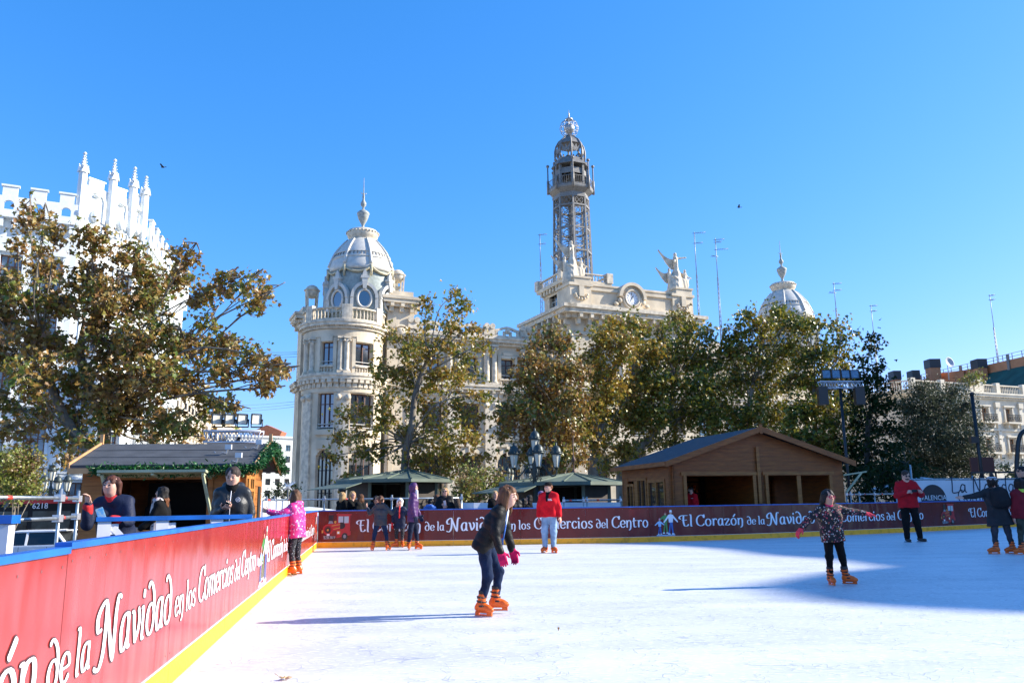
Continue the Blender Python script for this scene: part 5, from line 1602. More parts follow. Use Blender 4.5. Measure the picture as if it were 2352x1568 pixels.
T('plane_tree', 'big brown-leaved plane tree in front of the white gothic building', (250, 1060), 27,
  [(215, 560, 40), (300, 598, 46), (345, 640, 36), (200, 640, 46), (240, 700, 62), (330, 690, 56), (425, 600, 30), (408, 650, 36), (460, 680, 34), (520, 650, 32), (570, 655, 28), (600, 678, 13), (585, 700, 12), (475, 735, 22), (240, 790, 62), (330, 780, 56), (400, 780, 46), (465, 800, 44), (530, 800, 40), (580, 815, 30), (622, 838, 20), (640, 852, 9), (600, 868, 16), (610, 890, 8), (520, 858, 34), (270, 880, 56), (360, 870, 56), (430, 890, 46), (480, 930, 36), (530, 925, 18), (300, 960, 46), (380, 975, 40), (430, 1000, 26), (350, 1015, 22), (250, 960, 40)],
  LEAF_A, .24, .19, 7.6, .24, [(240, 1000), (225, 930), (195, 860), (180, 790)], per=26)
T('plane_tree', 'ragged plane tree at the left edge with thin top sprays against the battlements', (225, 1100), 26,
  [(70, 480, 20), (100, 505, 22), (60, 520, 18), (125, 540, 16), (95, 570, 24), (40, 575, 20), (115, 620, 38), (30, 650, 36), (80, 690, 48), (140, 700, 42), (10, 730, 40), (70, 780, 52), (140, 800, 48), (20, 830, 42), (80, 870, 52), (160, 880, 48), (20, 920, 42), (100, 950, 46), (170, 960, 40), (40, 985, 30), (200, 1010, 26), (150, 1015, 26), (-30, 800, 50), (-30, 700, 40), (150, 1055, 10)],
  LEAF_A, .2, .185, 7.2, .24, [(208, 1060), (165, 985), (120, 890), (95, 770)], per=26)
T('plane_tree', 'golden plane tree standing in front of the curved corner bay', (925, 1120), 47,
  [(1045, 678, 17), (1062, 700, 15), (1035, 715, 22), (985, 700, 14), (980, 740, 22), (1040, 760, 28), (1090, 755, 20), (905, 770, 24), (940, 800, 38), (1000, 800, 36), (1065, 810, 32), (1105, 790, 14), (880, 850, 32), (935, 870, 42), (1005, 870, 42), (1070, 870, 32), (1108, 905, 18), (960, 930, 38), (1040, 940, 38), (1095, 960, 22), (880, 915, 26), (835, 945, 24), (795, 955, 16), (880, 975, 34), (830, 1000, 26), (785, 1010, 18), (770, 1045, 14), (940, 1000, 42), (1020, 1010, 42), (1080, 1010, 28), (880, 1040, 30), (960, 1060, 36), (1030, 1070, 36), (830, 1040, 14), (1110, 1050, 22), (805, 1092, 8)],
  LEAF_B, .26, .25, 8.8, .38, [(930, 1060), (945, 980), (955, 900), (985, 820)], per=24)
T('broadleaf_shrub', 'round green shrub between the two green kiosks', (1080, 1150), 44, [(1070, 1110, 26), (1100, 1090, 26), (1120, 1120, 28), (1140, 1090, 22), (1050, 1130, 18), (1090, 1140, 24), (1140, 1135, 18), (1060, 1085, 16)],
  LEAF_S, .1, .16, 18, .3, [(1085, 1130)], group='shrubs in the square', cat='shrub')
spec = [
 ('plane tree with bent double trunk just right of the tall street lamp', (1300, 1120), 50, [(1270, 775, 30), (1300, 790, 26), (1230, 790, 20), (1240, 830, 40), (1300, 845, 42), (1200, 870, 26), (1250, 910, 46), (1315, 920, 42), (1190, 945, 34), (1240, 985, 42), (1305, 995, 42), (1165, 890, 18), (1160, 960, 20), (1210, 1040, 28), (1280, 1050, 28), (1150, 1000, 14), (1330, 1060, 22)], LEAF_A, [(1290, 1060), (1270, 1000), (1285, 930), (1270, 850)], .25),
 ('orange-topped plane tree below the clock', (1370, 1120), 54, [(1410, 755, 26), (1440, 745, 24), (1380, 775, 28), (1470, 765, 24), (1420, 800, 42), (1480, 820, 40), (1360, 830, 32), (1400, 875, 46), (1460, 890, 48), (1370, 930, 40), (1420, 965, 46), (1480, 960, 42), (1370, 1010, 34), (1440, 1035, 34), (1340, 970, 26), (1400, 1070, 22)], LEAF_B, [(1362, 1050), (1380, 980), (1395, 900), (1420, 820)], .26),
 ('plane tree beneath the right-hand statue group, trunk leaning behind the big chalet', (1440, 1140), 57, [(1545, 735, 20), (1570, 730, 16), (1520, 770, 26), (1580, 765, 30), (1625, 770, 22), (1500, 810, 34), (1560, 820, 44), (1620, 830, 38), (1520, 880, 44), (1590, 890, 48), (1640, 900, 32), (1500, 945, 40), (1570, 955, 46), (1630, 965, 40), (1480, 1010, 30), (1540, 1020, 38), (1610, 1030, 36)], LEAF_C, [(1425, 1080), (1470, 1030), (1530, 960), (1550, 870)], .3),
 ('plane tree whose top reaches across the far dome', (1730, 1140), 58, [(1790, 708, 22), (1825, 735, 26), (1720, 735, 22), (1690, 760, 26), (1750, 755, 28), (1800, 745, 26), (1670, 810, 34), (1730, 815, 44), (1790, 820, 40), (1690, 880, 44), (1760, 890, 48), (1660, 930, 34), (1720, 950, 46), (1780, 960, 42), (1690, 1010, 36), (1760, 1030, 36)], LEAF_C, [(1725, 1060), (1715, 980), (1730, 880)], .28),
 ('plane tree behind the floodlight mast with a lit yellow-green top', (1870, 1150), 56, [(1845, 755, 24), (1880, 750, 22), (1923, 745, 15), (1930, 775, 18), (1815, 790, 24), (1860, 810, 40), (1915, 815, 32), (1830, 870, 40), (1890, 880, 42), (1940, 860, 24), (1840, 940, 44), (1905, 950, 44), (1950, 930, 28), (1860, 1010, 44), (1920, 1020, 40), (1820, 1010, 34)], LEAF_C, [(1868, 1060), (1872, 980), (1870, 880)], .27),
]
for (lab, base, Y, blobs, lf, forks, tr) in spec:
    T('plane_tree', lab, base, Y, blobs, lf, tr, .27, 15.5, .45, forks, per=27)
T('dark_tree', 'dark shaded tree standing right of the plane trees against the sky', (1990, 1150), 52, [(2002, 785, 10), (1998, 805, 12), (1975, 825, 16), (2012, 850, 22), (1985, 870, 28), (2030, 890, 22), (1965, 910, 28), (2015, 930, 34), (2045, 935, 16), (1975, 970, 36), (2030, 985, 34), (1960, 1030, 38), (2010, 1040, 44), (1970, 1090, 40), (2040, 1080, 40), (2055, 1030, 22)], LEAF_D, .24, .24, 12, .42, [(1992, 1060), (1995, 960)], bark=BARKD, group='evergreens at the right of the square', per=25)
T('olive_tree', 'silvery grey-green evergreen tree in front of the cream stucco building', (2170, 1150), 62, [(2110, 900, 24), (2080, 930, 26), (2140, 910, 26), (2190, 905, 24), (2215, 935, 22), (2120, 950, 36), (2175, 955, 36), (2230, 975, 24), (2090, 1000, 36), (2145, 1010, 42), (2205, 1015, 36), (2245, 1025, 24), (2110, 1060, 40), (2170, 1065, 40), (2225, 1065, 32), (2265, 1075, 16), (2130, 1100, 34), (2200, 1110, 26)], LEAF_O, .24, .26, 38, .5, [(2168, 1090), (2165, 1010)], bark=BARKD, shape=OVAL, group='evergreens at the right of the square', per=34, droop=.2)
T('dark_tree', 'low black-green fan-leaved tree in the shade behind the man in the red jumper', (2060, 1170), 46, [(2030, 1090, 34), (2075, 1070, 34), (2110, 1100, 30), (2055, 1120, 36), (2005, 1110, 30), (1975, 1130, 30), (2095, 1135, 26), (2140, 1130, 20)], LEAF_D, .18, .3, 12, .5, [(2058, 1120)], bark=BARKD, group='evergreens at the right of the square', per=25, shape=OVAL)
T('broadleaf_shrub', 'sunlit yellow-green shrub at the left edge above the bus', (35, 1160), 34, [(10, 1060, 26), (45, 1045, 24), (70, 1060, 20), (30, 1085, 28), (70, 1095, 24), (0, 1110, 26), (45, 1120, 28), (80, 1125, 18), (-20, 1080, 24), (20, 1140, 20)],
  LEAF_S, .09, .13, 30, .22, [(36, 1110)], group='shrubs in the square', cat='shrub')
T('broadleaf_shrub', 'dark clipped shrub at the foot of the post office beside the small chalet', (650, 1160), 60, [(640, 1120, 14), (655, 1135, 16), (630, 1140, 14), (668, 1120, 10), (612, 1135, 12)], LEAF_D, .08, .16, 22, .3, [(650, 1135)], group='shrubs in the square', cat='shrub', bark=BARKD)
# ------------------------------------------------------------------ timber chalets
def m_timber(name, c1, c2, rough=.6):
    m = mat(name, c1, rough, col2=c2, vscale=1.6, bump=.15, bscale=7, stretch=(1.2, 1.2, 9), contrast=(.3, .7))
    return m
TIM_L = m_timber('honey_timber', (.42, .16, .03), (.25, .085, .015))
TIM_D = m_timber('stained_timber', (.36, .11, .016), (.20, .058, .009))
TIM_P = mat('pale_green_timber', (.42, .44, .28), .6, var=.15, vscale=3)
FELT = mat('roof_felt', (.062, .068, .075), .9, var=.25, vscale=3, bump=.3, bscale=60)
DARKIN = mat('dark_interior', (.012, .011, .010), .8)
def logs(mb, wall, s0, s1, z0, z1, ops, th=.07, pitch=.145):
    n = round((z1 - z0) / pitch); p = (z1 - z0) / n
    for k in range(n):
        a, b_ = z0 + k * p, z0 + (k + 1) * p - .007
        x = s0
        for (q, r, c, d) in sorted(ops):
            if b_ > c + .01 and a < d - .01:
                if q > x: slab2(mb, wall, x, q, a, b_, -th, 0)
                x = r
        if x < s1: slab2(mb, wall, x, s1, a, b_, -th, 0)
    slab2(mb, wall, s0, min([o[0] for o in ops] + [s1]), z0, z1, -th * .9, -.02)
    if ops:
        slab2(mb, wall, max(o[1] for o in ops), s1, z0, z1, -th * .9, -.02)
        slab2(mb, wall, s0, s1, max(o[3] for o in ops), z1, -th * .88, -.021)
def gable_logs(mb, y, x0, x1, z0, xr, zr, th, pitch=.145, side=-1):
    n = round((zr - z0) / pitch); p = (zr - z0) / n
    for k in range(n):
        t0, t1 = k / n, (k + 1) / n
        a0, a1 = x0 + (xr - x0) * t0, x0 + (xr - x0) * t1; b0, b1 = x1 + (xr - x1) * t0, x1 + (xr - x1) * t1
        mb.prism([(a0, z0 + k * p), (b0, z0 + k * p), (b1, z0 + (k + 1) * p - .007), (a1, z0 + (k + 1) * p - .007)], y, y + th, 'y')
    mb.prism([(x0, z0), (x1, z0), (xr, zr)], y + .015, y + th - .015, 'y')

# small chalet on the left: front along local x, ridge along x
CL_A = R(7); CW, CD = 2.98, 2.4
p = at(549, 1150, 17.0)
CLO = Vector((p.x, 17.0, 0)) - Vector((math.cos(CL_A), math.sin(CL_A), 0)) * CW
sc_ = empty('market_chalet', CLO, CL_A, 'small honey-timber market chalet with grey felt roof and green garland beside the left barrier', 'chalet')
EZ, RZ = 2.05, 2.44
cf_ = plane_fn((0, 0, 0), (1, 0, 0), (0, -1, 0))
OP = (.55, 2.35, .72, 1.74)
mb = MB(); logs(mb, cf_, -.12, CW + .12, -.03, EZ, [OP]); mb.build('front_wall', TIM_L, sc_)
mb = MB(); logs(mb, plane_fn((CW, 0, 0), (0, 1, 0), (1, 0, 0)), -.12, CD + .12, -.03, EZ, [(.35, 1.55, -.03, 1.85)])
mb.M = Matrix.Rotation(PI / 2, 4, 'Z'); gable_logs(mb, -CW, 0, CD, EZ, CD / 2, RZ - .04, .07); mb.M = None
mb.build('end_wall', TIM_L, sc_)
mb = MB(); mb.box(.0, .07, .075, CD, -.03, EZ); mb.box(.08, CW - .08, CD - .07, CD, -.03, EZ); mb.box(.08, CW - .08, .08, CD - .08, -.03, .02); mb.build('inner_walls', TIM_D, sc_)
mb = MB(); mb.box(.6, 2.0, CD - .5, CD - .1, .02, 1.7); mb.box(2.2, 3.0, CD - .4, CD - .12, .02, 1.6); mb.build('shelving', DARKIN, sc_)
mb = MB(); mb.box(OP[0] - .1, OP[1] + .1, -.32, .1, .66, .715); mb.build('counter', TIM_L, sc_)
mb = MB()
for q in (OP[0] - .1, OP[1]): mb.box(q, q + .1, -.035, -.003, .72, 1.83)
mb.box(OP[0], OP[1], -.033, -.003, 1.72, 1.82); mb.build('opening_frame', TIM_L, sc_)
dr = MB()
dw = plane_fn((CW, 0, 0), (0, 1, 0), (1, 0, 0))
for k in range(2):
    a = .36 + k * .6
    slab2(dr, dw, a, a + .58, .0, .85, -.05, .02)
    for (q, r) in ((a, a + .09), (a + .49, a + .58), (a + .27, a + .31)): slab2(dr, dw, q, r, .853, 1.84, -.05, .02)
    for z in (1.15, 1.48, 1.75): slab2(dr, dw, a + .09, a + .49, z, z + .06, -.045, .015)
ob = dr.build('door', mat('orange_timber', (.52, .22, .05), .5, var=.2, vscale=5), sc_)
mb = MB(); slab2(mb, dw, .4, 1.5, .9, 1.8, -.035, -.025); mb.build('pane', GLASS, ob)
mb = MB()
oh = .42; sl = (RZ - EZ) / (CD / 2)
xl, xr = -.22, CW + .36
for s_ in (0, 1):
    y0, y1 = (-oh, CD / 2) if s_ == 0 else (CD + oh, CD / 2)
    ze = EZ - sl * oh + .03
    v = [(xl, y0, ze), (xr, y0, ze), (xr, y1, RZ + .03), (xl, y1, RZ + .03)]
    mb.add(v + [(a, b_, c + .06) for a, b_, c in v], [(0, 1, 2, 3), (7, 6, 5, 4), (0, 4, 5, 1), (1, 5, 6, 2), (2, 6, 7, 3), (3, 7, 4, 0)])
for t in (.33, .66):
    y = -oh + (CD / 2 + oh) * t; z = EZ - sl * oh + .093 + sl * (oh + CD / 2) * t
    mb.box(xl + .02, xr - .02, y, y + .012, z - .01, z + .008)
mb.build('roof', FELT, sc_)
mb = MB()
for x in (xl - .03, xr):
    for s_ in (0, 1):
        y0, y1 = (-oh - .02, CD / 2) if s_ == 0 else (CD + oh + .02, CD / 2)
        ze, zr_ = EZ - sl * oh - .06, RZ - .06
        v = [(x, y0, ze), (x + .03, y0, ze), (x + .03, y1, zr_), (x, y1, zr_)]
        mb.add(v + [(a, b_, c + .19) for a, b_, c in v], [(0, 1, 2, 3), (7, 6, 5, 4), (0, 4, 5, 1), (1, 5, 6, 2), (2, 6, 7, 3), (3, 7, 4, 0)])
    mb.bar((x + .015, CD / 2, RZ - .1), (x + .015, CD / 2, RZ + .3), .07, .05)
mb.box(xl, xr, -oh - .02, -oh + .005, EZ - sl * oh - .08, EZ - sl * oh + .03)
mb.build('bargeboard', mat('new_pine', (.62, .33, .14), .55, var=.2, vscale=4), sc_)
mb = MB()                                            # raised serving hatch with props
hp = [(OP[0] - .12, -.04, 1.76), (OP[1] + .12, -.04, 1.76), (OP[1] + .12, -.78, 1.84), (OP[0] - .12, -.78, 1.84)]
mb.add(hp + [(a, b_, c + .05) for a, b_, c in hp], [(0, 1, 2, 3), (7, 6, 5, 4), (0, 4, 5, 1), (1, 5, 6, 2), (2, 6, 7, 3), (3, 7, 4, 0)])
for q in (OP[0] - .1, (OP[0] + OP[1]) / 2, OP[1] + .06): mb.bar((q, -.08, 1.735), (q, -.74, 1.805), .05, .04)
hb = mb.build('hatch', TIM_P, sc_)
for q in (OP[0] - .05, OP[1] + .05):
    mb = MB(); mb.bar((q, -.7, 1.8), (q + .1, -.05, .78), .05, .05); mb.build('hatch_prop', TIM_P, hb)
gp = [Vector((xl + .45 + (xr - xl - .5) * t, -oh - .04, EZ - sl * oh - .02)) for t in np.linspace(0, 1, 26)] + [Vector((xr + .08, -oh + (CD / 2 + oh) * t, EZ - sl * oh + .06 + (RZ - EZ + sl * oh) * t)) for t in np.linspace(.05, 1, 12)] + [Vector((xr + .08, CD / 2 + (CD / 2 + oh) * t, RZ + .06 - (RZ - EZ + sl * oh) * t)) for t in np.linspace(.08, 1, 12)]
P_ = []
for a, b_ in zip(gp[:-1], gp[1:]):
    n_ = int(130 * (b_ - a).length / .14)
    t = rng.uniform(0, 1, (n_, 1)); P_.append(np.array(a) * (1 - t) + np.array(b_) * t + rng.normal(size=(n_, 3)) * .05)
gl_ = empty('garland', CLO, CL_A, 'green tinsel garland along the eaves and right gable of the small chalet', 'garland')
leaves_mesh('needles', np.concatenate(P_), .085, mat('green_tinsel', (.012, .10, .016), .45, spec=.4, var=.5, vscale=12), gl_, OVAL, .1)
mb = MB(); mb.tube(gp, .03, 5); mb.build('garland_core', mat('green_wire', (.01, .06, .015), .6), gl_)
for (x, y) in ((2.6, .35), (3.15, .75), (2.95, -.3)):     # little spot lamps on the roof
    mb = MB(); z = EZ + sl * y + .1
    mb.bar((0, 0, 0), (.05, -.06, .1), .03); mb.cbox((.07, -.09, .13), (.13, .06, .1)); mb.tube([(0, .02, 0), (-.1, .05, .03), (-.18, .02, -.03), (-.3, .1, .05)], .008, 4)
    o_ = mb.build('spot_lamp', mat('lamp_white', (.6, .6, .6), .4)); o_.location = CLO + Vector((math.cos(CL_A) * x - math.sin(CL_A) * y, math.sin(CL_A) * x + math.cos(CL_A) * y, z))
    tag(o_, {.35: 'little white spot lamp lying midway up the small chalet roof', .75: 'little white spot lamp nearest the ridge of the small chalet roof', -.3: 'little white spot lamp at the eaves of the small chalet, above the garland'}[y], 'spot lamp', 'spot lamps on the chalet roof')

# big chalet on the right: gable to the camera
p = at(1545, 1150, 29.0); CR_A = R(12.4); BW, BD = 6.7, 5.0
bc = empty('rental_chalet', (p.x, 29.0, 0), CR_A, 'big dark-stained timber chalet with wide gable and open hatches behind the barrier', 'chalet')
E2, R2 = 2.5, 3.62
bf = plane_fn((0, 0, 0), (1, 0, 0), (0, -1, 0))
fo = [(.55, 3.12, .3, 1.98), (3.72, 6.2, .35, 1.98)]
mb = MB(); logs(mb, bf, -.1, BW + .1, -.03, E2, fo, pitch=.16)
slab2(mb, bf, 3.12, 3.72, -.03, 1.98, -.07, .0)
gable_logs(mb, 0, -.05, BW + .05, E2, BW / 2, R2 - .05, .07, .16); mb.build('front_wall', TIM_D, bc)
lw = plane_fn((0, BD, 0), (0, -1, 0), (-1, 0, 0))
lo_ = [(.55, 1.15, .5, 1.7), (1.7, 2.5, -.03, 1.9), (2.85, 4.3, .35, 1.8)]
mb = MB(); logs(mb, lw, -.1, BD + .1, -.03, E2, [(.55, 4.3, .2, 1.9)], pitch=.16); mb.build('side_wall', TIM_D, bc)
mb = MB()
for (a, b_, c, d) in lo_:
    for (q, r) in ((a - .1, a), (b_, b_ + .1), ((a + b_) / 2 - .03, (a + b_) / 2 + .03)): slab2(mb, lw, q, r, c, d + .1, -.06, .03)
    slab2(mb, lw, a, b_, d, d + .1, -.06, .03)
for (a, b_) in ((.0, .45), (1.25, 1.6), (2.6, 2.75)): slab2(mb, lw, max(a, .5), b_, .2, 1.9, -.05, 0)
mb.build('side_windows', TIM_L, bc)
mb = MB(); slab2(mb, lw, .55, 1.15, .5, 1.7, -.05, -.04); slab2(mb, lw, 2.85, 4.3, .35, 1.8, -.05, -.04); slab2(mb, lw, 1.7, 2.5, .0, 1.9, -.05, -.04); mb.build('pane', GLASS, bc)
bk = plane_fn((BW, BD, 0), (-1, 0, 0), (0, 1, 0))
mb = MB(); logs(mb, bk, 0, BW, -.03, E2, [(.7, 2.7, .6, 1.9)], pitch=.16); gable_logs(mb, BD - .07, 0, BW, E2, BW / 2, R2 - .05, .07, .16); mb.box(BW - .07, BW, .08, BD - .08, -.03, E2); mb.box(3.4, 3.47, .1, BD - .1, 0, E2); mb.build('back_wall', TIM_D, bc)
mb = MB()
for (a, b_, c, d) in fo:
    for q in (a - .12, b_): slab2(mb, bf, q, q + .12, c - .1, d + .02, .003, .05)
    slab2(mb, bf, a - .2, b_ + .2, d + .023, d + .14, .003, .06)
slab2(mb, bf, BW / 2 - .06, BW / 2 + .06, 1.0, R2 - .6, .061, .09); slab2(mb, bf, 4.9, 5.06, .35, 1.98, -.05, .0)
mb.build('opening_frames', TIM_L, bc)
mb = MB(); mb.box(.9, 3.1, 1.2, 1.9, 0, .72); mb.build('counter', mat('grey_laminate', (.16, .18, .2), .5), bc)
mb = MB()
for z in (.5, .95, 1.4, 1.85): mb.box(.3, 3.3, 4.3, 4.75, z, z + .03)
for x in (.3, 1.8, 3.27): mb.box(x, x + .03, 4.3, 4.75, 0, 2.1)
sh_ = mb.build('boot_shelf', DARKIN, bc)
ORA = mat('orange_plastic', (.78, .13, .008), .3, var=.12, vscale=9)
BLK = mat('black_plastic', (.015, .015, .016), .4)
oh = .35; sl = (R2 - E2) / (BW / 2)
mb = MB()
for s_ in (0, 1):
    x0, x1 = (-oh, BW / 2) if s_ == 0 else (BW + oh, BW / 2)
    ze = E2 - sl * oh + .02
    v = [(x0, -.4, ze), (x0, BD + .35, ze), (x1, BD + .35, R2 + .02), (x1, -.4, R2 + .02)]
    mb.add(v + [(a, b_, c + .07) for a, b_, c in v], [(0, 1, 2, 3), (7, 6, 5, 4), (0, 4, 5, 1), (1, 5, 6, 2), (2, 6, 7, 3), (3, 7, 4, 0)])
mb.build('roof', FELT, bc)
mb = MB()
for s_ in (0, 1):
    x0, x1 = (-oh - .03, BW / 2) if s_ == 0 else (BW + oh + .03, BW / 2)
    ze, zr_ = E2 - sl * oh - .1, R2 - .09
    v = [(x0, -.45, ze), (x1, -.45, zr_), (x1, -.41, zr_), (x0, -.41, ze)]
    mb.add(v + [(a, b_, c + .2) for a, b_, c in v], [(0, 1, 2, 3), (7, 6, 5, 4), (0, 4, 5, 1), (1, 5, 6, 2), (2, 6, 7, 3), (3, 7, 4, 0)])
mb.box(-oh - .05, -oh - .01, -.4, BD + .35, E2 - sl * oh - .06, E2 - sl * oh + .1); mb.bar((BW / 2, -.43, R2 - .16), (BW / 2, -.43, R2 + .18), .1, .06)
mb.build('bargeboard', TIM_D, bc)
mb = MB(); mb.bar((BW + .05, -.1, 1.98), (BW + .95, -.2, 2.1), .05); mb.bar((BW + .1, -.1, 1.35), (BW + .75, -.18, 2.06), .06); mb.build('flap_prop', TIM_P, bc)

# rental boots on the shelves
def boot_proto():
    mb = MB(); mb.cbox((0, -.02, .05), (.1, .26, .06)); mb.lathe([(.06, .06), (.065, .14), (.06, .3)], (0, .06, 0), 8); mb.sphere((0, -.06, .09), .06, 8, 6, (1, 1.5, .9)); mb.box(-.012, .012, -.14, .12, -.0, .02)
    return mb.build('rental_skate', ORA)
bt = boot_proto(); i = 0
for r, z in enumerate((.53, .98, 1.43)):
    for k in range(9):
        o = bt if i == 0 else bt.copy()
        if i: COL.objects.link(o)
        x, y = .48 + k * .31, 4.5
        o.location = bc.location + Vector((math.cos(CR_A) * x - math.sin(CR_A) * y, math.sin(CR_A) * x + math.cos(CR_A) * y, z)); o.rotation_euler = (0, 0, CR_A)
        tag(o, 'orange rental skate standing on the dark shelves inside the big chalet', 'skate', 'rental skates on the chalet shelves'); i += 1

# ------------------------------------------------------------------ green flower kiosks
KGR = mat('green_zinc', (.12, .155, .115), .55, var=.2, vscale=1.5)
KBR = mat('kiosk_brown', (.05, .036, .026), .6, var=.25, vscale=3)
def kiosk(px, pyt, pye, pxl, pxr, Y, label):
    c = at(px, pyt, Y); ze = at(px, pye, Y).z; zr_ = c.z
    root = empty('flower_kiosk', (c.x, Y, 0), 0, label, 'kiosk', 'flower kiosks in the square')
    rx = (pxr - pxl) / 2 * Y / FPX; cx = ((pxl + pxr) / 2 - px) * Y / FPX
    pts = [(cx * (.9 if True else 1) + rx * 1.04 * math.cos(R(22.5 + 45 * k)), 3.5 * math.sin(R(22.5 + 45 * k))) for k in range(8)]
    mb = MB()
    for k in range(8):
        a, b_ = pts[k], pts[(k + 1) % 8]
        mb.add([(*a, ze), (*b_, ze), (0, 0, zr_)], [(0, 1, 2)]); mb.add([(*a, ze), (*b_, ze), (*b_, ze - .17), (*a, ze - .17)], [(0, 1, 2, 3)])
        for t in (0, .5): 
            q = (a[0] + (b_[0] - a[0]) * t, a[1] + (b_[1] - a[1]) * t)
            mb.bar((*q, ze + .02), (0, 0, zr_ + .02), .07, .06)
    mb.poly([(*q, ze - .16) for q in pts]); mb.build('roof', KGR, root)
    mb = MB(); ip = [(cx + (x - cx) * .78, y * .78) for x, y in pts]
    for k in range(8):
        a, b_ = ip[k], ip[(k + 1) % 8]
        if k in (5,): continue
        mb.quad((*a, -1.25), (*b_, -1.25), (*b_, ze - .165), (*a, ze - .165))
    mb.build('body', KBR, root)
    for k in range(8): mb = MB(); mb.bar((*ip[k], -1.25), (*ip[k], ze - .17), .16); mb.build('post', KGR, root)
    mb = MB()
    for k in (4, 6): 
        a, b_ = ip[k], ip[(k + 1) % 8]; mb.bar((a[0] * 1.02, a[1] * 1.02, .3), (b_[0] * 1.02, b_[1] * 1.02, .3), .1, .12)
    mb.build('awning_bars', KGR, root)
    mb = MB(); mb.lathe([(.16, -.05), (.1, .1), (.035, .2), (.03, .55), (.1, .6), (.12, .7), (.06, .8), (.03, .9), (.02, 1.9)], (0, 0, zr_), 8); mb.build('finial', mat('rust_iron', (.12, .06, .04), .7), root)
    a, b_ = pts[4], pts[5]
    mb = MB(); mb.add([(a[0], a[1], ze - .2), (b_[0], b_[1], ze - .2), (b_[0] - .6, b_[1] - 1.1, ze - .48), (a[0] - 1.3, a[1] - .9, ze - .52)], [(0, 1, 2, 3)]); mb.v += [(x, y, z + .04) for x, y, z in mb.v[:4]]; mb.f += [(7, 6, 5, 4), (0, 4, 5, 1), (1, 5, 6, 2), (2, 6, 7, 3), (3, 7, 4, 0)]; mb.sm += [False] * 5; mb.mi += [0] * 5
    mb.build('shutter_flap', KGR, root)
kiosk(938, 1078, 1102, 778, 1036, 45, 'green octagonal kiosk with finial behind the blonde women, left of the tall lamp')
kiosk(1318, 1086, 1108, 1140, 1424, 42, 'green octagonal kiosk behind the man in the red fleece, between lamp and big chalet')

# ------------------------------------------------------------------ street lamps
LGR = mat('lamp_green_iron', (.045, .06, .055), .45, .3, var=.2, vscale=5)
LGL = mat('frosted_glass', (.70, .68, .55), .35, trans=0)
def street_lamp(px, pyt, Y, H, label, s=1.0, rot=0.0):
    t = at(px, pyt, Y)
    root = empty('street_lamp', (t.x, Y, t.z - H), rot, label, 'street lamp', 'iron street lamps with lanterns')
    zc = H - 1.75 * s                                  # crossing of the arms
    mb = MB(); mb.lathe([(.3 * s, 0), (.3 * s, .5), (.2 * s, .6), (.16 * s, .9), (.13 * s, 1.0), (.12 * s, zc - .9 * s), (.15 * s, zc - .85 * s), (.13 * s, zc - .6 * s), (.19 * s, zc - .4 * s), (.13 * s, zc - .15 * s), (.16 * s, zc), (.12 * s, zc + .1 * s), (.06 * s, zc + .3 * s), (.09 * s, zc + .45 * s), (.05 * s, zc + .6 * s)], (0, 0, 0), 14)
    for k in range(10): a = 2 * PI * k / 10; mb.tube([(.125 * s * math.cos(a), .125 * s * math.sin(a), 1.0), (.12 * s * math.cos(a), .12 * s * math.sin(a), zc - .9 * s)], .018 * s, 4)
    mb.build('post', LGR, root)
    def lantern(x, y, z):
        l_ = MB()
        for k in range(6): a0 = PI / 6 + k * PI / 3; l_.tube([(x + .14 * s * math.cos(a0), y + .14 * s * math.sin(a0), z), (x + .245 * s * math.cos(a0), y + .245 * s * math.sin(a0), z + .6 * s)], .016 * s, 4)
        l_.lathe([(.05 * s, -.12 * s), (.08 * s, -.05 * s), (.15 * s, 0), (.13 * s, .02 * s)], (x, y, z), 12); l_.lathe([(.25 * s, .6 * s), (.29 * s, .63 * s), (.29 * s, .68 * s), (.25 * s, .7 * s), (.24 * s, .78 * s), (.21 * s, .9 * s), (.13 * s, 1.0 * s), (.04 * s, 1.05 * s), (.05 * s, 1.12 * s), (.015 * s, 1.2 * s)], (x, y, z), 16)
        for k in range(12): a0 = k * PI / 6; l_.sphere((x + .28 * s * math.cos(a0), y + .28 * s * math.sin(a0), z + .72 * s), .035 * s, 5, 4)
        ob = l_.build('lantern', LGR, root)
        g_ = MB(); g_.lathe([(.125 * s, .01), (.225 * s, .6 * s)], (x, y, z), 6, PI / 6, PI / 6 + 2 * PI, False); g_.build('glass', LGL, ob)
    lantern(0, 0, zc + .58 * s)
    for k in range(4):
        a = k * PI / 2 + .12; c_, s__ = math.cos(a), math.sin(a)
        am = MB(); pr = [(.1, .0), (.28, .02), (.45, -.12), (.6, -.34), (.78, -.52), (.95, -.5), (1.02, -.36), (1.02, -.2)]
        am.tube([(x * s * c_, x * s * s__, zc + z * s) for x, z in smooth_line2(pr)], .035 * s, 6)
        for (cx, cz, r0) in ((.33, -.42, .17), (.2, -.68, .11), (.5, -.08, .07)):
            am.tube([((cx + r0 * (1 - i / 22) * math.cos(i * .55)) * s * c_, (cx + r0 * (1 - i / 22) * math.cos(i * .55)) * s * s__, zc + (cz + r0 * (1 - i / 22) * math.sin(i * .55)) * s) for i in range(17)], .018 * s, 5)
        am.build('arm', LGR, root); lantern(1.02 * s * c_, 1.02 * s * s__, zc - .12 * s)
    return root
def smooth_line2(pts): return [(p.x, p.z) for p in smooth_line([Vector((a, 0, b_)) for a, b_ in pts], 4)]
street_lamp(1228, 983, 39, 5.95, 'tall dark green iron street lamp with several lanterns in front of the right kiosk')
street_lamp(122, 1062, 54, 5.5, 'iron street lamp with three lanterns showing between shrub and small chalet')
street_lamp(1192, 1046, 58, 5.6, 'iron street lamp half hidden in dark leaves just left of the tall lamp', 1.0, .5)
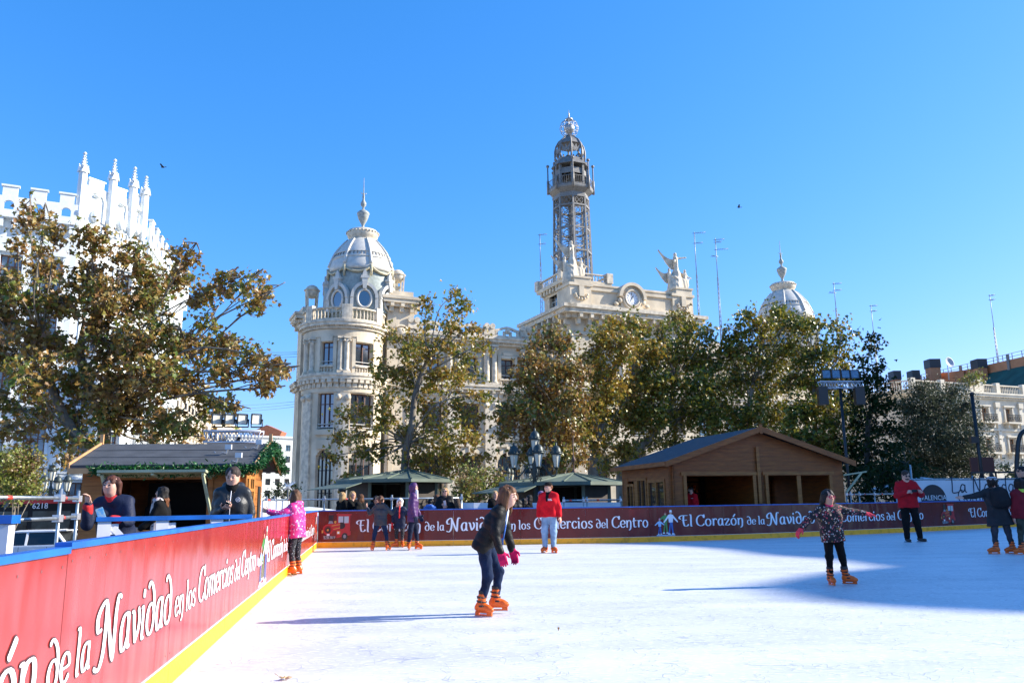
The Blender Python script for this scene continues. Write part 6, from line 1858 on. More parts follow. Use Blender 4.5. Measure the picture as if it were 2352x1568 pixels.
def lamp_single(px, pyt, Y, label):
    t = at(px, pyt, Y); s = 1.0
    root = empty('street_lamp', (t.x, Y, -1.25), 0, label, 'street lamp', 'iron street lamps with lanterns'); H = t.z + 1.25
    mb = MB(); mb.lathe([(.2, 0), (.18, .6), (.08, .8), (.07, H - 1.3), (.1, H - 1.25)], (0, 0, 0), 10); mb.build('post', LGR, root)
    mb = MB(); mb.lathe([(.14, H - 1.25), (.25, H - .65), (.3, H - .62), (.28, H - .5), (.22, H - .3), (.1, H - .15), (.05, H - .12), (.02, H)], (0, 0, 0), 12); mb.build('lantern', LGR, root)
lamp_single(812, 1081, 62, 'single lantern lamp poking up behind the left kiosk roof')
lamp_single(787, 1104, 55, 'lantern lamp cap just above the left corner of the left kiosk roof')

# ------------------------------------------------------------------ floodlights on trusses
ALU = mat('aluminium_truss', (.62, .63, .66), .35, .7)
FLG = mat('floodlight_glass', (.85, .80, .66), .35, .2, var=.25, vscale=6)
def truss(mb, a, b_, w=.28, n=8):
    a, b_ = Vector(a), Vector(b_); d = (b_ - a).normalized(); u = Vector((0, 0, 1)); v = d.cross(u)
    ch = [v * w / 2 + u * w / 2, -v * w / 2 + u * w / 2, -v * w / 2 - u * w / 2, v * w / 2 - u * w / 2]
    for c in ch: mb.tube([a + c, b_ + c], .028, 6)
    for i in range(n):
        p, q = lerp(a, b_, i / n), lerp(a, b_, (i + 1) / n); m_ = (p + q) / 2
        for c1, c2 in ((ch[0], ch[3]), (ch[1], ch[2]), (ch[0], ch[1]), (ch[3], ch[2])): mb.tube([p + c1, m_ + c2], .014, 4); mb.tube([m_ + c2, q + c1], .014, 4)
def floodlight_mast(name, pxs, pyl, pyt, x0, x1, pole_px, Y, label, mlens, hw, tilt, yaw, spk=False):
    a, b_ = at(x0, pyt, Y), at(x1, pyt, Y)
    p = at(pole_px, pyt, Y); o = Vector((p.x, Y, -1.25))
    root = empty(name, o, 0, label, 'floodlight mast', 'floodlight masts over the rink')
    mb = MB(); truss(mb, a - o, b_ - o); mb.build('truss', ALU, root)
    mb = MB(); mb.tube([(0, .05, 0), (0, .05, p.z - o.z)], .065, 8); mb.build('pole', BLK, root)
    for px in pxs:
        c = at(px, pyl, Y) - o
        M_ = Matrix.Translation(c) @ Matrix.Rotation(yaw, 4, 'Z') @ Matrix.Rotation(tilt, 4, 'X')
        mb = MB(); mb.M = M_; h = hw
        mb.add([(-h, 0, -h), (h, 0, -h), (h, 0, h), (-h, 0, h), (-h * .55, h * 1.1, -h * .6), (h * .55, h * 1.1, -h * .6), (h * .55, h * 1.1, h * .6), (-h * .55, h * 1.1, h * .6)], [(7, 6, 5, 4), (0, 1, 5, 4), (1, 2, 6, 5), (2, 3, 7, 6), (3, 0, 4, 7)])
        for (q0, q1, r0, r1) in ((-h, h, h, h * 1.1), (-h, h, -h * 1.1, -h), (-h * 1.1, -h, -h, h), (h, h * 1.1, -h, h)): mb.box(q0, q1, -.05, .02, r0, r1)
        mb.M = None; mb.tube([c + Vector((-h * 1.15, .08, 0)), c + Vector((-h * 1.15, .08, -h * 1.6)), c + Vector((h * 1.15, .08, -h * 1.6)), c + Vector((h * 1.15, .08, 0))], .02, 4)
        ob = mb.build('floodlight', BLK, root)
        mb = MB(); mb.M = M_; mb.box(-h * .98, h * .98, -.012, .012, -h * .98, h * .98); mb.build('lens', mlens, ob)
    if spk:
        for px in (1888, 1972):
            c = at(px, 908, Y) - o; mb = MB(); mb.prism([(-.2, -.2), (.2, -.2), (.15, .2), (-.15, .2)], c.z - .4, c.z + .36, 'z'); mb.v = [(v[0] + c.x, v[1] + c.y, v[2]) for v in mb.v]; mb.box(c.x - .02, c.x + .02, c.y - .02, c.y + .02, c.z + .42, a.z - o.z - .1); mb.build('loudspeaker', BLK, root)
floodlight_mast('floodlight_mast', (498, 527, 556, 588), 962, 1003, 472, 602, 545, 20.5, 'four square cream floodlights on a bright truss behind the small chalet', FLG, .122, R(4), R(46))
floodlight_mast('floodlight_mast', (1898, 1920, 1942, 1963), 859, 884, 1881, 1980, 1930, 35, 'four floodlights and black loudspeakers on a dark mast in front of the right trees', mat('floodlight_glass_blue', (.16, .22, .28), .12, .5, var=.3, vscale=7), .175, R(-6), 0, True)

# ------------------------------------------------------------------ blue-capped fences by the left barrier
def rail_fence(p0, p1, z, label, n=2, brace=True, dirn=1):
    root = empty('rail_fence', (p0.x, p0.y, 0), 0, label, 'fence', 'blue capped fences outside the rink')
    d = (p1 - p0); d.z = 0; L_ = d.length; d.normalize(); w_ = plane_fn((0, 0, 0), d, (d.y, -d.x, 0))
    mb = MB(); slab2(mb, w_, 0, L_, z - .05, z, -.07, .07); mb.build('cap_rail', BLUE, root)
    for k in range(n):
        s_ = .02 + (L_ - .5) * k / max(1, n - 1) if n > 1 else .02
        mb = MB(); slab2(mb, w_, s_, s_ + (.14 if n > 1 else .085), -.03, z - .053, -.05, .05); mb.build('post', GALV, root)
        if brace:
            mb = MB(); mb.bar(w_(s_ + .16, z - .12, 0), w_(s_ + .62, z - .62, 0), .07, .07); slab2(mb, w_, s_ + .14, s_ + .22, z - .2, z - .08, -.03, .03); mb.build('brace', GALV, root)
    return root
pA = at(221, 1190, 9.6); pB = lwall(s_on_left(592, 1280), 0, -.1)
rail_fence(pA, Vector((pB.x, pB.y, 0)), pA.z + .015, 'blue-capped fence the woman with the phone leans on, joining the left barrier', 3)
pA = at(-70, 1183, 5.0); pB2 = at(38, 1186, 5.05)
f2 = rail_fence(Vector((pB2.x, pB2.y, 0)), Vector((pA.x, pA.y, 0)), pB2.z + .01, 'short blue-capped fence end on a white post at the left edge', 1)

# ------------------------------------------------------------------ scaffold pipes, screens, tents, banner
PIPE = STEEL
RED_T = mat('red_tape', (.6, .05, .03), .5)
def pipe_fence(posts, zs, Y0, Y1, label, rails_from=None, zb=-.03, name='scaffold_fence', r=.028):
    """posts: pixel xs; zs: pixel ys of rails"""
    pts = [Vector((at(px, 1150, Y0 + (Y1 - Y0) * i / max(1, len(posts) - 1)).x, Y0 + (Y1 - Y0) * i / max(1, len(posts) - 1), 0)) for i, px in enumerate(posts)]
    root = empty(name, pts[0], 0, label, 'fence', 'scaffold pipe fences around the rink'); o = pts[0]
    zr_ = [at(posts[0], y, Y0).z for y in zs]
    for p in pts:
        mb = MB(); mb.tube([p - o + Vector((0, 0, zb)), p - o + Vector((0, 0, max(zr_) + .12))], r, 8); mb.build('upright', PIPE, root)
    for z in zr_:
        mb = MB(); mb.tube([p - o + Vector((0, -r * 1.6, z)) for p in pts], r, 8); mb.cur = 1
        for p, q in zip(pts[:-1], pts[1:]): c = lerp(p, q, .32) - o + Vector((0, -r * 1.6, z)); e = (q - p).normalized() * .05; mb.tube([c - e, c + e], r * 1.12, 8)
        mb.cur = 2
        for p in pts: c = p - o; mb.cbox((c.x, c.y - r * .8, z), (.09, .1, .09))
        mb.build('rail', [PIPE, RED_T, ALU], root)
    return root, pts
pipe_fence([-40, 138, 304 - 125], [1142, 1197], 9.0, 12.2, 'two-rail galvanised scaffold fence in front of the bus at the left edge', r=.023)
pipe_fence([612, 630, 745, 900, 1060], [1148, 1176], 25.2, 26.4, 'scaffold pipe rail behind the blonde women at the far left corner')
pipe_fence([1295, 1340, 1348, 1425], [1149, 1172], 27.2, 28.4, 'scaffold pipe rail between the man in the red fleece and the big chalet')
pipe_fence([1945, 1955, 1975, 2010, 2060, 2095], [1135, 1158], 33, 36, 'scaffold pipe rail in the shade right of the big chalet')
WSH = mat('white_sheet', (.72, .74, .78), .6, var=.08, vscale=1.2, bump=.25, bscale=3)
def screen(px0, px1, pyt, pyb, Y0, Y1, label, m=WSH):
    a, b_ = at(px0, pyt, Y0), at(px1, pyt, Y1); zb = at(px0, pyb, Y0).z
    mb = MB(); n = 14
    for i in range(n):
        t0, t1 = i / n, (i + 1) / n
        p, q = lerp(a, b_, t0), lerp(a, b_, t1); w0, w1 = .02 * math.sin(i * 1.9), .02 * math.sin((i + 1) * 1.9)
        mb.add([(p.x, p.y + w0, p.z), (q.x, q.y + w1, q.z), (q.x, q.y + w1, zb), (p.x, p.y + w0, zb), (p.x, p.y + w0 + .02, p.z), (q.x, q.y + w1 + .02, q.z), (q.x, q.y + w1 + .02, zb), (p.x, p.y + w0 + .02, zb)], [(0, 1, 2, 3), (7, 6, 5, 4), (0, 4, 5, 1), (3, 2, 6, 7)])
    o = mb.build('sheet_screen', m); tag(o, label, 'screen', 'white sheets on the scaffold fences'); return o
screen(1040, 1262, 1154, 1185, 27.5, 28, 'pale sheet screen behind the girl in the black jacket, right of the woman in sunglasses')
screen(1262, 1426, 1153, 1185, 27.8, 28.9, 'white sheet screen on the pipe rail right of the man in the red fleece')
screen(596, 660, 1150, 1200, 24.0, 24.6, 'white sheet screen at the far left corner behind the girl in pink')
def tent(px, pyt, px0, px1, pye, Y, label):
    t = at(px, pyt, Y); a, b_ = at(px0, pye, Y), at(px1, pye, Y); hw = (b_.x - a.x) / 2; cx = (a.x + b_.x) / 2
    root = empty('party_tent', (cx, Y + hw, 0), 0, label, 'tent', 'white tents by the rink')
    mb = MB(); pts = []
    for k in range(4):
        q = [(-hw, -hw), (hw, -hw), (hw, hw), (-hw, hw)]; p0, p1 = q[k], q[(k + 1) % 4]
        for i in range(5):
            t0, t1 = i / 5, (i + 1) / 5; f_ = lambda u: (1 - u) ** 1.25
            A = [(p0[0] * (1 - t0), p0[1] * (1 - t0)), (p1[0] * (1 - t0), p1[1] * (1 - t0)), (p1[0] * (1 - t1), p1[1] * (1 - t1)), (p0[0] * (1 - t1), p0[1] * (1 - t1))]
            z0, z1 = a.z + (t.z - a.z) * (1 - f_(t0)), a.z + (t.z - a.z) * (1 - f_(t1))
            mb.add([(*A[0], z0), (*A[1], z0), (*A[2], z1), (*A[3], z1)], [(0, 1, 2, 3)])
        mb.add([(*p0, a.z), (*p1, a.z), (*p1, a.z - .25), (*p0, a.z - .25)], [(0, 1, 2, 3)])
    mb.build('canopy', WSH, root)
    for q in ((-hw, -hw), (hw, -hw), (hw, hw), (-hw, hw)):
        mb = MB(); mb.bar((q[0] * .98, q[1] * .98, -1.25), (q[0] * .98, q[1] * .98, a.z), .05); mb.build('pole', ALU, root)
tent(2172, 1092, 2068, 2268, 1124, 44, 'white peaked tent behind the banner on the right')
tent(690, 1164, 580, 786, 1186, 27.5, 'low white tent top behind the girl in pink and the corner of the barrier')
mb = MB(); mb.sphere((0, 0, 0), .6, 16, 8, (1, .5, .55)); o = mb.build('red_cover', mat('red_vinyl', (.5, .02, .02), .5)); q = at(655, 1190, 22.6); o.location = (q.x, q.y, q.z - .15)
tag(o, 'rounded red cover showing beyond the barrier under the arm of the girl in pink', 'cover')
# banner with lettering
BY0, BY1 = 36.5, 38.5
ba, bb = at(2098, 1103, BY0), at(2372, 1086, BY1)
bu = Vector((bb.x - ba.x, bb.y - ba.y, 0)); bl = bu.length; bu.normalize(); bn = Vector((bu.y, -bu.x, 0))
bz0 = at(2098, 1158, BY0).z; bz1 = ba.z
bn_root = empty('banner', (ba.x, ba.y, 0), 0, 'white banner with handwritten lettering and a dark dome emblem hung on the pipe fence', 'banner')
bw_ = plane_fn((0, 0, 0), bu, bn)
mb = MB()
for i in range(20):
    a, b_ = bl * i / 20, bl * (i + 1) / 20; mb.add([bw_(a, bz0, 0), bw_(b_, bz0, 0), bw_(b_, bz1, 0), bw_(a, bz1, 0), bw_(a, bz0, -.02), bw_(b_, bz0, -.02), bw_(b_, bz1, -.02), bw_(a, bz1, -.02)], [(0, 1, 2, 3), (7, 6, 5, 4), (3, 2, 6, 7)])
mb.build('sheet', WSH, bn_root)
INK = mat('blue_black_ink', (.02, .025, .05), .6); EMB = mat('dome_emblem', (.035, .03, .035), .6)
def bpx(px, py):
    p = onplane(px, py, ba, bn); return (p - ba).dot(bu), p.z
dx0, dz0 = bpx(2116, 1146); dx1, dz1 = bpx(2170, 1112)
mb = MB(); cxm, rw_ = (dx0 + dx1) / 2, (dx1 - dx0) / 2
mb.poly([bw_(dx0, dz0 - .1, .006), bw_(dx1, dz0 - .1, .006)] + [bw_(cxm + rw_ * math.cos(t), dz0 + (dz1 - dz0) * math.sin(t), .006) for t in [PI * k / 14 for k in range(15)]]); mb.build('emblem', EMB, bn_root)
text_mesh('emblem_lettering', 'VALENCIA', .3, WHITEP, bn_root, frame(bw_(dx0 - .02, bpx(2116, 1148)[1], .012), bu, (0, 0, 1)), .002)
HW = {  # handwriting, unit x-height .5
 'L': (.55, [[(.1, .95), (.08, .4), (.06, .02), (.3, .0), (.48, .04)]]), 'a': (.5, [[(.4, .42), (.2, .48), (.06, .22), (.16, .02), (.34, .16), (.4, .46)], [(.4, .46), (.38, .1), (.48, .02)]]),
 'N': (.8, [[(.08, .0), (.12, .5), (.16, .95)], [(.16, .95), (.34, .4), (.5, .02)], [(.5, .02), (.56, .5), (.6, 1.0)]]), 'v': (.45, [[(.02, .46), (.18, .02), (.4, .48)]]), 'i': (.25, [[(.1, .46), (.1, .02)], [(.12, .66), (.12, .72)]]),
 'd': (.5, [[(.38, .4), (.2, .46), (.05, .22), (.16, .02), (.34, .14)], [(.42, 1.0), (.38, .4), (.4, .02)]]), 'C': (.6, [[(.5, .75), (.3, .9), (.1, .55), (.12, .15), (.3, .0), (.52, .12)]]), 'o': (.48, [[(.24, .48), (.06, .26), (.2, .02), (.4, .2), (.3, .46), (.2, .47)]]),
 'm': (.75, [[(.06, .46), (.06, .02)], [(.06, .3), (.2, .48), (.32, .36), (.32, .02)], [(.32, .3), (.46, .48), (.6, .36), (.6, .02)]]), 'e': (.45, [[(.06, .24), (.36, .28), (.26, .48), (.08, .34), (.1, .06), (.38, .08)]]), 'r': (.4, [[(.06, .46), (.07, .02)], [(.07, .28), (.2, .46), (.34, .42)]]), 'c': (.42, [[(.36, .4), (.2, .48), (.05, .24), (.16, .02), (.38, .08)]]),
}
mb = MB()
def hand(words, x, z, em, kx=1.0):
    j = 0
    for ch in words:
        if ch == ' ': x += .38 * em * kx; continue
        adv, sts = HW[ch]
        for st in sts:
            ribbon(mb, cr(st, 4), lambda a, b_, off, X=x: bw_(X + a * em * kx, z + b_ * em, off), .008 + .0006 * (j % 6), 0, .07, .075); j += 1
        x += adv * em * kx
    return x
ex = bpx(2186, 1131); hand('La Navidad', ex[0], ex[1], .75, 1.1)
ex = bpx(2200, 1152); hand('Comercio', ex[0], ex[1], .6, 1.25)
mb.build('handwriting', INK, bn_root, recalc=False)
mb = MB(); mb.tube([bw_(-.3, bz1 + .05, -.08), bw_(bl + .3, bz1 + .05, -.08)], .04, 6); mb.build('rail', PIPE, bn_root)
for s_ in (.02, bl * .5, bl): mb = MB(); mb.tube([bw_(s_, -.03, -.12), bw_(s_, bz1 + (.7 if s_ < 1 else .2), -.12)], .04, 6); mb.build('upright', PIPE, bn_root)
# black frame box and pole further right
mb = MB(); a = at(2230, 1085, 47); b_ = at(2352, 1075, 50)
mb.box(a.x, a.x + 6, 47, 47.1, a.z - .05, a.z + .06); mb.box(a.x, a.x + 6, 47, 47.1, a.z - .45, a.z - .36)
for k in range(5): mb.box(a.x + k * 1.4, a.x + k * 1.4 + .07, 47.003, 47.09, -1.25, a.z)
tag(mb.build('black_railing', BLK), 'black metal railing behind the banner', 'railing')
c = at(2257, 1068, 52); mb = MB(); mb.box(c.x - .75, c.x + .75, 52, 52.12, c.z - .5, c.z + .5); mb.box(c.x - .05, c.x + .05, 52.05, 52.1, -1.25, c.z - .5); sb_ = mb.build('notice_board', [mat('red_brown_board', (.13, .03, .02), .6), WHITEP]); tag(sb_, 'red-brown notice board above the black railing on the right', 'sign')
p = at(2232, 905, 50); mb = MB(); mb.tube([(p.x, 50, -1.25), (p.x, 50, p.z)], .11, 8); mb.sphere((p.x, 50, p.z), .14, 8, 6); mb.cbox((p.x - .2, 50, at(2232, 1010, 50).z), (.5, .3, .4)); tag(mb.build('black_pole', BLK), 'slim black pole standing before the olive-coloured tree and stucco building', 'pole')
mb = MB(); pp = [at(2336, 1100, 46), at(2337, 1040, 46), at(2341, 1005, 46), at(2352, 990, 46), at(2372, 984, 46)]; pp = [Vector((pp[0].x, pp[0].y, -1.25))] + pp; mb.tube(smooth_line(pp, 4), .12, 8); tag(mb.build('curved_pole', BLK), 'curved black lamp pole at the right edge', 'pole')
T('broadleaf_shrub', 'small bright green shrub under the stucco building at the right edge', (2330, 1150), 55, [(2320, 1080, 16), (2340, 1075, 16), (2330, 1095, 18)], LEAF_S, .06, .16, 20, .25, [(2330, 1110)], group='shrubs in the square', cat='shrub')
T('broadleaf_shrub', 'green rooftop shrub behind the balustrade of the stucco building', (2235, 885), 110, [(2232, 868, 12), (2244, 862, 12), (2220, 875, 10), (2250, 875, 8), (2235, 878, 12)], LEAF_S, .1, .3, 26, .4, [(2235, 880)], group='shrubs in the square', cat='shrub', zbase=ZR - .3)

# silver star ornament
mb = MB()
for k in range(14):
    d = Vector((rnd.gauss(0, 1), rnd.gauss(0, 1) * .5, rnd.gauss(0, 1))).normalized(); l = rnd.uniform(.4, .75) if k > 3 else .85
    e = d.orthogonal().normalized() * .07; g_ = d.cross(e).normalized() * .07
    mb.add([e, g_, -e, -g_, d * l], [(0, 1, 4), (1, 2, 4), (2, 3, 4), (3, 0, 4)])
mb.v = [(a * .45, b_ * .45, c * .45) for a, b_, c in mb.v]
o = mb.build('star_ornament', mat('silver_foil', (.7, .7, .7), .2, .8)); o.location = at(662, 1117, 30)
mb = MB(); mb.bar((0, 0, -.05), (0, 0, -1.25 - o.location.z), .05); mb.build('stake', IRONG, o); tag(o, 'silver star ornament between the small chalet and the post office corner', 'ornament')

# ------------------------------------------------------------------ bus and cars on the street
CARW = mat('white_car_paint', (.78, .79, .80), .2, coat=.6)
CARB = mat('black_car_paint', (.02, .02, .022), .2, coat=.6)
TYRE = mat('tyre_rubber', (.015, .015, .015), .85)
RIM = mat('rim_alloy', (.4, .4, .42), .35, .8)
TAIL = mat('tail_lamp', (.35, .008, .01), .15, coat=.5)
CGL = mat('car_glass', (.015, .018, .02), .05, spec=.7)
def wheel(parent, x, y, r, w=.2):
    mb = MB(); mb.M = Matrix.Translation((x, y, r)) @ Matrix.Rotation(PI / 2, 4, 'X')
    mb.lathe([(r * .62, -w / 2), (r * .92, -w / 2), (r, -w * .3), (r, w * .3), (r * .92, w / 2), (r * .62, w / 2)], (0, 0, 0), 20); t = mb.build('wheel', TYRE, parent)
    mb = MB(); mb.M = Matrix.Translation((x, y, r)) @ Matrix.Rotation(PI / 2, 4, 'X'); mb.lathe([(.01, -w * .35), (r * .62, -w * .42), (r * .62, w * .42), (.01, w * .35)], (0, 0, 0), 14); mb.build('rim', RIM, t)
def car(loc, rz, m, label, s=1.0, tall=0.0):
    """hatchback, nose towards -x, rear towards +x"""
    root = empty('parked_car', loc, rz, label, 'car', 'cars in the street on the left')
    hw = .86
    side = [(-2.05, .28), (-2.1, .55), (-1.95, .74), (-1.1, .92), (-.95, .96), (1.75, 1.0), (1.98, .98), (2.1, .7), (2.08, .35), (1.95, .26)]
    mb = MB(); mb.prism([(x * s, z * s + (tall if z > .8 else 0)) for x, z in side], -hw * s, hw * s, 'y'); bm = bmesh.new()
    body = mb.build('body', m, root); bm.from_mesh(body.data); bmesh.ops.bevel(bm, geom=list(bm.edges), offset=.05, segments=2, affect='EDGES'); bm.to_mesh(body.data); bm.free()
    zz = lambda z: z * s + tall
    A = [(-.98, .95, .78), (1.8, .99, .78)]; B = [(-.2, 1.42, .62), (1.35, 1.44, .6)]
    mb = MB(); v = []
    for (x, z, y) in A + B[::-1]: v += [(x * s, -y * s, zz(z)), (x * s, y * s, zz(z))]
    mb.add(v, [(0, 2, 4, 6), (1, 7, 5, 3), (0, 6, 7, 1), (2, 3, 5, 4)]); mb.build('glazing', CGL, root)
    mb = MB(); mb.add([(-.28 * s, -.64 * s, zz(1.415)), (1.42 * s, -.62 * s, zz(1.43)), (1.42 * s, .62 * s, zz(1.43)), (-.28 * s, .64 * s, zz(1.415)), (.1 * s, -.56 * s, zz(1.49)), (1.2 * s, -.55 * s, zz(1.49)), (1.2 * s, .55 * s, zz(1.49)), (.1 * s, .56 * s, zz(1.49))], [(0, 1, 2, 3), (7, 6, 5, 4), (0, 4, 5, 1), (1, 5, 6, 2), (2, 6, 7, 3), (3, 7, 4, 0)])
    for y in (-1, 1):
        mb.bar((-.98 * s, y * .78 * s, zz(.95)), (-.22 * s, y * .63 * s, zz(1.42)), .07, .05); mb.bar((.45 * s, y * .785 * s, zz(.96)), (.42 * s, y * .63 * s, zz(1.43)), .08, .03); mb.bar((1.82 * s, y * .78 * s, zz(.98)), (1.36 * s, y * .61 * s, zz(1.44)), .13, .05)
        mb.bar((-.2 * s, y * .64 * s, zz(1.42)), (1.36 * s, y * .62 * s, zz(1.44)), .06, .05)
    mb.box(1.3 * s, 1.68 * s, -.55 * s, .55 * s, zz(1.45), zz(1.48)); mb.build('roof', m, root)
    for y in (-1, 1):
        mb = MB(); mb.prism([(1.72 * s, zz(.86)), (2.08 * s, zz(.84)), (2.1 * s, zz(.64)), (1.9 * s, zz(.62))], y * .84 * s - .03, y * .84 * s + .03 + (.01 * y), 'y'); mb.build('tail_light', TAIL, root)
        for x in (-.5, .6): mb = MB(); mb.bar((x * s, y * (hw + .012) * s, zz(.82)), ((x + .2) * s, y * (hw + .012) * s, zz(.82)), .03); mb.build('door_handle', m, root)
        mb = MB()
        for x in (-.95, .25, 1.2): mb.box(x * s - .006, x * s + .006, y * hw * s - .004, y * hw * s + .004, .35 * s, zz(.93))
        mb.build('door_seams', BLK, root)
        for x in (-1.3, 1.3): wheel(root, x * s, y * (hw - .08) * s, .31 * s)
    return root
p = at(78, 1230, 31.5); car((p.x - .35, 31.5, -1.24), R(4), CARW, 'white hatchback with red tail lamp in front of the bus', 1.06)
p = at(195, 1215, 34); car((p.x + 1.0, 33.6, -1.24), R(4), CARB, 'black car half hidden between the bus and the small chalet', 1.12, .3)
p = at(175, 1150, 38.5)
bus = empty('city_bus', (p.x, 38.5, -1.24), R(4), 'red-roofed city bus with dark windows numbered 6218 behind the scaffold fence', 'bus')
zb_ = at(175, 1141, 38.5).z + 1.24
BUSB = mat('bus_black', (.007, .007, .008), .45, spec=.25)
mb = MB(); mb.box(-11.8, .05, 0, 2.5, .3, zb_ - .55); mb.build('body', BUSB, bus)
mb = MB(); mb.box(-11.8, .06, -.02, 2.52, zb_ - .28, zb_ - .1); mb.build('roof_band', mat('bus_red', (.55, .02, .02), .35), bus)
mb = MB(); mb.box(-11.7, 0, .05, 2.45, zb_ - .1, zb_ + .04); mb.box(-10, -6, .4, 2.1, zb_ + .04, zb_ + .12); mb.build('roof', CARW, bus)
mb = MB(); mb.box(-11.8, .05, 0, 2.5, zb_ - .55, zb_ - .283); mb.build('header_panel', BUSB, bus)
mb = MB(); mb.box(-11.8, .07, -.015, 2.51, .3, .75); mb.build('skirt', mat('bus_red', (.5, .02, .02), .35), bus)
for k in range(6):
    x = -11.5 + k * 1.92; mb = MB(); mb.box(x, x + 1.7, -.012, -.004, 1.0, zb_ - .62); wo = mb.build('window', mat('bus_window', (.05, .07, .065), .1, spec=.4, var=.9, vscale=1.1), bus)
    mb = MB(); mb.box(x, x + 1.7, -.02, -.013, 1.75, 1.8); mb.build('window_bar', BLK, wo)
for k in range(5):
    mb = MB(); mb.sphere((-8.8 + k * 1.35 + rnd.uniform(-.3, .3), .0, 1.35 + rnd.uniform(-.08, .1)), .13, 10, 6, (1, .12, 1.25)); mb.sphere((-8.8 + k * 1.35, .0, 1.02), .24, 10, 6, (1, .08, .9))
mb = MB()
text_mesh('fleet_number', '6218', .36, WHITEP, bus, frame((-1.95, -.022, zb_ - .5), (1, 0, 0), (0, 0, 1)), .004)
for x in (-9.2, -2.6): wheel(bus, x, .14, .48, .26)

# fallen leaves on the ice
DL = [mat('dry_leaf', (.30, .16, .05), .7, var=.4, vscale=20), mat('dry_leaf_pale', (.55, .40, .22), .7, var=.3, vscale=20)]
def fallen(px, py, s, label, m, rz=0.0, up=.02):
    g_ = onz(px, py); mb = MB()
    pts = [(math.cos(2 * PI * k / 15) * (1 if k % 3 == 0 else .42 if k % 3 == 1 else .6) * s, math.sin(2 * PI * k / 15) * (1 if k % 3 == 0 else .42 if k % 3 == 1 else .6) * s) for k in range(15)]
    mb.add([(0, 0, .01)] + [(x, y, up + .035 * math.sin(5 * math.atan2(y, x)) * (s / .1) * .5 + up) for x, y in pts], [(0, k + 1, (k + 1) % 15 + 1) for k in range(15)])
    mb.tube([(0, 0, .012), (-s * .9, -s * .4, .03), (-s * 1.4, -s * .5, .05)], .003, 4)
    o = mb.build('fallen_leaf', m); o.location = (g_.x, g_.y, .006); o.rotation_euler = (0, 0, rz); tag(o, label, 'leaf', 'dry leaves on the ice'); return o
fallen(655, 1561, .055, 'curled pale dry leaf at the bottom edge of the ice', DL[1], .4, .006)
fallen(672, 1322, .1, 'brown leaf beside the skates of the girl in pink', DL[0], 2, .012)
fallen(1283, 1452, .013, 'small dark leaf scrap on the bright ice right of the girl in the black jacket', DL[0], 1)
fallen(690, 1284, .09, 'reddish leaf scrap on the ice right of the girl in pink', DL[0], .2, .01)
fallen(763, 1252, .16, 'brown leaf against the yellow kick plate under the red locomotive', DL[0], .8, .03)
fallen(582, 1385, .05, 'tiny leaf scrap beside the yellow kick plate, nearer of two', DL[0], 2.2, .01)
fallen(618, 1352, .05, 'tiny leaf scrap beside the yellow kick plate, farther of two', DL[0], 1.2, .01)
# ------------------------------------------------------------------ people
SKIN = mat('skin', (.62, .34, .24), .5, var=.12, vscale=9)
SKIN2 = mat('skin_tan', (.50, .26, .17), .5, var=.12, vscale=9)
EYE = mat('eye_dark', (.02, .015, .012), .3)
LIP = mat('lips', (.42, .12, .10), .5)
def cloth(name, c, rough=.85, **k):
    k.setdefault('spec', .22)
    return mat(name, c, rough, var=k.pop('var', .22), vscale=k.pop('vscale', 6), bump=k.pop('bump', .25), bscale=k.pop('bscale', 55), **k)
def dotted(name, base, dots, scale, size=.32, rough=.7):
    m = bpy.data.materials.new(name); m.use_nodes = True
    nt = m.node_tree; b = nt.nodes['Principled BSDF']; L = nt.links.new
    tc = nd(nt, 'ShaderNodeTexCoord'); vo = nd(nt, 'ShaderNodeTexVoronoi'); vo.inputs['Scale'].default_value = scale
    L(tc.outputs['Object'], vo.inputs['Vector'])
    rp = nd(nt, 'ShaderNodeValToRGB'); rp.color_ramp.interpolation = 'CONSTANT'
    cs = [base] * 1 + dots
    while len(rp.color_ramp.elements) < len(dots): rp.color_ramp.elements.new(.5)
    for i, c in enumerate(dots): rp.color_ramp.elements[i].position = i / len(dots); rp.color_ramp.elements[i].color = (*c, 1)
    sp = nd(nt, 'ShaderNodeSeparateColor'); L(vo.outputs['Color'], sp.inputs[0]); L(sp.outputs[0], rp.inputs[0])
    th = nd(nt, 'ShaderNodeMath', operation='LESS_THAN'); th.inputs[1].default_value = size; L(vo.outputs['Distance'], th.inputs[0])
    mx = nd(nt, 'ShaderNodeMix', data_type='RGBA'); L(th.outputs[0], mx.inputs[0]); mx.inputs[6].default_value = (*base, 1); L(rp.outputs[0], mx.inputs[7])
    L(mx.outputs[2], b.inputs['Base Color']); b.inputs['Roughness'].default_value = rough
    return m
def hairmat(name, c, c2):
    return mat(name, c, .6, spec=.25, col2=c2, vscale=14, bump=.5, bscale=30, stretch=(2.2, 2.2, .35), contrast=(.3, .7))
HR = dict(brown=hairmat('brown_hair', (.16, .075, .035), (.05, .022, .012)), blonde=hairmat('blonde_hair', (.58, .38, .17), (.26, .14, .05)), black=hairmat('black_hair', (.018, .014, .012), (.006, .005, .005)),
          auburn=hairmat('auburn_hair', (.12, .04, .022), (.035, .012, .009)), light=hairmat('chestnut_hair', (.17, .075, .03), (.06, .025, .012)), curly=hairmat('curly_brown_hair', (.24, .09, .03), (.06, .02, .01)), short=hairmat('short_dark_hair', (.06, .04, .03), (.02, .014, .012)))
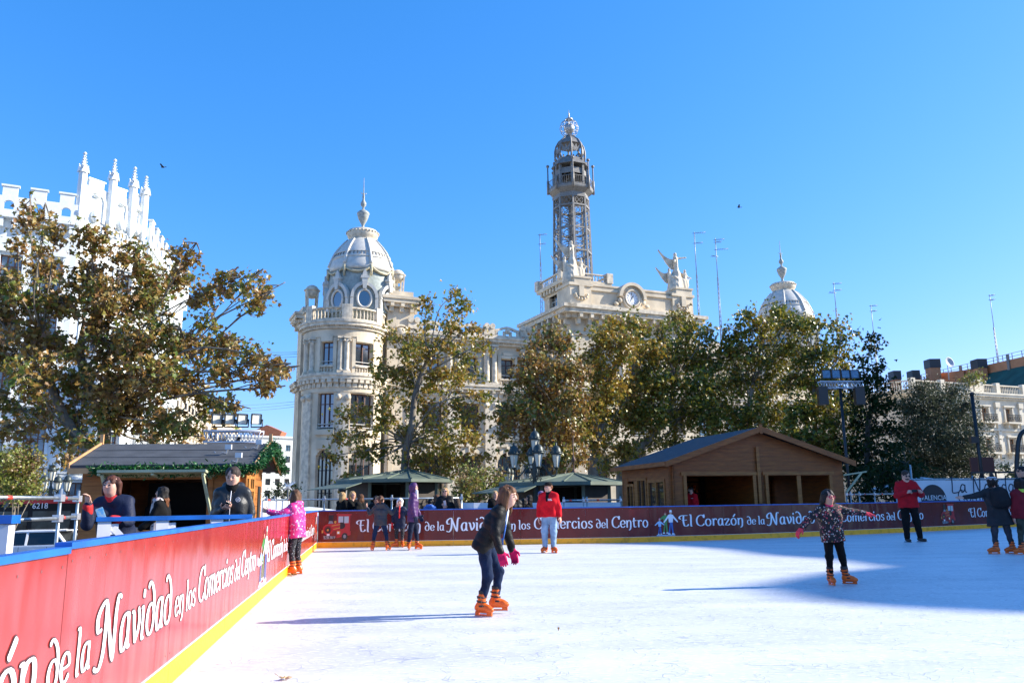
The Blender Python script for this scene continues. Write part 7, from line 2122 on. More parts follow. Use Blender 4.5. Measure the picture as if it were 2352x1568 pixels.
CL = dict(
 blackpuff=cloth('black_quilted_nylon', (.006, .006, .006), .55, bump=.2), jeans=cloth('dark_denim', (.009, .022, .062), .9, vscale=4, var=.5), ljeans=cloth('light_denim', (.26, .38, .52), .85, vscale=4, var=.35), black=cloth('black_wool', (.006, .006, .006), .9), navy=cloth('navy_nylon', (.012, .018, .045), .6), redf=cloth('red_fleece', (.62, .008, .016), .9), redk=cloth('red_knit', (.46, .01, .018), .9),
 purple=cloth('purple_nylon', (.085, .035, .12), .45), greyp=cloth('grey_quilted_nylon', (.05, .053, .06), .45), tights=cloth('black_leggings', (.004, .004, .004), .9), dnavy=cloth('dark_blue_leggings', (.010, .014, .034), .9), gcoat=cloth('grey_wool_coat', (.03, .031, .034), .95), gjeans=cloth('grey_blue_denim', (.045, .048, .058), .85, var=.4), maroon=cloth('maroon_sweatshirt', (.17, .012, .02), .9), camo=cloth('dark_camouflage', (.05, .055, .04), .9, col2=(.015, .018, .012), vscale=9), windb=cloth('black_windbreaker', (.02, .021, .022), .45, spec=.45), blue=cloth('blue_nylon', (.06, .17, .52), .5), white=cloth('white_fleece', (.75, .75, .74), .9), magenta=cloth('magenta_knit', (.52, .01, .09), .9), pinkg=cloth('pink_knit', (.75, .06, .09), .9), fur=cloth('brown_fur', (.10, .07, .05), .95, vscale=25, var=.6), lilac=cloth('lilac_knit', (.24, .16, .30), .95), redtrim=cloth('red_lining', (.6, .03, .03), .7),
 pinkdots=dotted('pink_dotted_nylon', (.68, .03, .20), [(.85, .62, .75), (.08, .03, .22), (.8, .3, .5), (.45, .02, .3), (.9, .75, .8)], 26, .34, .45), starry=dotted('starry_leggings', (.010, .010, .014), [(.5, .5, .52), (.3, .3, .34), (.45, .35, .35)], 34, .2, .8), floral=dotted('floral_print', (.008, .006, .008), [(.45, .05, .06), (.5, .32, .24), (.12, .03, .05), (.35, .10, .12), (.42, .38, .36), (.16, .10, .03)], 34, .37, .8), plaid=dotted('plaid_scarf', (.42, .36, .35), [(.28, .03, .04), (.05, .05, .06), (.55, .5, .48)], 16, .42, .95), cuff=cloth('white_tee', (.75, .75, .75), .8), beanie=cloth('striped_knit', (.25, .25, .26), .95, var=.5))
def stripes(name, cols, scale):
    m = bpy.data.materials.new(name); m.use_nodes = True; nt = m.node_tree; b = nt.nodes['Principled BSDF']; L = nt.links.new
    tc = nd(nt, 'ShaderNodeTexCoord'); sx = nd(nt, 'ShaderNodeSeparateXYZ'); L(tc.outputs['Object'], sx.inputs[0])
    ml = nd(nt, 'ShaderNodeMath', operation='MULTIPLY'); ml.inputs[1].default_value = scale; L(sx.outputs[2], ml.inputs[0])
    fr = nd(nt, 'ShaderNodeMath', operation='FRACT'); L(ml.outputs[0], fr.inputs[0])
    rp = nd(nt, 'ShaderNodeValToRGB'); rp.color_ramp.interpolation = 'CONSTANT'
    while len(rp.color_ramp.elements) < len(cols): rp.color_ramp.elements.new(.5)
    for i, c in enumerate(cols): rp.color_ramp.elements[i].position = i / len(cols); rp.color_ramp.elements[i].color = (*c, 1)
    L(fr.outputs[0], rp.inputs[0]); L(rp.outputs[0], b.inputs['Base Color']); b.inputs['Roughness'].default_value = .95
    return m
CL['bstripe'] = stripes('striped_beanie_knit', [(.03, .03, .035), (.6, .6, .62), (.03, .03, .035), (.4, .4, .42)], 13)
STRAPM = mat('black_strap', (.02, .02, .02), .6)
BLADE = mat('skate_blade', (.5, .5, .52), .25, .9)
def unit(v): v = np.array(v, float); return v / np.linalg.norm(v)
def hand_mesh(w, d, n, s, side, curl=.35, spread=.12, h=.005, glove=1.0):
    """palm and five bent fingers; d points along the hand, n out of the back of the hand"""
    d = unit(d); n = unit(np.array(n, float) - d * np.dot(n, d)); a = np.cross(d, n) * side
    f = Field(); g = glove; W = np.array(w, float)
    P = lambda x, y, z=0: W + (d * x + a * y + n * z) * s
    for y in (-.028, 0, .028): f.cone(P(.0, y * .7), P(.085, y), .019 * s * g, .017 * s * g, .012)
    lens = [(.034, .036), (.0115, .042), (-.0115, .039), (-.033, .03)]
    for y, l in lens:
        p = W + (d * .09 + a * y) * s; t = 0.0
        for i, q in enumerate((.95, .75, .6)):
            t += curl * (1.0 if i else .7)
            dd = d * math.cos(t) - n * math.sin(t) + a * spread * y / .034
            e = p + unit(dd) * l * q * s
            f.cone(p, e, (.0098 - .0009 * i) * s * g, (.0090 - .0009 * i) * s * g, .004); p = e
    p = P(.025, .034); e = p + unit(d * .55 + a * .8 - n * .25) * .042 * s; f.cone(p, e, .013 * s * g, .011 * s * g, .008)
    f.cone(e, e + unit(d * .85 + a * .25 - n * .45) * .036 * s, .011 * s * g, .008 * s * g, .004)
    return f.mesh(h)
def join_np(parts):
    V, F, b = [], [], 0
    for v, f in parts: V.append(v); F.append(f + b); b += len(v)
    return np.concatenate(V), np.concatenate(F)
def skate(parent, an, yaw, s, pitch=0.0, h=.009, roll=0.0, sd=None):
    """rental skate: plastic boot shell, straps, slotted holder and steel blade; an = ankle"""
    f = Field()
    f.cone((-.05 * s, 0, -.03 * s), (.12 * s, 0, -.045 * s), .043 * s, .040 * s, .03); f.cone((.12 * s, 0, -.045 * s), (.155 * s, 0, -.05 * s), .043 * s, .034 * s, .02)
    sd = (0, 0, 1) if sd is None else tuple(Matrix.Rotation(-yaw, 3, 'Z') @ Vector(sd)); tx, ty = sd[0] / sd[2] * .155 * s, sd[1] / sd[2] * .155 * s
    f.cone((-.015 * s, 0, -.02 * s), (-.01 * s + tx, ty, .15 * s), .052 * s, .060 * s, .04); f.cone((.0, 0, .0), (.09 * s, 0, -.02 * s), .05 * s, .035 * s, .03)
    f.halfcut((0, 0, .155 * s), (0, 0, 1)); f.halfcut((0, 0, -.082 * s), (0, 0, -1))
    V, F = f.mesh(h)
    o = np_mesh('skate', V, F, ORA, parent)
    o.matrix_local = Matrix.Translation(an) @ Matrix.Rotation(yaw, 4, 'Z') @ Matrix.Rotation(pitch, 4, 'Y') @ Matrix.Rotation(roll, 4, 'X')
    mb = MB()
    for (x0, z0, x1, z1, r) in ((-.08, .115, .045, .10, .062), (-.07, .06, .06, .045, .060), (-.065, .0, .085, -.005, .056)):
        mb.tube([((x0 + x1) / 2 * s + (x1 - x0) / 2 * s * math.cos(t) + tx * (z0 + z1) / .31, r * s * math.sin(t) + ty * (z0 + z1) / .31, ((z0 + z1) / 2 + (z1 - z0) / 2 * math.cos(t)) * s) for t in [2 * PI * k / 14 for k in range(15)]], .0085 * s, 5, False)
        mb.cbox(((x0 + x1) / 2 * s + .02 * s, -r * s, (z0 + z1) / 2 * s), (.05 * s, .016 * s, .024 * s))
    mb.lathe([(.045 * s, .145 * s), (.062 * s, .15 * s), (.061 * s, .19 * s), (.043 * s, .2 * s)], (-.01 * s + tx, ty, 0), 12)
    mb.build('strap', STRAPM, o)
    mb = MB(); z0, z1 = -.125 * s, -.083 * s
    mb.box(-.085 * s, -.03 * s, -.014 * s, .014 * s, z0, z1 + .01 * s); mb.box(.09 * s, .165 * s, -.014 * s, .014 * s, z0, z1 + .01 * s); mb.box(-.03 * s, .09 * s, -.013 * s, .013 * s, z0, z0 + .014 * s); mb.box(-.03 * s, .09 * s, -.013 * s, .013 * s, z1 - .008 * s, z1 + .008 * s)
    mb.build('blade_holder', ORA, o)
    mb = MB(); mb.box(-.1 * s, .17 * s, -.003 * s, .003 * s, -.137 * s, z0); mb.build('blade', BLADE, o)
    return o
def boot(parent, an, yaw, s, m, h=.012):
    f = Field(); f.cone((-.045 * s, 0, -.03 * s), (.12 * s, 0, -.045 * s), .042 * s, .036 * s, .03); f.cone((-.02 * s, 0, 0), (-.01 * s, 0, .12 * s), .05 * s, .052 * s, .03); f.halfcut((0, 0, .13 * s), (0, 0, 1)); f.halfcut((0, 0, -.078 * s), (0, 0, -1))
    V, F = f.mesh(h); o = np_mesh('boot', V, F, m, parent); o.matrix_local = Matrix.Translation(an) @ Matrix.Rotation(yaw, 4, 'Z')
    mb = MB(); mb.prism([(-.09 * s, -.045 * s), (.13 * s, -.045 * s), (.165 * s, 0), (.13 * s, .045 * s), (-.09 * s, .045 * s)], -.093 * s, -.078 * s, 'z'); mb.build('sole', BLK, o)
WD = {}
def person(label, pos, H, face, top, legs_m, z0=0.0, lean=(0, 0, 1), look=None, pitch=0.0, armL=None, armR=None, legL=None, legR=None, hair='brown', hairstyle='long', feet='skate', head=1.0, hem=.47, puffy=0.0, gloves=None, skin=None, h=.013, hood=None, hoodup=False, collar=None, yawL=None, yawR=None, curl=(.35, .35), handn=(None, None), loose=1.0, wide=1.0, body_legs=True, dress=0.0, group='people at the ice rink', cuffs=None, sleeve=1.0, inner=None, pitchL=0., pitchR=0., rollL=0., rollR=0., beard=False, glasses=None, fine=True, raised=0.0, hairlen=1.0):
    skin = skin or SKIN
    fa = R(face); fx, ly = np.array([math.cos(fa), math.sin(fa), 0]), np.array([-math.sin(fa), math.cos(fa), 0])
    up = unit(lean); fw = unit(fx - up * np.dot(fx, up)); lt = np.cross(up, fw)
    Lu, Lf, Lt, Ls = .165 * H, .145 * H, .245 * H, .225 * H
    legL = legL or ((0, 0, -1), (0, 0, -1)); legR = legR or ((0, 0, -1), (0, 0, -1))
    armL = armL or (tuple(lt * .15 - np.array([0, 0, 1])), tuple(fx * .15 - np.array([0, 0, 1]))); armR = armR or (tuple(-lt * .15 - np.array([0, 0, 1])), tuple(fx * .15 - np.array([0, 0, 1])))
    J = {}
    pel = np.zeros(3)
    for nme, sg, (a, b_) in (('L', 1, legL), ('R', -1, legR)):
        J['hip' + nme] = pel + ly * sg * .05 * H * wide
        J['kn' + nme] = J['hip' + nme] + unit(a) * Lt; J['an' + nme] = J['kn' + nme] + unit(b_) * Ls
    ah = (.137 if feet == 'skate' else .093) * .85 * (H / 1.5) ** .6
    sk = .85 * (H / 1.5) ** .6
    base = min(J['anL'][2], J['anR'][2]); cx = (J['anL'] + J['anR']) / 2
    sh = np.array([-cx[0], -cx[1], ah - base + raised])
    for k_ in J: J[k_] = J[k_] + sh
    pel = pel + sh
    tl = .30 * H
    J['ch'] = pel + up * tl * .62; J['nk'] = pel + up * tl * 1.06
    for nme, sg, (a, b_) in (('L', 1, armL), ('R', -1, armR)):
        s_ = pel + up * tl * .90 + lt * sg * .098 * H * wide
        J['sh' + nme] = s_; J['el' + nme] = s_ + unit(a) * Lu; J['wr' + nme] = J['el' + nme] + unit(b_) * Lf
    hh = .068 * H * head
    la = R(look if look is not None else face)
    hx = np.array([math.cos(la) * math.cos(pitch), math.sin(la) * math.cos(pitch), math.sin(pitch)]); hl = np.array([-math.sin(la), math.cos(la), 0]); hu = np.cross(hx, hl)
    hc = J['nk'] + unit(up * .8 + hu * .5 + hx * .12) * (hh * .95 + .022 * H)
    HP = lambda x, y, z: hc + (hx * x + hl * y + hu * z) * hh
    hm = [list(hx), list(hl), list(hu)]
    rot = np.array(hm)                                # rows: head axes
    rotm = rot.T
    root = empty('person', (pos[0], pos[1], z0), 0, label, 'person', group)
    def put(f, name, m, hv=None, disp=None, par=None):
        V, F = f.mesh(hv or h, disp); return np_mesh(name, V, F, m, par or root)
    f = Field()
    E = lambda c, r, k=.02: f.ell(HP(*c), np.array(r) * hh, k * hh / .1, [list(x) for x in zip(*rotm.T)] if False else [[hx[0], hx[1], hx[2]], [hl[0], hl[1], hl[2]], [hu[0], hu[1], hu[2]]] and R3)
    R3 = [[hx[0], hl[0], hu[0]], [hx[1], hl[1], hu[1]], [hx[2], hl[2], hu[2]]]
    E((-.1, 0, .15), (.86, .74, .85)); E((.16, 0, -.38), (.62, .56, .62)); E((.45, 0, -.72), (.25, .3, .22), .03); E((.38, .3, -.22), (.3, .26, .3), .03); E((.38, -.3, -.22), (.3, .26, .3), .03)
    f.cone(HP(.74, 0, .12), HP(.93, 0, -.14), .07 * hh, .11 * hh, .02)
    for s_ in (-1, 1): E((-.08, .72 * s_, -.05), (.15, .09, .22), .01); f.cut(HP(.93, .29 * s_, .07), np.array((.16, .17, .12)) * hh, .01)
    E((.66, 0, -.44), (.12, .2, .07), .012)
    f.cone(hc + (-hx * .12 - hu * .5) * hh, J['nk'] - up * .02 * H, .045 * H * (head ** .5), .05 * H, .03)
    for s_ in (-1, 1): f.cone(pel + lt * s_ * .035 * H, J['ch'] + lt * s_ * .045 * H, .06 * H, .062 * H, .05)
    f.cone(J['shL'], J['shR'], .04 * H, .04 * H, .05)
    for n_ in 'LR':
        f.cone(J['sh' + n_], J['el' + n_], .032 * H, .026 * H, .03); f.cone(J['el' + n_], J['wr' + n_], .026 * H, .017 * H, .02)
        if body_legs: f.cone(J['hip' + n_], J['kn' + n_], .052 * H, .036 * H, .03); f.cone(J['kn' + n_], J['an' + n_], .034 * H, .022 * H, .03)
    parts = [f.mesh(min(h, hh * .085))]
    hs = 1.0 * (H / 1.7) ** .8
    for i, n_ in enumerate('LR'):
        d = unit(J['wr' + n_] - J['el' + n_]); nn = handn[i]
        if nn is None: nn = lt * (1 if n_ == 'L' else -1) + fx * .2
        hp = hand_mesh(J['wr' + n_] + d * .005, d, nn, hs * (1.12 if gloves else 1.0), 1 if n_ == 'L' else -1, curl[i], .05, .0055 if h < .014 else .0075, 1.25 if gloves else 1.0)
        if gloves: 
            gf = Field(); gf.cone(J['wr' + n_] - d * .03 * H, J['wr' + n_] + d * .02, .026 * H, .025 * H, .01); gm = gf.mesh(.009)
            V, F = join_np([hp, gm]); np_mesh('glove', V, F, gloves, root)
        else: parts.append(hp)
    V, F = join_np(parts); np_mesh('body', V, F, skin, root)
    if fine:
        for s_ in (-1, 1):
            mb = MB(); mb.M = Matrix(((hx[0], hl[0], hu[0], hc[0]), (hx[1], hl[1], hu[1], hc[1]), (hx[2], hl[2], hu[2], hc[2]), (0, 0, 0, 1)))
            mb.sphere((.78 * hh, .29 * s_ * hh, .05 * hh), .1 * hh, 10, 6, (.5, 1.15, .75)); mb.build('eye', EYE, root)
            mb = MB(); mb.M = Matrix(((hx[0], hl[0], hu[0], hc[0]), (hx[1], hl[1], hu[1], hc[1]), (hx[2], hl[2], hu[2], hc[2]), (0, 0, 0, 1)))
            mb.tube([(.80 * hh, .12 * s_ * hh, .25 * hh), (.8 * hh, .29 * s_ * hh, .29 * hh), (.68 * hh, .46 * s_ * hh, .24 * hh)], .035 * hh, 5); mb.build('eyebrow', HR[hair] if hair else EYE, root)
        mb = MB(); mb.M = Matrix(((hx[0], hl[0], hu[0], hc[0]), (hx[1], hl[1], hu[1], hc[1]), (hx[2], hl[2], hu[2], hc[2]), (0, 0, 0, 1)))
        mb.sphere((.74 * hh, 0, -.45 * hh), .2 * hh, 10, 6, (.28, 1, .28)); mb.build('mouth', LIP, root)
    if glasses:
        mb = MB(); mb.M = Matrix(((hx[0], hl[0], hu[0], hc[0]), (hx[1], hl[1], hu[1], hc[1]), (hx[2], hl[2], hu[2], hc[2]), (0, 0, 0, 1)))
        for s_ in (-1, 1):
            if glasses == 'sun': mb.sphere((.86 * hh, .31 * s_ * hh, .05 * hh), .24 * hh, 10, 6, (.25, 1, .8))
            else: mb.tube([(.88 * hh, (.3 * s_ + .22 * math.cos(t)) * hh, (.05 + .17 * math.sin(t)) * hh) for t in [2 * PI * i / 12 for i in range(13)]], .035 * hh, 5, False)
            mb.tube([(.86 * hh, .5 * s_ * hh, .1 * hh), (.0, .78 * s_ * hh, .1 * hh)], .03 * hh, 4)
        mb.tube([(.9 * hh, -.1 * hh, .08 * hh), (.9 * hh, .1 * hh, .08 * hh)], .03 * hh, 4)
        mb.build('sunglasses' if glasses == 'sun' else 'glasses', BLK if glasses == 'sun' else CL['magenta'], root)
    # hair
    if hair and not hoodup:
        f = Field(); Eh = lambda c, r, k=.03: f.ell(HP(*c), np.array(r) * hh, k, R3)
        Eh((-.15, 0, .22), (.91, .80, .86))
        if hairstyle == 'long':
            hr_ = random.Random(int(H * 1000 + face))
            for k in range(22):
                t = R(62 + 236 * k / 21); q = 1 + .1 * (k % 2)
                x0, y0 = -.1 + .72 * math.cos(t), .70 * math.sin(t)
                zl = (-1.25 - .75 * hr_.random() - (.25 if abs(t - PI) < 1.2 else 0)) * hairlen
                x1, y1 = -.16 + .78 * q * math.cos(t) + hr_.uniform(-.14, .14), .86 * q * math.sin(t) + hr_.uniform(-.14, .14)
                m_ = HP((x0 + x1) / 2 + hr_.uniform(-.08, .08), (y0 + y1) / 2 * 1.08, (.2 + zl) / 2)
                f.cone(HP(x0, y0, .25), m_, .20 * hh, .17 * hh, .012); f.cone(m_, HP(x1, y1, zl), .17 * hh, .055 * hh, .008)
        if hairstyle in ('bob', 'curly'):
            ln = {'long': -1.95, 'bob': -.85, 'curly': -1.5}[hairstyle]; w_ = {'long': .27, 'bob': .34, 'curly': .42}[hairstyle]
            for (x, y) in ((-.35, .62), (-.35, -.62), (-.68, .28), (-.68, -.28), (-.08, .72), (-.08, -.72)):
                f.cone(HP(x, y, .2), HP(x - .06, y * 1.12, ln * (.9 if abs(y) > .7 else 1)), w_ * hh * .95, w_ * hh * .62, .03)
        if hairstyle == 'pony': f.cone(HP(-.9, 0, .3), HP(-1.25, 0, -.2), .25 * hh, .28 * hh, .03); f.cone(HP(-1.25, 0, -.2), HP(-1.1, 0, -1.1), .28 * hh, .12 * hh, .03)
        if hairstyle == 'short': Eh((-.45, 0, -.05), (.55, .7, .6))
        f.cut(HP(.98, 0, -.28), np.array((.74, .70, .82)) * hh, .02)
        if hairstyle == 'short': f.cut(HP(.55, 0, -.5), np.array((.8, 1.1, .62)) * hh, .02)
        am = {'curly': .13, 'short': .04}.get(hairstyle, .055) * hh; fr = 9 / hh * (.8 if hairstyle != 'curly' else .5)
        put(f, 'hair', HR[hair], min(h, hh * .09), lambda X, Y, Z: am * np.sin(X * fr + 1.3 * np.sin(Z * fr * .35)) * np.sin(Y * fr * .9 + 1.1 * np.sin(Z * fr * .3)) + am * .5 * np.sin(Z * fr * (.2 if hairstyle != 'curly' else .9) + X * fr * .6))
    if beard:
        f = Field(); f.ell(HP(.3, 0, -.62), np.array((.56, .56, .42)) * hh, .02, R3); put(f, 'beard', HR[hair], hh * .09)
    # jacket
    f = Field(); lo = loose
    hz = pel - up * (.52 - hem) * H * .9
    for s_ in (-1, 1):
        f.cone(hz + lt * s_ * (.05 + dress) * H * wide, pel + lt * s_ * .045 * H * wide + up * .03 * H, (.078 + dress) * H * lo, .073 * H * lo, .05)
        f.cone(pel + lt * s_ * .045 * H * wide + up * .03 * H, J['ch'] + lt * s_ * .052 * H * wide + fw * .005 * H, .073 * H * lo, .078 * H * lo, .05)
        f.cone(J['ch'] + lt * s_ * .052 * H * wide, J['nk'] + lt * s_ * .05 * H - up * .035 * H, .075 * H * lo, .045 * H * lo, .05)
    f.cone(J['shL'] - lt * .02 * H, J['shR'] + lt * .02 * H, .047 * H * lo, .047 * H * lo, .04)
    for n_ in 'LR': f.cone(J['nk'] - up * .03 * H, J['sh' + n_], .04 * H * lo, .044 * H * lo, .05)
    for n_ in 'LR':
        e = J['el' + n_] + (J['wr' + n_] - J['el' + n_]) * .97 * sleeve
        f.cone(J['sh' + n_], J['el' + n_], .045 * H * lo, .038 * H * lo, .014); f.cone(J['el' + n_], e, .038 * H * lo, .030 * H * lo, .014)
    f.halfcut(hz - up * .012 * H, -up)
    if hood and not hoodup:
        f.cone(J['nk'] + lt * .05 * H - fw * .045 * H, J['nk'] - lt * .05 * H - fw * .045 * H, .042 * H, .042 * H, .03)
    f.cone(J['nk'] - up * .03 * H, J['nk'] + up * .018 * H, .052 * H, .046 * H, .02)
    f.cut(J['nk'] + up * .05 * H + fw * .035 * H, np.array((.05, .05, .05)) * H, .01)
    U = up; k1 = 2 * PI / (.05 * H + .012)
    def dj(X, Y, Z):
        a = (X * 31 + Y * 23 + Z * 41) / H; b_ = (X * 19 - Y * 37 + Z * 17) / H
        d = .0028 * H * np.sin(a + 1.7 * np.sin(b_ * .6)) + .002 * H * np.sin(b_ * 1.6 + 2 * np.sin(a * .45))
        if puffy: d = d * .7 - puffy * H * np.abs(np.sin(((X - pel[0]) * U[0] + (Y - pel[1]) * U[1] + (Z - pel[2]) * U[2]) * k1 / 2)) ** .6 + puffy * H * .5
        return d
    J['jacket'] = put(f, 'jacket', top, h, dj)
    if hoodup:
        f = Field(); f.ell(HP(-.14, 0, .12), np.array((1.05, .92, 1.08)) * hh, .03, R3); f.cone(HP(-.2, 0, -.6), J['nk'] - up * .01 * H, .7 * hh, .055 * H, .04); f.cut(HP(1.0, 0, -.05), np.array((.62, .6, .78)) * hh, .02)
        put(f, 'hood', hood or top, h, dj)
    if collar is not None:
        f = Field(); f.cone(J['nk'] - up * .015 * H, J['nk'] + up * .03 * H, .058 * H, .05 * H, .02); f.cut(J['nk'] + up * .06 * H + fw * .03 * H, np.array((.045, .045, .05)) * H, .01); put(f, 'collar', collar, h)
    if inner is not None:
        f = Field(); f.cone(J['ch'] + fw * .055 * H + up * .02 * H, J['nk'] + fw * .03 * H - up * .02 * H, .035 * H, .032 * H, .02); put(f, 'shirt', inner, h)
    if cuffs is not None:
        for n_ in 'LR':
            d = unit(J['wr' + n_] - J['el' + n_]); f = Field(); f.cone(J['wr' + n_] - d * .05 * H, J['wr' + n_] - d * .012 * H, .036 * H, .036 * H, .01); put(f, 'cuff', cuffs, .008)
    if legs_m is not None and body_legs:
        f = Field(); lw_ = .060; wd_ = 1.0 if feet == 'skate' and legs_m is not CL['ljeans'] else 1.22
        f.cone(pel + lt * .04 * H, pel - lt * .04 * H, .066 * H, .066 * H, .04)
        for n_ in 'LR':
            e = J['an' + n_] + (J['kn' + n_] - J['an' + n_]) * (.27 if wd_ == 1.0 else .1)
            f.cone(J['hip' + n_], J['kn' + n_], lw_ * H, .041 * H * wd_, .03); f.cone(J['kn' + n_], e, .040 * H * wd_, .031 * H * wd_, .03)
        f.halfcut((0, 0, min(J['anL'][2], J['anR'][2]) - .02 * H + (.1 * sk if feet == 'skate' else 0) * 0), (0, 0, -1))
        put(f, 'trousers', legs_m, h, lambda X, Y, Z: .0032 * H * np.sin(Z * 70 / H + 2 * np.sin((X + Y) * 40 / H)) * np.sin((X - Y) * 30 / H + Z * 18 / H))
    if body_legs and feet:
        for n_, yw, pt, rl in (('L', yawL, pitchL, rollL), ('R', yawR, pitchR, rollR)):
            yw = fa if yw is None else R(yw)
            if feet == 'skate': skate(root, Vector(J['an' + n_]), yw, sk, R(pt), .009 if h < .014 else .012, R(rl), unit(J['kn' + n_] - J['an' + n_]))
            else: boot(root, Vector(J['an' + n_]), yw, sk, feet)
    J.update(hc=hc, hh=hh, hx=hx, hl=hl, hu=hu, pel=pel, up=up, fw=fw, lt=lt, R3=R3, HP=HP, root=root, H=H)
    return J
def zt_(px, py, Y): return at(px, py, Y).z
def acc_ell(J, name, c, r, m, h=.01):
    f = Field(); f.ell(J['HP'](*c), np.array(r) * J['hh'], .02, J['R3']); V, F = f.mesh(h); return np_mesh(name, V, F, m, J['root'])
def held(J, name, c, d, u, dims, m, label=None, cat=None):
    """small box-like thing at c (local to the person), d along its length, u its thickness"""
    M_ = frame(tuple(np.array(c) + np.array(J['root'].location)), d, np.cross(np.array(u, float), np.array(d, float)))
    bm = bmesh.new(); bmesh.ops.create_cube(bm, size=1.0); bmesh.ops.scale(bm, vec=dims, verts=bm.verts); bmesh.ops.bevel(bm, geom=list(bm.edges), offset=min(dims) * .35, segments=2, affect='EDGES')
    me = bpy.data.meshes.new(name); bm.to_mesh(me); bm.free(); o = link_mesh(name, me, m); o.matrix_world = M_; tag(o, label, cat); return o

# 1 the girl skating in the middle
g_ = onz(1122, 1411)
J = person('girl skating bent forward in a black quilted jacket, blue jeans and magenta gloves', g_, 1.40, -8, CL['blackpuff'], CL['jeans'], lean=(.53, -.06, 1), look=-20, pitch=-.2, hairlen=1.35, head=1.16, hem=.46, puffy=.0045, gloves=CL['magenta'], hairstyle='long', hair='light', h=.0105, inner=CL['cuff'],
  armR=((-.16, -.22, -1), (.30, -.08, -1)), armL=((.22, .25, -1), (.30, .05, -1)), legR=((.14, -.10, -1), (-.24, -.02, -1)), legL=((.46, .16, -1), (-.12, .02, -1)), yawR=-28, yawL=-8, curl=(.45, .45))
mb = MB(); mb.tube([J['nk'] + J['fw'] * .06 + J['lt'] * -.03, J['ch'] + J['fw'] * .13 + J['lt'] * -.02, J['ch'] + J['fw'] * .17 - J['up'] * .13 + J['lt'] * -.03], .009, 5); c = J['ch'] + J['fw'] * .17 - J['up'] * .15 + J['lt'] * -.03; mb.cbox(c, (.03, .03, .07)); mb.build('lanyard', CL['blue'], J['root'])
# 2 girl in pink at the barrier
g_ = onz(678, 1319); Hh = zt_(680, 1122, g_.y)
J = person('girl in a pink dotted jacket and starry black leggings leaning on the left barrier', g_, (Hh - .06) * .99, 168, CL['pinkdots'], CL['starry'], lean=(-.10, .02, 1), look=172, head=1.16, hem=.42, hair='brown', hairstyle='long', h=.0125, hood=True, armL=((-.75, -.35, -.45), (-.9, -.1, .25)), armR=((.15, .35, -.75), (-.6, .5, .1)), legL=((-.12, -.1, -1), (.10, -.04, -1)), legR=((-.06, .1, -1), (.10, 0, -1)), yawL=185, yawR=175, curl=(.8, .8), loose=1.12)
# 3 grey quilted child
g_ = onz(873, 1263); Hh = zt_(872, 1137, g_.y)
person('small child in grey quilted jacket and jeans seen from behind at the far barrier', g_, Hh - .06, 92, CL['greyp'], CL['jeans'], lean=(-.02, .12, 1), head=1.18, hem=.45, puffy=.007, hair='brown', hairstyle='pony', h=.016, hood=True, armL=((-.55, .1, -.5), (-.35, .5, .65)), armR=((.55, .1, -.5), (.4, .5, .65)), legL=((-.26, .05, -1), (-.14, 0, -1)), legR=((.26, .05, -1), (.16, 0, -1)), yawL=120, yawR=60, fine=False)
# 4 child in white hood
g_ = onz(917, 1256); Hh = zt_(918, 1144, g_.y)
J = person('small child in white hood and dark coat facing out beside the purple coat', g_, Hh - .07, -88, CL['navy'], CL['starry'], head=1.2, hem=.36, hair='blonde', h=.016, hood=CL['white'], hoodup=True, armR=((-.3, -.1, -1), (-.1, -.1, -1)), armL=((.5, .1, -.7), (.3, -.2, .5)), legL=((.06, 0, -1), (0, 0, -1)), legR=((-.08, 0, -1), (0, 0, -1)), gloves=CL['redf'], yawL=-70, yawR=190)
mb = MB(); mb.tube([J['nk'] + J['fw'] * .1 + J['up'] * .02, J['ch'] + J['fw'] * .14, J['ch'] + J['fw'] * .145 - J['up'] * .14], .02, 6); mb.build('scarf', CL['redtrim'], J['root'])
# 5 purple coat
g_ = onz(949, 1262); Hh = zt_(944, 1104, g_.y)
J = person('older child in purple hooded coat and dark blue leggings skating by the far barrier', g_, Hh - .09, 8, CL['purple'], CL['dnavy'], lean=(.02, .03, 1), look=-18, head=1.02, hem=.40, puffy=.006, hair='brown', h=.016, hood=CL['purple'], hoodup=True, armR=((-.05, -.25, -1), (.3, -.1, -1)), armL=((.2, .3, -1), (.4, .1, -.8)), legL=((.22, .1, -1), (.12, 0, -1)), legR=((-.12, -.05, -1), (-.10, 0, -1)), gloves=CL['navy'], yawL=-30, yawR=-80)
f = Field(); f.cone(J['HP'](.75, -.2, -.7), J['nk'] + J['fw'] * .08 - J['up'] * .12, .35 * J['hh'], .05, .03); V, F = f.mesh(.012); np_mesh('scarf', V, F, CL['white'], J['root'])
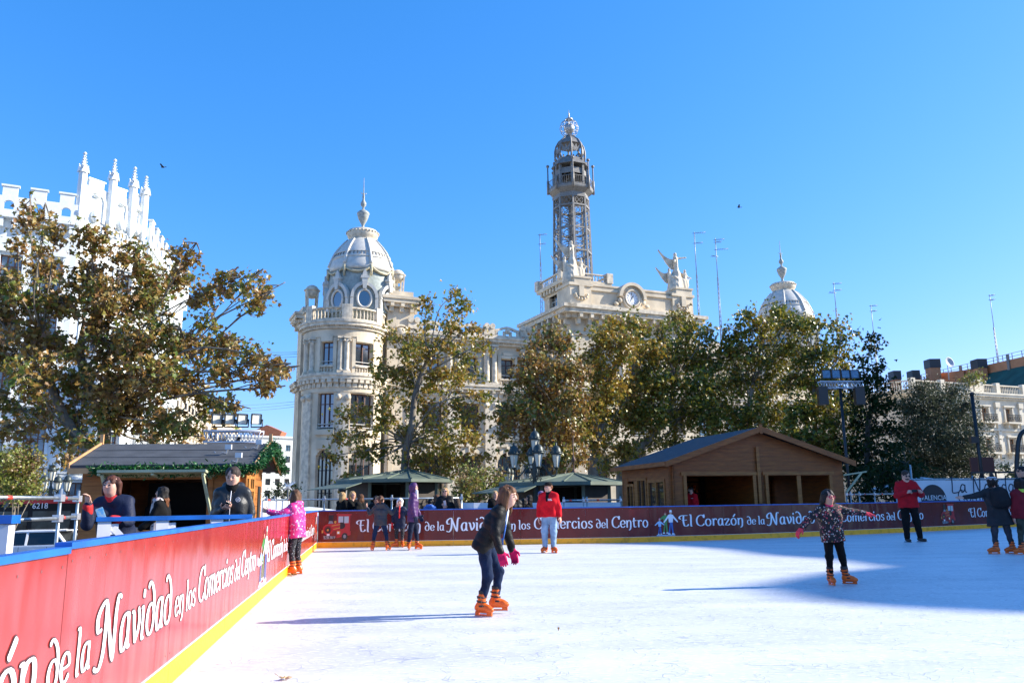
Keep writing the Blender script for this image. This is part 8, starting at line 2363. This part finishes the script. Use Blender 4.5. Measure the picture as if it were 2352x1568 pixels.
# 6 man in red fleece
g_ = onz(1262, 1269); Hh = zt_(1264, 1098, g_.y)
J = person('man on skates in bright red fleece, light blue jeans and black flat-brimmed cap', g_, (Hh - .10) * .985, -112, CL['redf'], CL['ljeans'], look=-138, hair='curly', hairstyle='short', h=.0145, hem=.50, loose=1.10, wide=1.06, armL=((.28, .0, -1), (.12, -.18, -1)), armR=((-.30, .05, -1), (-.05, -.12, -1)), legL=((.05, 0, -1), (-.03, 0, -1)), legR=((-.08, 0, -1), (.02, .0, -1)), yawL=-60, yawR=-130, collar=CL['black'], inner=CL['black'])
f = Field(); f.ell(J['HP'](-.12, 0, .52), np.array((.95, .86, .62)) * J['hh'], .02, J['R3']); f.halfcut(J['HP'](0, 0, .38), -J['hu']); f.cone(J['HP'](.7, .35, .42), J['HP'](.7, -.35, .42), .09 * J['hh'], .09 * J['hh'], .02); f.cone(J['HP'](.7, .3, .42), J['HP'](1.5, .25, .40), .09 * J['hh'], .06 * J['hh'], .03); f.cone(J['HP'](.7, -.3, .42), J['HP'](1.5, -.25, .40), .09 * J['hh'], .06 * J['hh'], .03); f.cone(J['HP'](.7, 0, .42), J['HP'](1.58, 0, .40), .09 * J['hh'], .06 * J['hh'], .03)
V, F = f.mesh(.010); np_mesh('cap', V, F, CL['black'], J['root'])
for k in range(2):
    mb = MB(); c = J['ch'] + J['fw'] * .155 + J['lt'] * .085 + J['up'] * (.07 - .028 * k); mb.bar(c - J['lt'] * .05, c + J['lt'] * (.05 if k else .03), .012, .012, tuple(J['fw'])); mb.build('chest_lettering', WHITEP, J['root'])
# 7 floral girl
g_ = onz(1928, 1343); Hh = zt_(1915, 1119, g_.y)
J = person('girl in a dark floral jacket, pink glasses and pink gloves gliding with arms outstretched', g_, (Hh - .10) * 1.01, -85, CL['floral'], CL['tights'], lean=(-.07, -.03, 1), look=-70, pitch=-.14, head=1.17, hem=.44, hair='black', hairstyle='long', h=.0115, gloves=CL['pinkg'], armR=((-.85, -.1, -.55), (-.72, -.12, -.72)), armL=((.95, .05, -.18), (1, -.05, -.14)), legL=((.16, 0, -1), (.16, 0, -1)), legR=((-.03, 0, -1), (-.02, 0, -1)), yawL=-30, yawR=-88, loose=1.06, collar=CL['magenta'], glasses='pink', skin=SKIN2, rollL=14, curl=(.2, .5))
# 8 man in red jumper
g_ = onz(2100, 1244); Hh = zt_(2088, 1073, g_.y)
J = person('bearded man in dark red jumper and sunglasses photographing with his phone', g_, (Hh - .03) * .985, -105, CL['redk'], CL['black'], look=-88, pitch=-.32, hair='short', hairstyle='short', h=.0145, hem=.48, loose=1.08, wide=1.05, armL=((.35, -.28, -.8), (-.34, -.72, .22)), armR=((-.32, -.25, -.85), (.50, -.7, .25)), legL=((.16, 0, -1), (.12, 0, -1)), legR=((.0, 0, -1), (-.02, 0, -1)), feet=mat('dark_leather', (.035, .025, .018), .6), yawL=-40, yawR=-85, beard=True, glasses='sun', curl=(.9, .9), handn=((.3, -.5, .6), (-.3, -.5, .6)))
mw = (J['wrL'] + J['wrR']) / 2 + np.array([0, -.05, .04])
held(J, 'phone', mw, (1, .1, 0), (0, 1, .3), (.15, .075, .012), BLK, 'black phone held sideways by the man in the red jumper', 'phone')
# 9 woman with striped beanie
g_ = onz(2308, 1272); Hh = zt_(2300, 1074, g_.y)
J = person('woman seen from behind in grey coat and striped bobble hat with one arm outstretched', g_, (Hh - .12) * .95, 85, CL['gcoat'], CL['gjeans'], look=95, hair='black', hairstyle='bob', h=.0145, hem=.34, dress=.02, loose=1.05, wide=1.0, armL=((-.92, .05, -.28), (-1, .0, -.08)), armR=((.35, .3, -.8), (.5, .5, -.2)), legL=((-.10, .02, -1), (-.06, 0, -1)), legR=((.18, 0, -1), (.16, 0, -1)), yawL=160, yawR=165, curl=(.08, .4), lean=(-.06, .05, 1), fine=False, handn=((0, -.6, .8), None))
f = Field(); f.ell(J['HP'](-.1, 0, .38), np.array((1.02, .93, .8)) * J['hh'], .02, J['R3']); f.halfcut(J['HP'](0, 0, -.02), -J['hu']); V, F = f.mesh(.011); np_mesh('bobble_hat', V, F, CL['bstripe'], J['root'])
f = Field(); f.ell(J['HP'](-.25, 0, 1.25), np.array((.42, .42, .4)) * J['hh'], .02, J['R3']); V, F = f.mesh(.01, lambda X, Y, Z: .008 * np.sin(X * 150) * np.sin(Y * 150) * np.sin(Z * 150)); np_mesh('bobble', V, F, CL['gcoat'], J['root'])
f = Field(); c = J['ch'] - J['fw'] * .17 + J['lt'] * -.02; f.cone(c + J['up'] * .13, c - J['up'] * .1, .10, .12, .05); f.cone(c + J['up'] * .1 + J['lt'] * .08, c - J['up'] * .1 + J['lt'] * .09, .09, .11, .05); f.cone(c + J['up'] * .1 - J['lt'] * .08, c - J['up'] * .1 - J['lt'] * .09, .09, .11, .05); f.cone(c - J['up'] * .06 - J['fw'] * .07 + J['lt'] * .06, c - J['up'] * .06 - J['fw'] * .07 - J['lt'] * .06, .07, .07, .04)
V, F = f.mesh(.014); V = V + np.array(J['root'].location); bp_ = np_mesh('backpack', V, F, cloth('black_canvas', (.012, .012, .014), .7)); tag(bp_, 'black rucksack on the back of the woman in the striped bobble hat', 'backpack')
mb = MB(); rl_ = np.array(J['root'].location)
for s_ in (-1, 1): mb.tube([rl_ + c + J['up'] * .2 + J['lt'] * .09 * s_ - J['fw'] * .0, rl_ + J['sh' + ('L' if s_ > 0 else 'R')] - J['lt'] * .05 * s_ + J['up'] * .085, rl_ + J['ch'] + J['lt'] * .15 * s_ + J['fw'] * .09], .016, 5)
mb.build('shoulder_strap', STRAPM, bp_)
# 10 child in maroon
g_ = onz(2352, 1272); Hh = zt_(2338, 1088, g_.y)
J = person('child seen from behind in a maroon sweatshirt with lime collar at the right edge', (g_.x, g_.y - .15), (Hh - .1) * .98, 95, CL['maroon'], CL['camo'], look=88, hair='black', hairstyle='bob', h=.0155, head=1.1, hem=.46, collar=mat('lime_trim', (.45, .6, .05), .7), legL=((-.08, 0, -1), (-.12, 0, -1)), legR=((.1, 0, -1), (.08, 0, -1)), yawL=170, yawR=100, fine=False, loose=1.06)
mb = MB()
for k in (0, 1): mb.tube([J['pel'] + J['up'] * (.03 + .035 * k) + J['lt'] * (.145 * math.cos(t)) + J['fw'] * (.125 * math.sin(t)) for t in [2 * PI * i / 16 for i in range(17)]], .006, 4, False)
mb.build('hem_stripes', WHITEP, J['root'])
# 11 man with glasses at the edge
Yp = 19.5; p = at(2362, 1200, Yp); Hh = zt_(2345, 1061, Yp)
person('dark-haired man with glasses at the right edge behind the child in maroon, looking left', (p.x, Yp), (Hh - .12) * 1.0, 160, CL['black'], CL['camo'], look=188, hair='black', hairstyle='short', h=.016, hem=.46, glasses='sun', skin=SKIN2, loose=1.08)

# outside the boards
DK = -.03
# 12 woman with phone
J = person('woman in navy jacket with red collar and cuffs leaning on the blue-capped fence', (at(268, 1150, 10.05).x, 10.15), 1.62, -82, CL['navy'], CL['navy'], z0=DK, lean=(-.06, -.26, 1), look=-97, pitch=-.02, hair='auburn', hairstyle='bob', h=.0115, hem=.44, loose=1.08, wide=1.06, armR=((-.16, -.50, -.80), (.10, -.30, .95)), armL=((.30, -.40, -.85), (-.45, -.80, .1)), feet=BLK, collar=CL['redtrim'], cuffs=CL['redtrim'], curl=(.75, .5), handn=((-.2, -.8, .5), (.3, .6, .4)), legL=((.05, 0, -1), (0, 0, -1)), head=1.05)
c = J['wrL'] + unit(J['wrL'] - J['elL']) * .09 + np.array([-.02, -.05, .06])
held(J, 'phone', c, (-.35, -.1, .9), (.3, -.9, 0), (.15, .085, .014), mat('blue_phone_case', (.08, .35, .62), .35, col2=(.4, .5, .5), vscale=30), 'phone in a blue patterned case held by the woman in the navy jacket', 'phone')
# 13 man with phone
J = person('short-haired man in black windbreaker looking down at his phone before the small chalet', (at(527, 1150, 11.2).x, 11.3), 1.76, -80, CL['windb'], CL['black'], z0=DK, look=-86, pitch=-.34, hair='short', hairstyle='short', h=.0115, hem=.46, loose=.94, wide=1.0, armR=((-.20, .10, -.97), (.62, -.60, .25)), armL=((.26, .14, -.95), (.0, -.28, -.95)), feet=BLK, hood=True, collar=CL['black'], curl=(.5, .7), handn=(None, (-.2, -.3, -.9)))
c = J['wrR'] + unit(J['wrR'] - J['elR']) * .09 + np.array([0, -.02, .035])
held(J, 'phone', c, (.7, -.5, .35), (0, .5, .85), (.14, .07, .011), BLK, 'black phone in the hand of the man in the black windbreaker', 'phone')
mb = MB(); mb.tube([J['nk'] + J['fw'] * .075, J['ch'] + J['fw'] * .16, J['pel'] + J['fw'] * .145 + J['up'] * .06], .0045, 5)
mb.build('zip', WHITEP, J['root'])
mb = MB(); cc = J['ch'] + J['fw'] * .15 + J['lt'] * .1 + J['up'] * .06
for r_ in (.028, .012): mb.tube([cc + J['lt'] * r_ * math.cos(t) + J['up'] * r_ * math.sin(t) for t in [2 * PI * i / 12 for i in range(13)]], .004, 4, False)
mb.build('round_emblem', WHITEP, J['root'])
# 14 and 15 at the chalet
J = person('woman with long dark curly-ended hair and a plaid scarf standing at the chalet counter', (at(372, 1150, 14.2).x, 14.2), 1.56, 185, CL['black'], CL['black'], z0=DK, look=186, hair='black', hairstyle='long', h=.015, hem=.40, loose=1.08, armL=((-.3, -.2, -1), (-.5, -.1, -.4)), feet=BLK, skin=SKIN2)
f = Field(); f.cone(J['HP'](-.6, .35, -1.2), J['HP'](-.55, .3, -2.2), .5 * J['hh'], .35 * J['hh'], .03); f.cone(J['HP'](-.7, -.2, -1.2), J['HP'](-.8, -.2, -2.1), .5 * J['hh'], .35 * J['hh'], .03); V, F = f.mesh(.013, lambda X, Y, Z: .014 * np.sin(X * 90 + Z * 50) * np.sin(Y * 90 + Z * 30)); np_mesh('hair_ends', V, F, HR['curly'], J['root'])
f = Field(); f.cone(J['nk'] + J['lt'] * .08, J['nk'] - J['lt'] * .08, .06, .06, .03); f.cone(J['nk'] + J['lt'] * .12 + J['fw'] * .04, J['pel'] + J['lt'] * .17 + J['fw'] * .04 - J['up'] * .1, .06, .07, .03); f.cone(J['nk'] + J['fw'] * .1, J['ch'] + J['fw'] * .15 - J['up'] * .15, .06, .06, .03); V, F = f.mesh(.015); np_mesh('scarf', V, F, CL['plaid'], J['root'])
q = CLO + Vector((math.cos(CL_A) * 1.15 - math.sin(CL_A) * .6, math.sin(CL_A) * 1.15 + math.cos(CL_A) * .6, 0))
person('dark-haired woman serving inside the small chalet', (q.x, q.y), 1.42, -95, CL['black'], CL['black'], z0=0, hair='black', hairstyle='bob', h=.018, skin=SKIN2, feet=BLK)
# 16-18 the three women by the corner
def spect(label, px, pyt, Y, face, top, hair, style='long', **k):
    p = at(px, 1150, Y); Hh = at(px, pyt, Y).z - DK
    return person(label, (p.x, Y), Hh * .985, face, top, k.pop('legs', CL['black']), z0=DK, hair=hair, hairstyle=style, h=k.pop('h', .017), feet=BLK, group='onlookers behind the far barrier', **k)
spect('blonde woman in black with her back turned, leftmost behind the far barrier', 786, 1127, 24.6, 50, CL['black'], 'blonde')
spect('blonde woman in black facing the sun between two friends behind the far barrier', 809, 1125, 24.8, -45, CL['black'], 'blonde')
spect('chestnut-haired woman in black turned towards her blonde friends behind the far barrier', 828, 1132, 24.6, 150, CL['black'], 'light')
spect('dark-haired woman in a black coat bending over the far barrier to the child in grey', 867, 1131, 24.0, -92, CL['blackpuff'], 'black', lean=(.02, -.45, 1), pitch=-.7, armL=((.5, -.5, -.6), (-.1, -.6, -.6)), armR=((-.5, -.5, -.6), (.1, -.6, -.6)), loose=1.1)
spect('child in a blue jacket with pale hood seen from behind at the far barrier', 988, 1144, 24.1, 75, CL['blue'], 'black', 'short', hood=True, loose=1.15, collar=CL['white'])
J = spect('blonde woman in sunglasses and dark fur-collared coat behind the far barrier', 1022, 1117, 24.2, -88, CL['blackpuff'], 'blonde', glasses='sun', loose=1.15, collar=CL['fur'], armL=((.35, -.2, -.9), (-.75, -.5, .25)), armR=((-.35, -.2, -.9), (.7, -.5, .1)), curl=(.6, .6))
c = J['wrL'] + np.array([-.05, -.06, .08]); held(J, 'phone', c, (-.2, 0, 1), (0, 1, .2), (.14, .07, .012), mat('pale_phone', (.7, .6, .6), .3), 'pale phone held by the blonde woman in sunglasses', 'phone')
f = Field(); f.cone(J['elL'] + np.array([.1, -.1, .2]), J['elL'] + np.array([.16, -.1, -.05]), .09, .1, .04); V, F = f.mesh(.018); np_mesh('fur_sleeve', V, F, CL['fur'], J['root'])
spect('brown-haired woman partly hidden behind the woman in sunglasses', 1003, 1133, 25.0, 120, CL['black'], 'light')
spect('blonde person glimpsed just behind the hair of the skating girl', 1137, 1124, 25.2, -70, CL['black'], 'blonde')
spect('woman with long chestnut hair and black puffer turned away right of the skating girl', 1183, 1128, 24.4, 115, CL['blackpuff'], 'light', loose=1.12, puffy=.006)
spect('dark-haired woman in black touching her face left of the tall lamp post', 1216, 1134, 25.3, 175, CL['black'], 'black', armL=((-.3, -.2, -.9), (-.2, -.2, .95)), armR=((-.2, .2, -.9), (-.5, .1, .6)))
spect('dark-haired person in black low beside the woman touching her face', 1203, 1142, 24.9, 100, CL['black'], 'black')
J = spect('person in a lilac knitted hat half hidden behind the man in the red fleece', 1243, 1126, 25.5, 165, CL['black'], 'brown', 'bob')
acc_ell(J, 'knitted_hat', (-.1, 0, .45), (1.0, .9, .75), CL['lilac'])
# 27 attendant inside the big chalet
q = bc.location + Vector((math.cos(CR_A) * 1.05 - math.sin(CR_A) * .75, math.sin(CR_A) * 1.05 + math.cos(CR_A) * .75, 0))
J = person('dark-bearded attendant in a red fleece inside the big chalet, looking left', (q.x, q.y), at(1597, 1117, q.y).z, -120, CL['redf'], CL['black'], look=-160, hair='black', hairstyle='short', h=.016, feet=BLK, beard=True, skin=SKIN, loose=1.08)
mb = MB(); c = J['ch'] + J['fw'] * .155 + J['lt'] * .08 + J['up'] * .06; mb.bar(c - J['lt'] * .04, c + J['lt'] * .04, .014, .014, tuple(J['fw'])); mb.build('chest_lettering', WHITEP, J['root'])

# birds high over the square
for i, (px, py, Y, lab) in enumerate(((374, 384, 60, 'dark bird flying right of the gothic pinnacles'), (1697, 476, 70, 'dark bird flying above the right-hand aerial masts'))):
    mb = MB(); mb.sphere((0, 0, 0), .07, 8, 6, (2.2, 1, 1)); mb.prism([(.12, 0), (.2, .03), (.3, 0), (.2, -.03)], -.02, .02, 'z')
    for q in (-1, 1): mb.add([(.08, 0, .03), (-.08, 0, .03), (-.12, q * .34, .12), (0, q * .38, .14), (.08, 0, .01), (-.08, 0, .01)], [(0, 1, 2, 3), (4, 3, 2, 5), (0, 3, 4), (1, 5, 2)])
    o = mb.build('bird', BLK); o.location = at(px, py, Y); tag(o, lab, 'bird', 'birds in the sky')
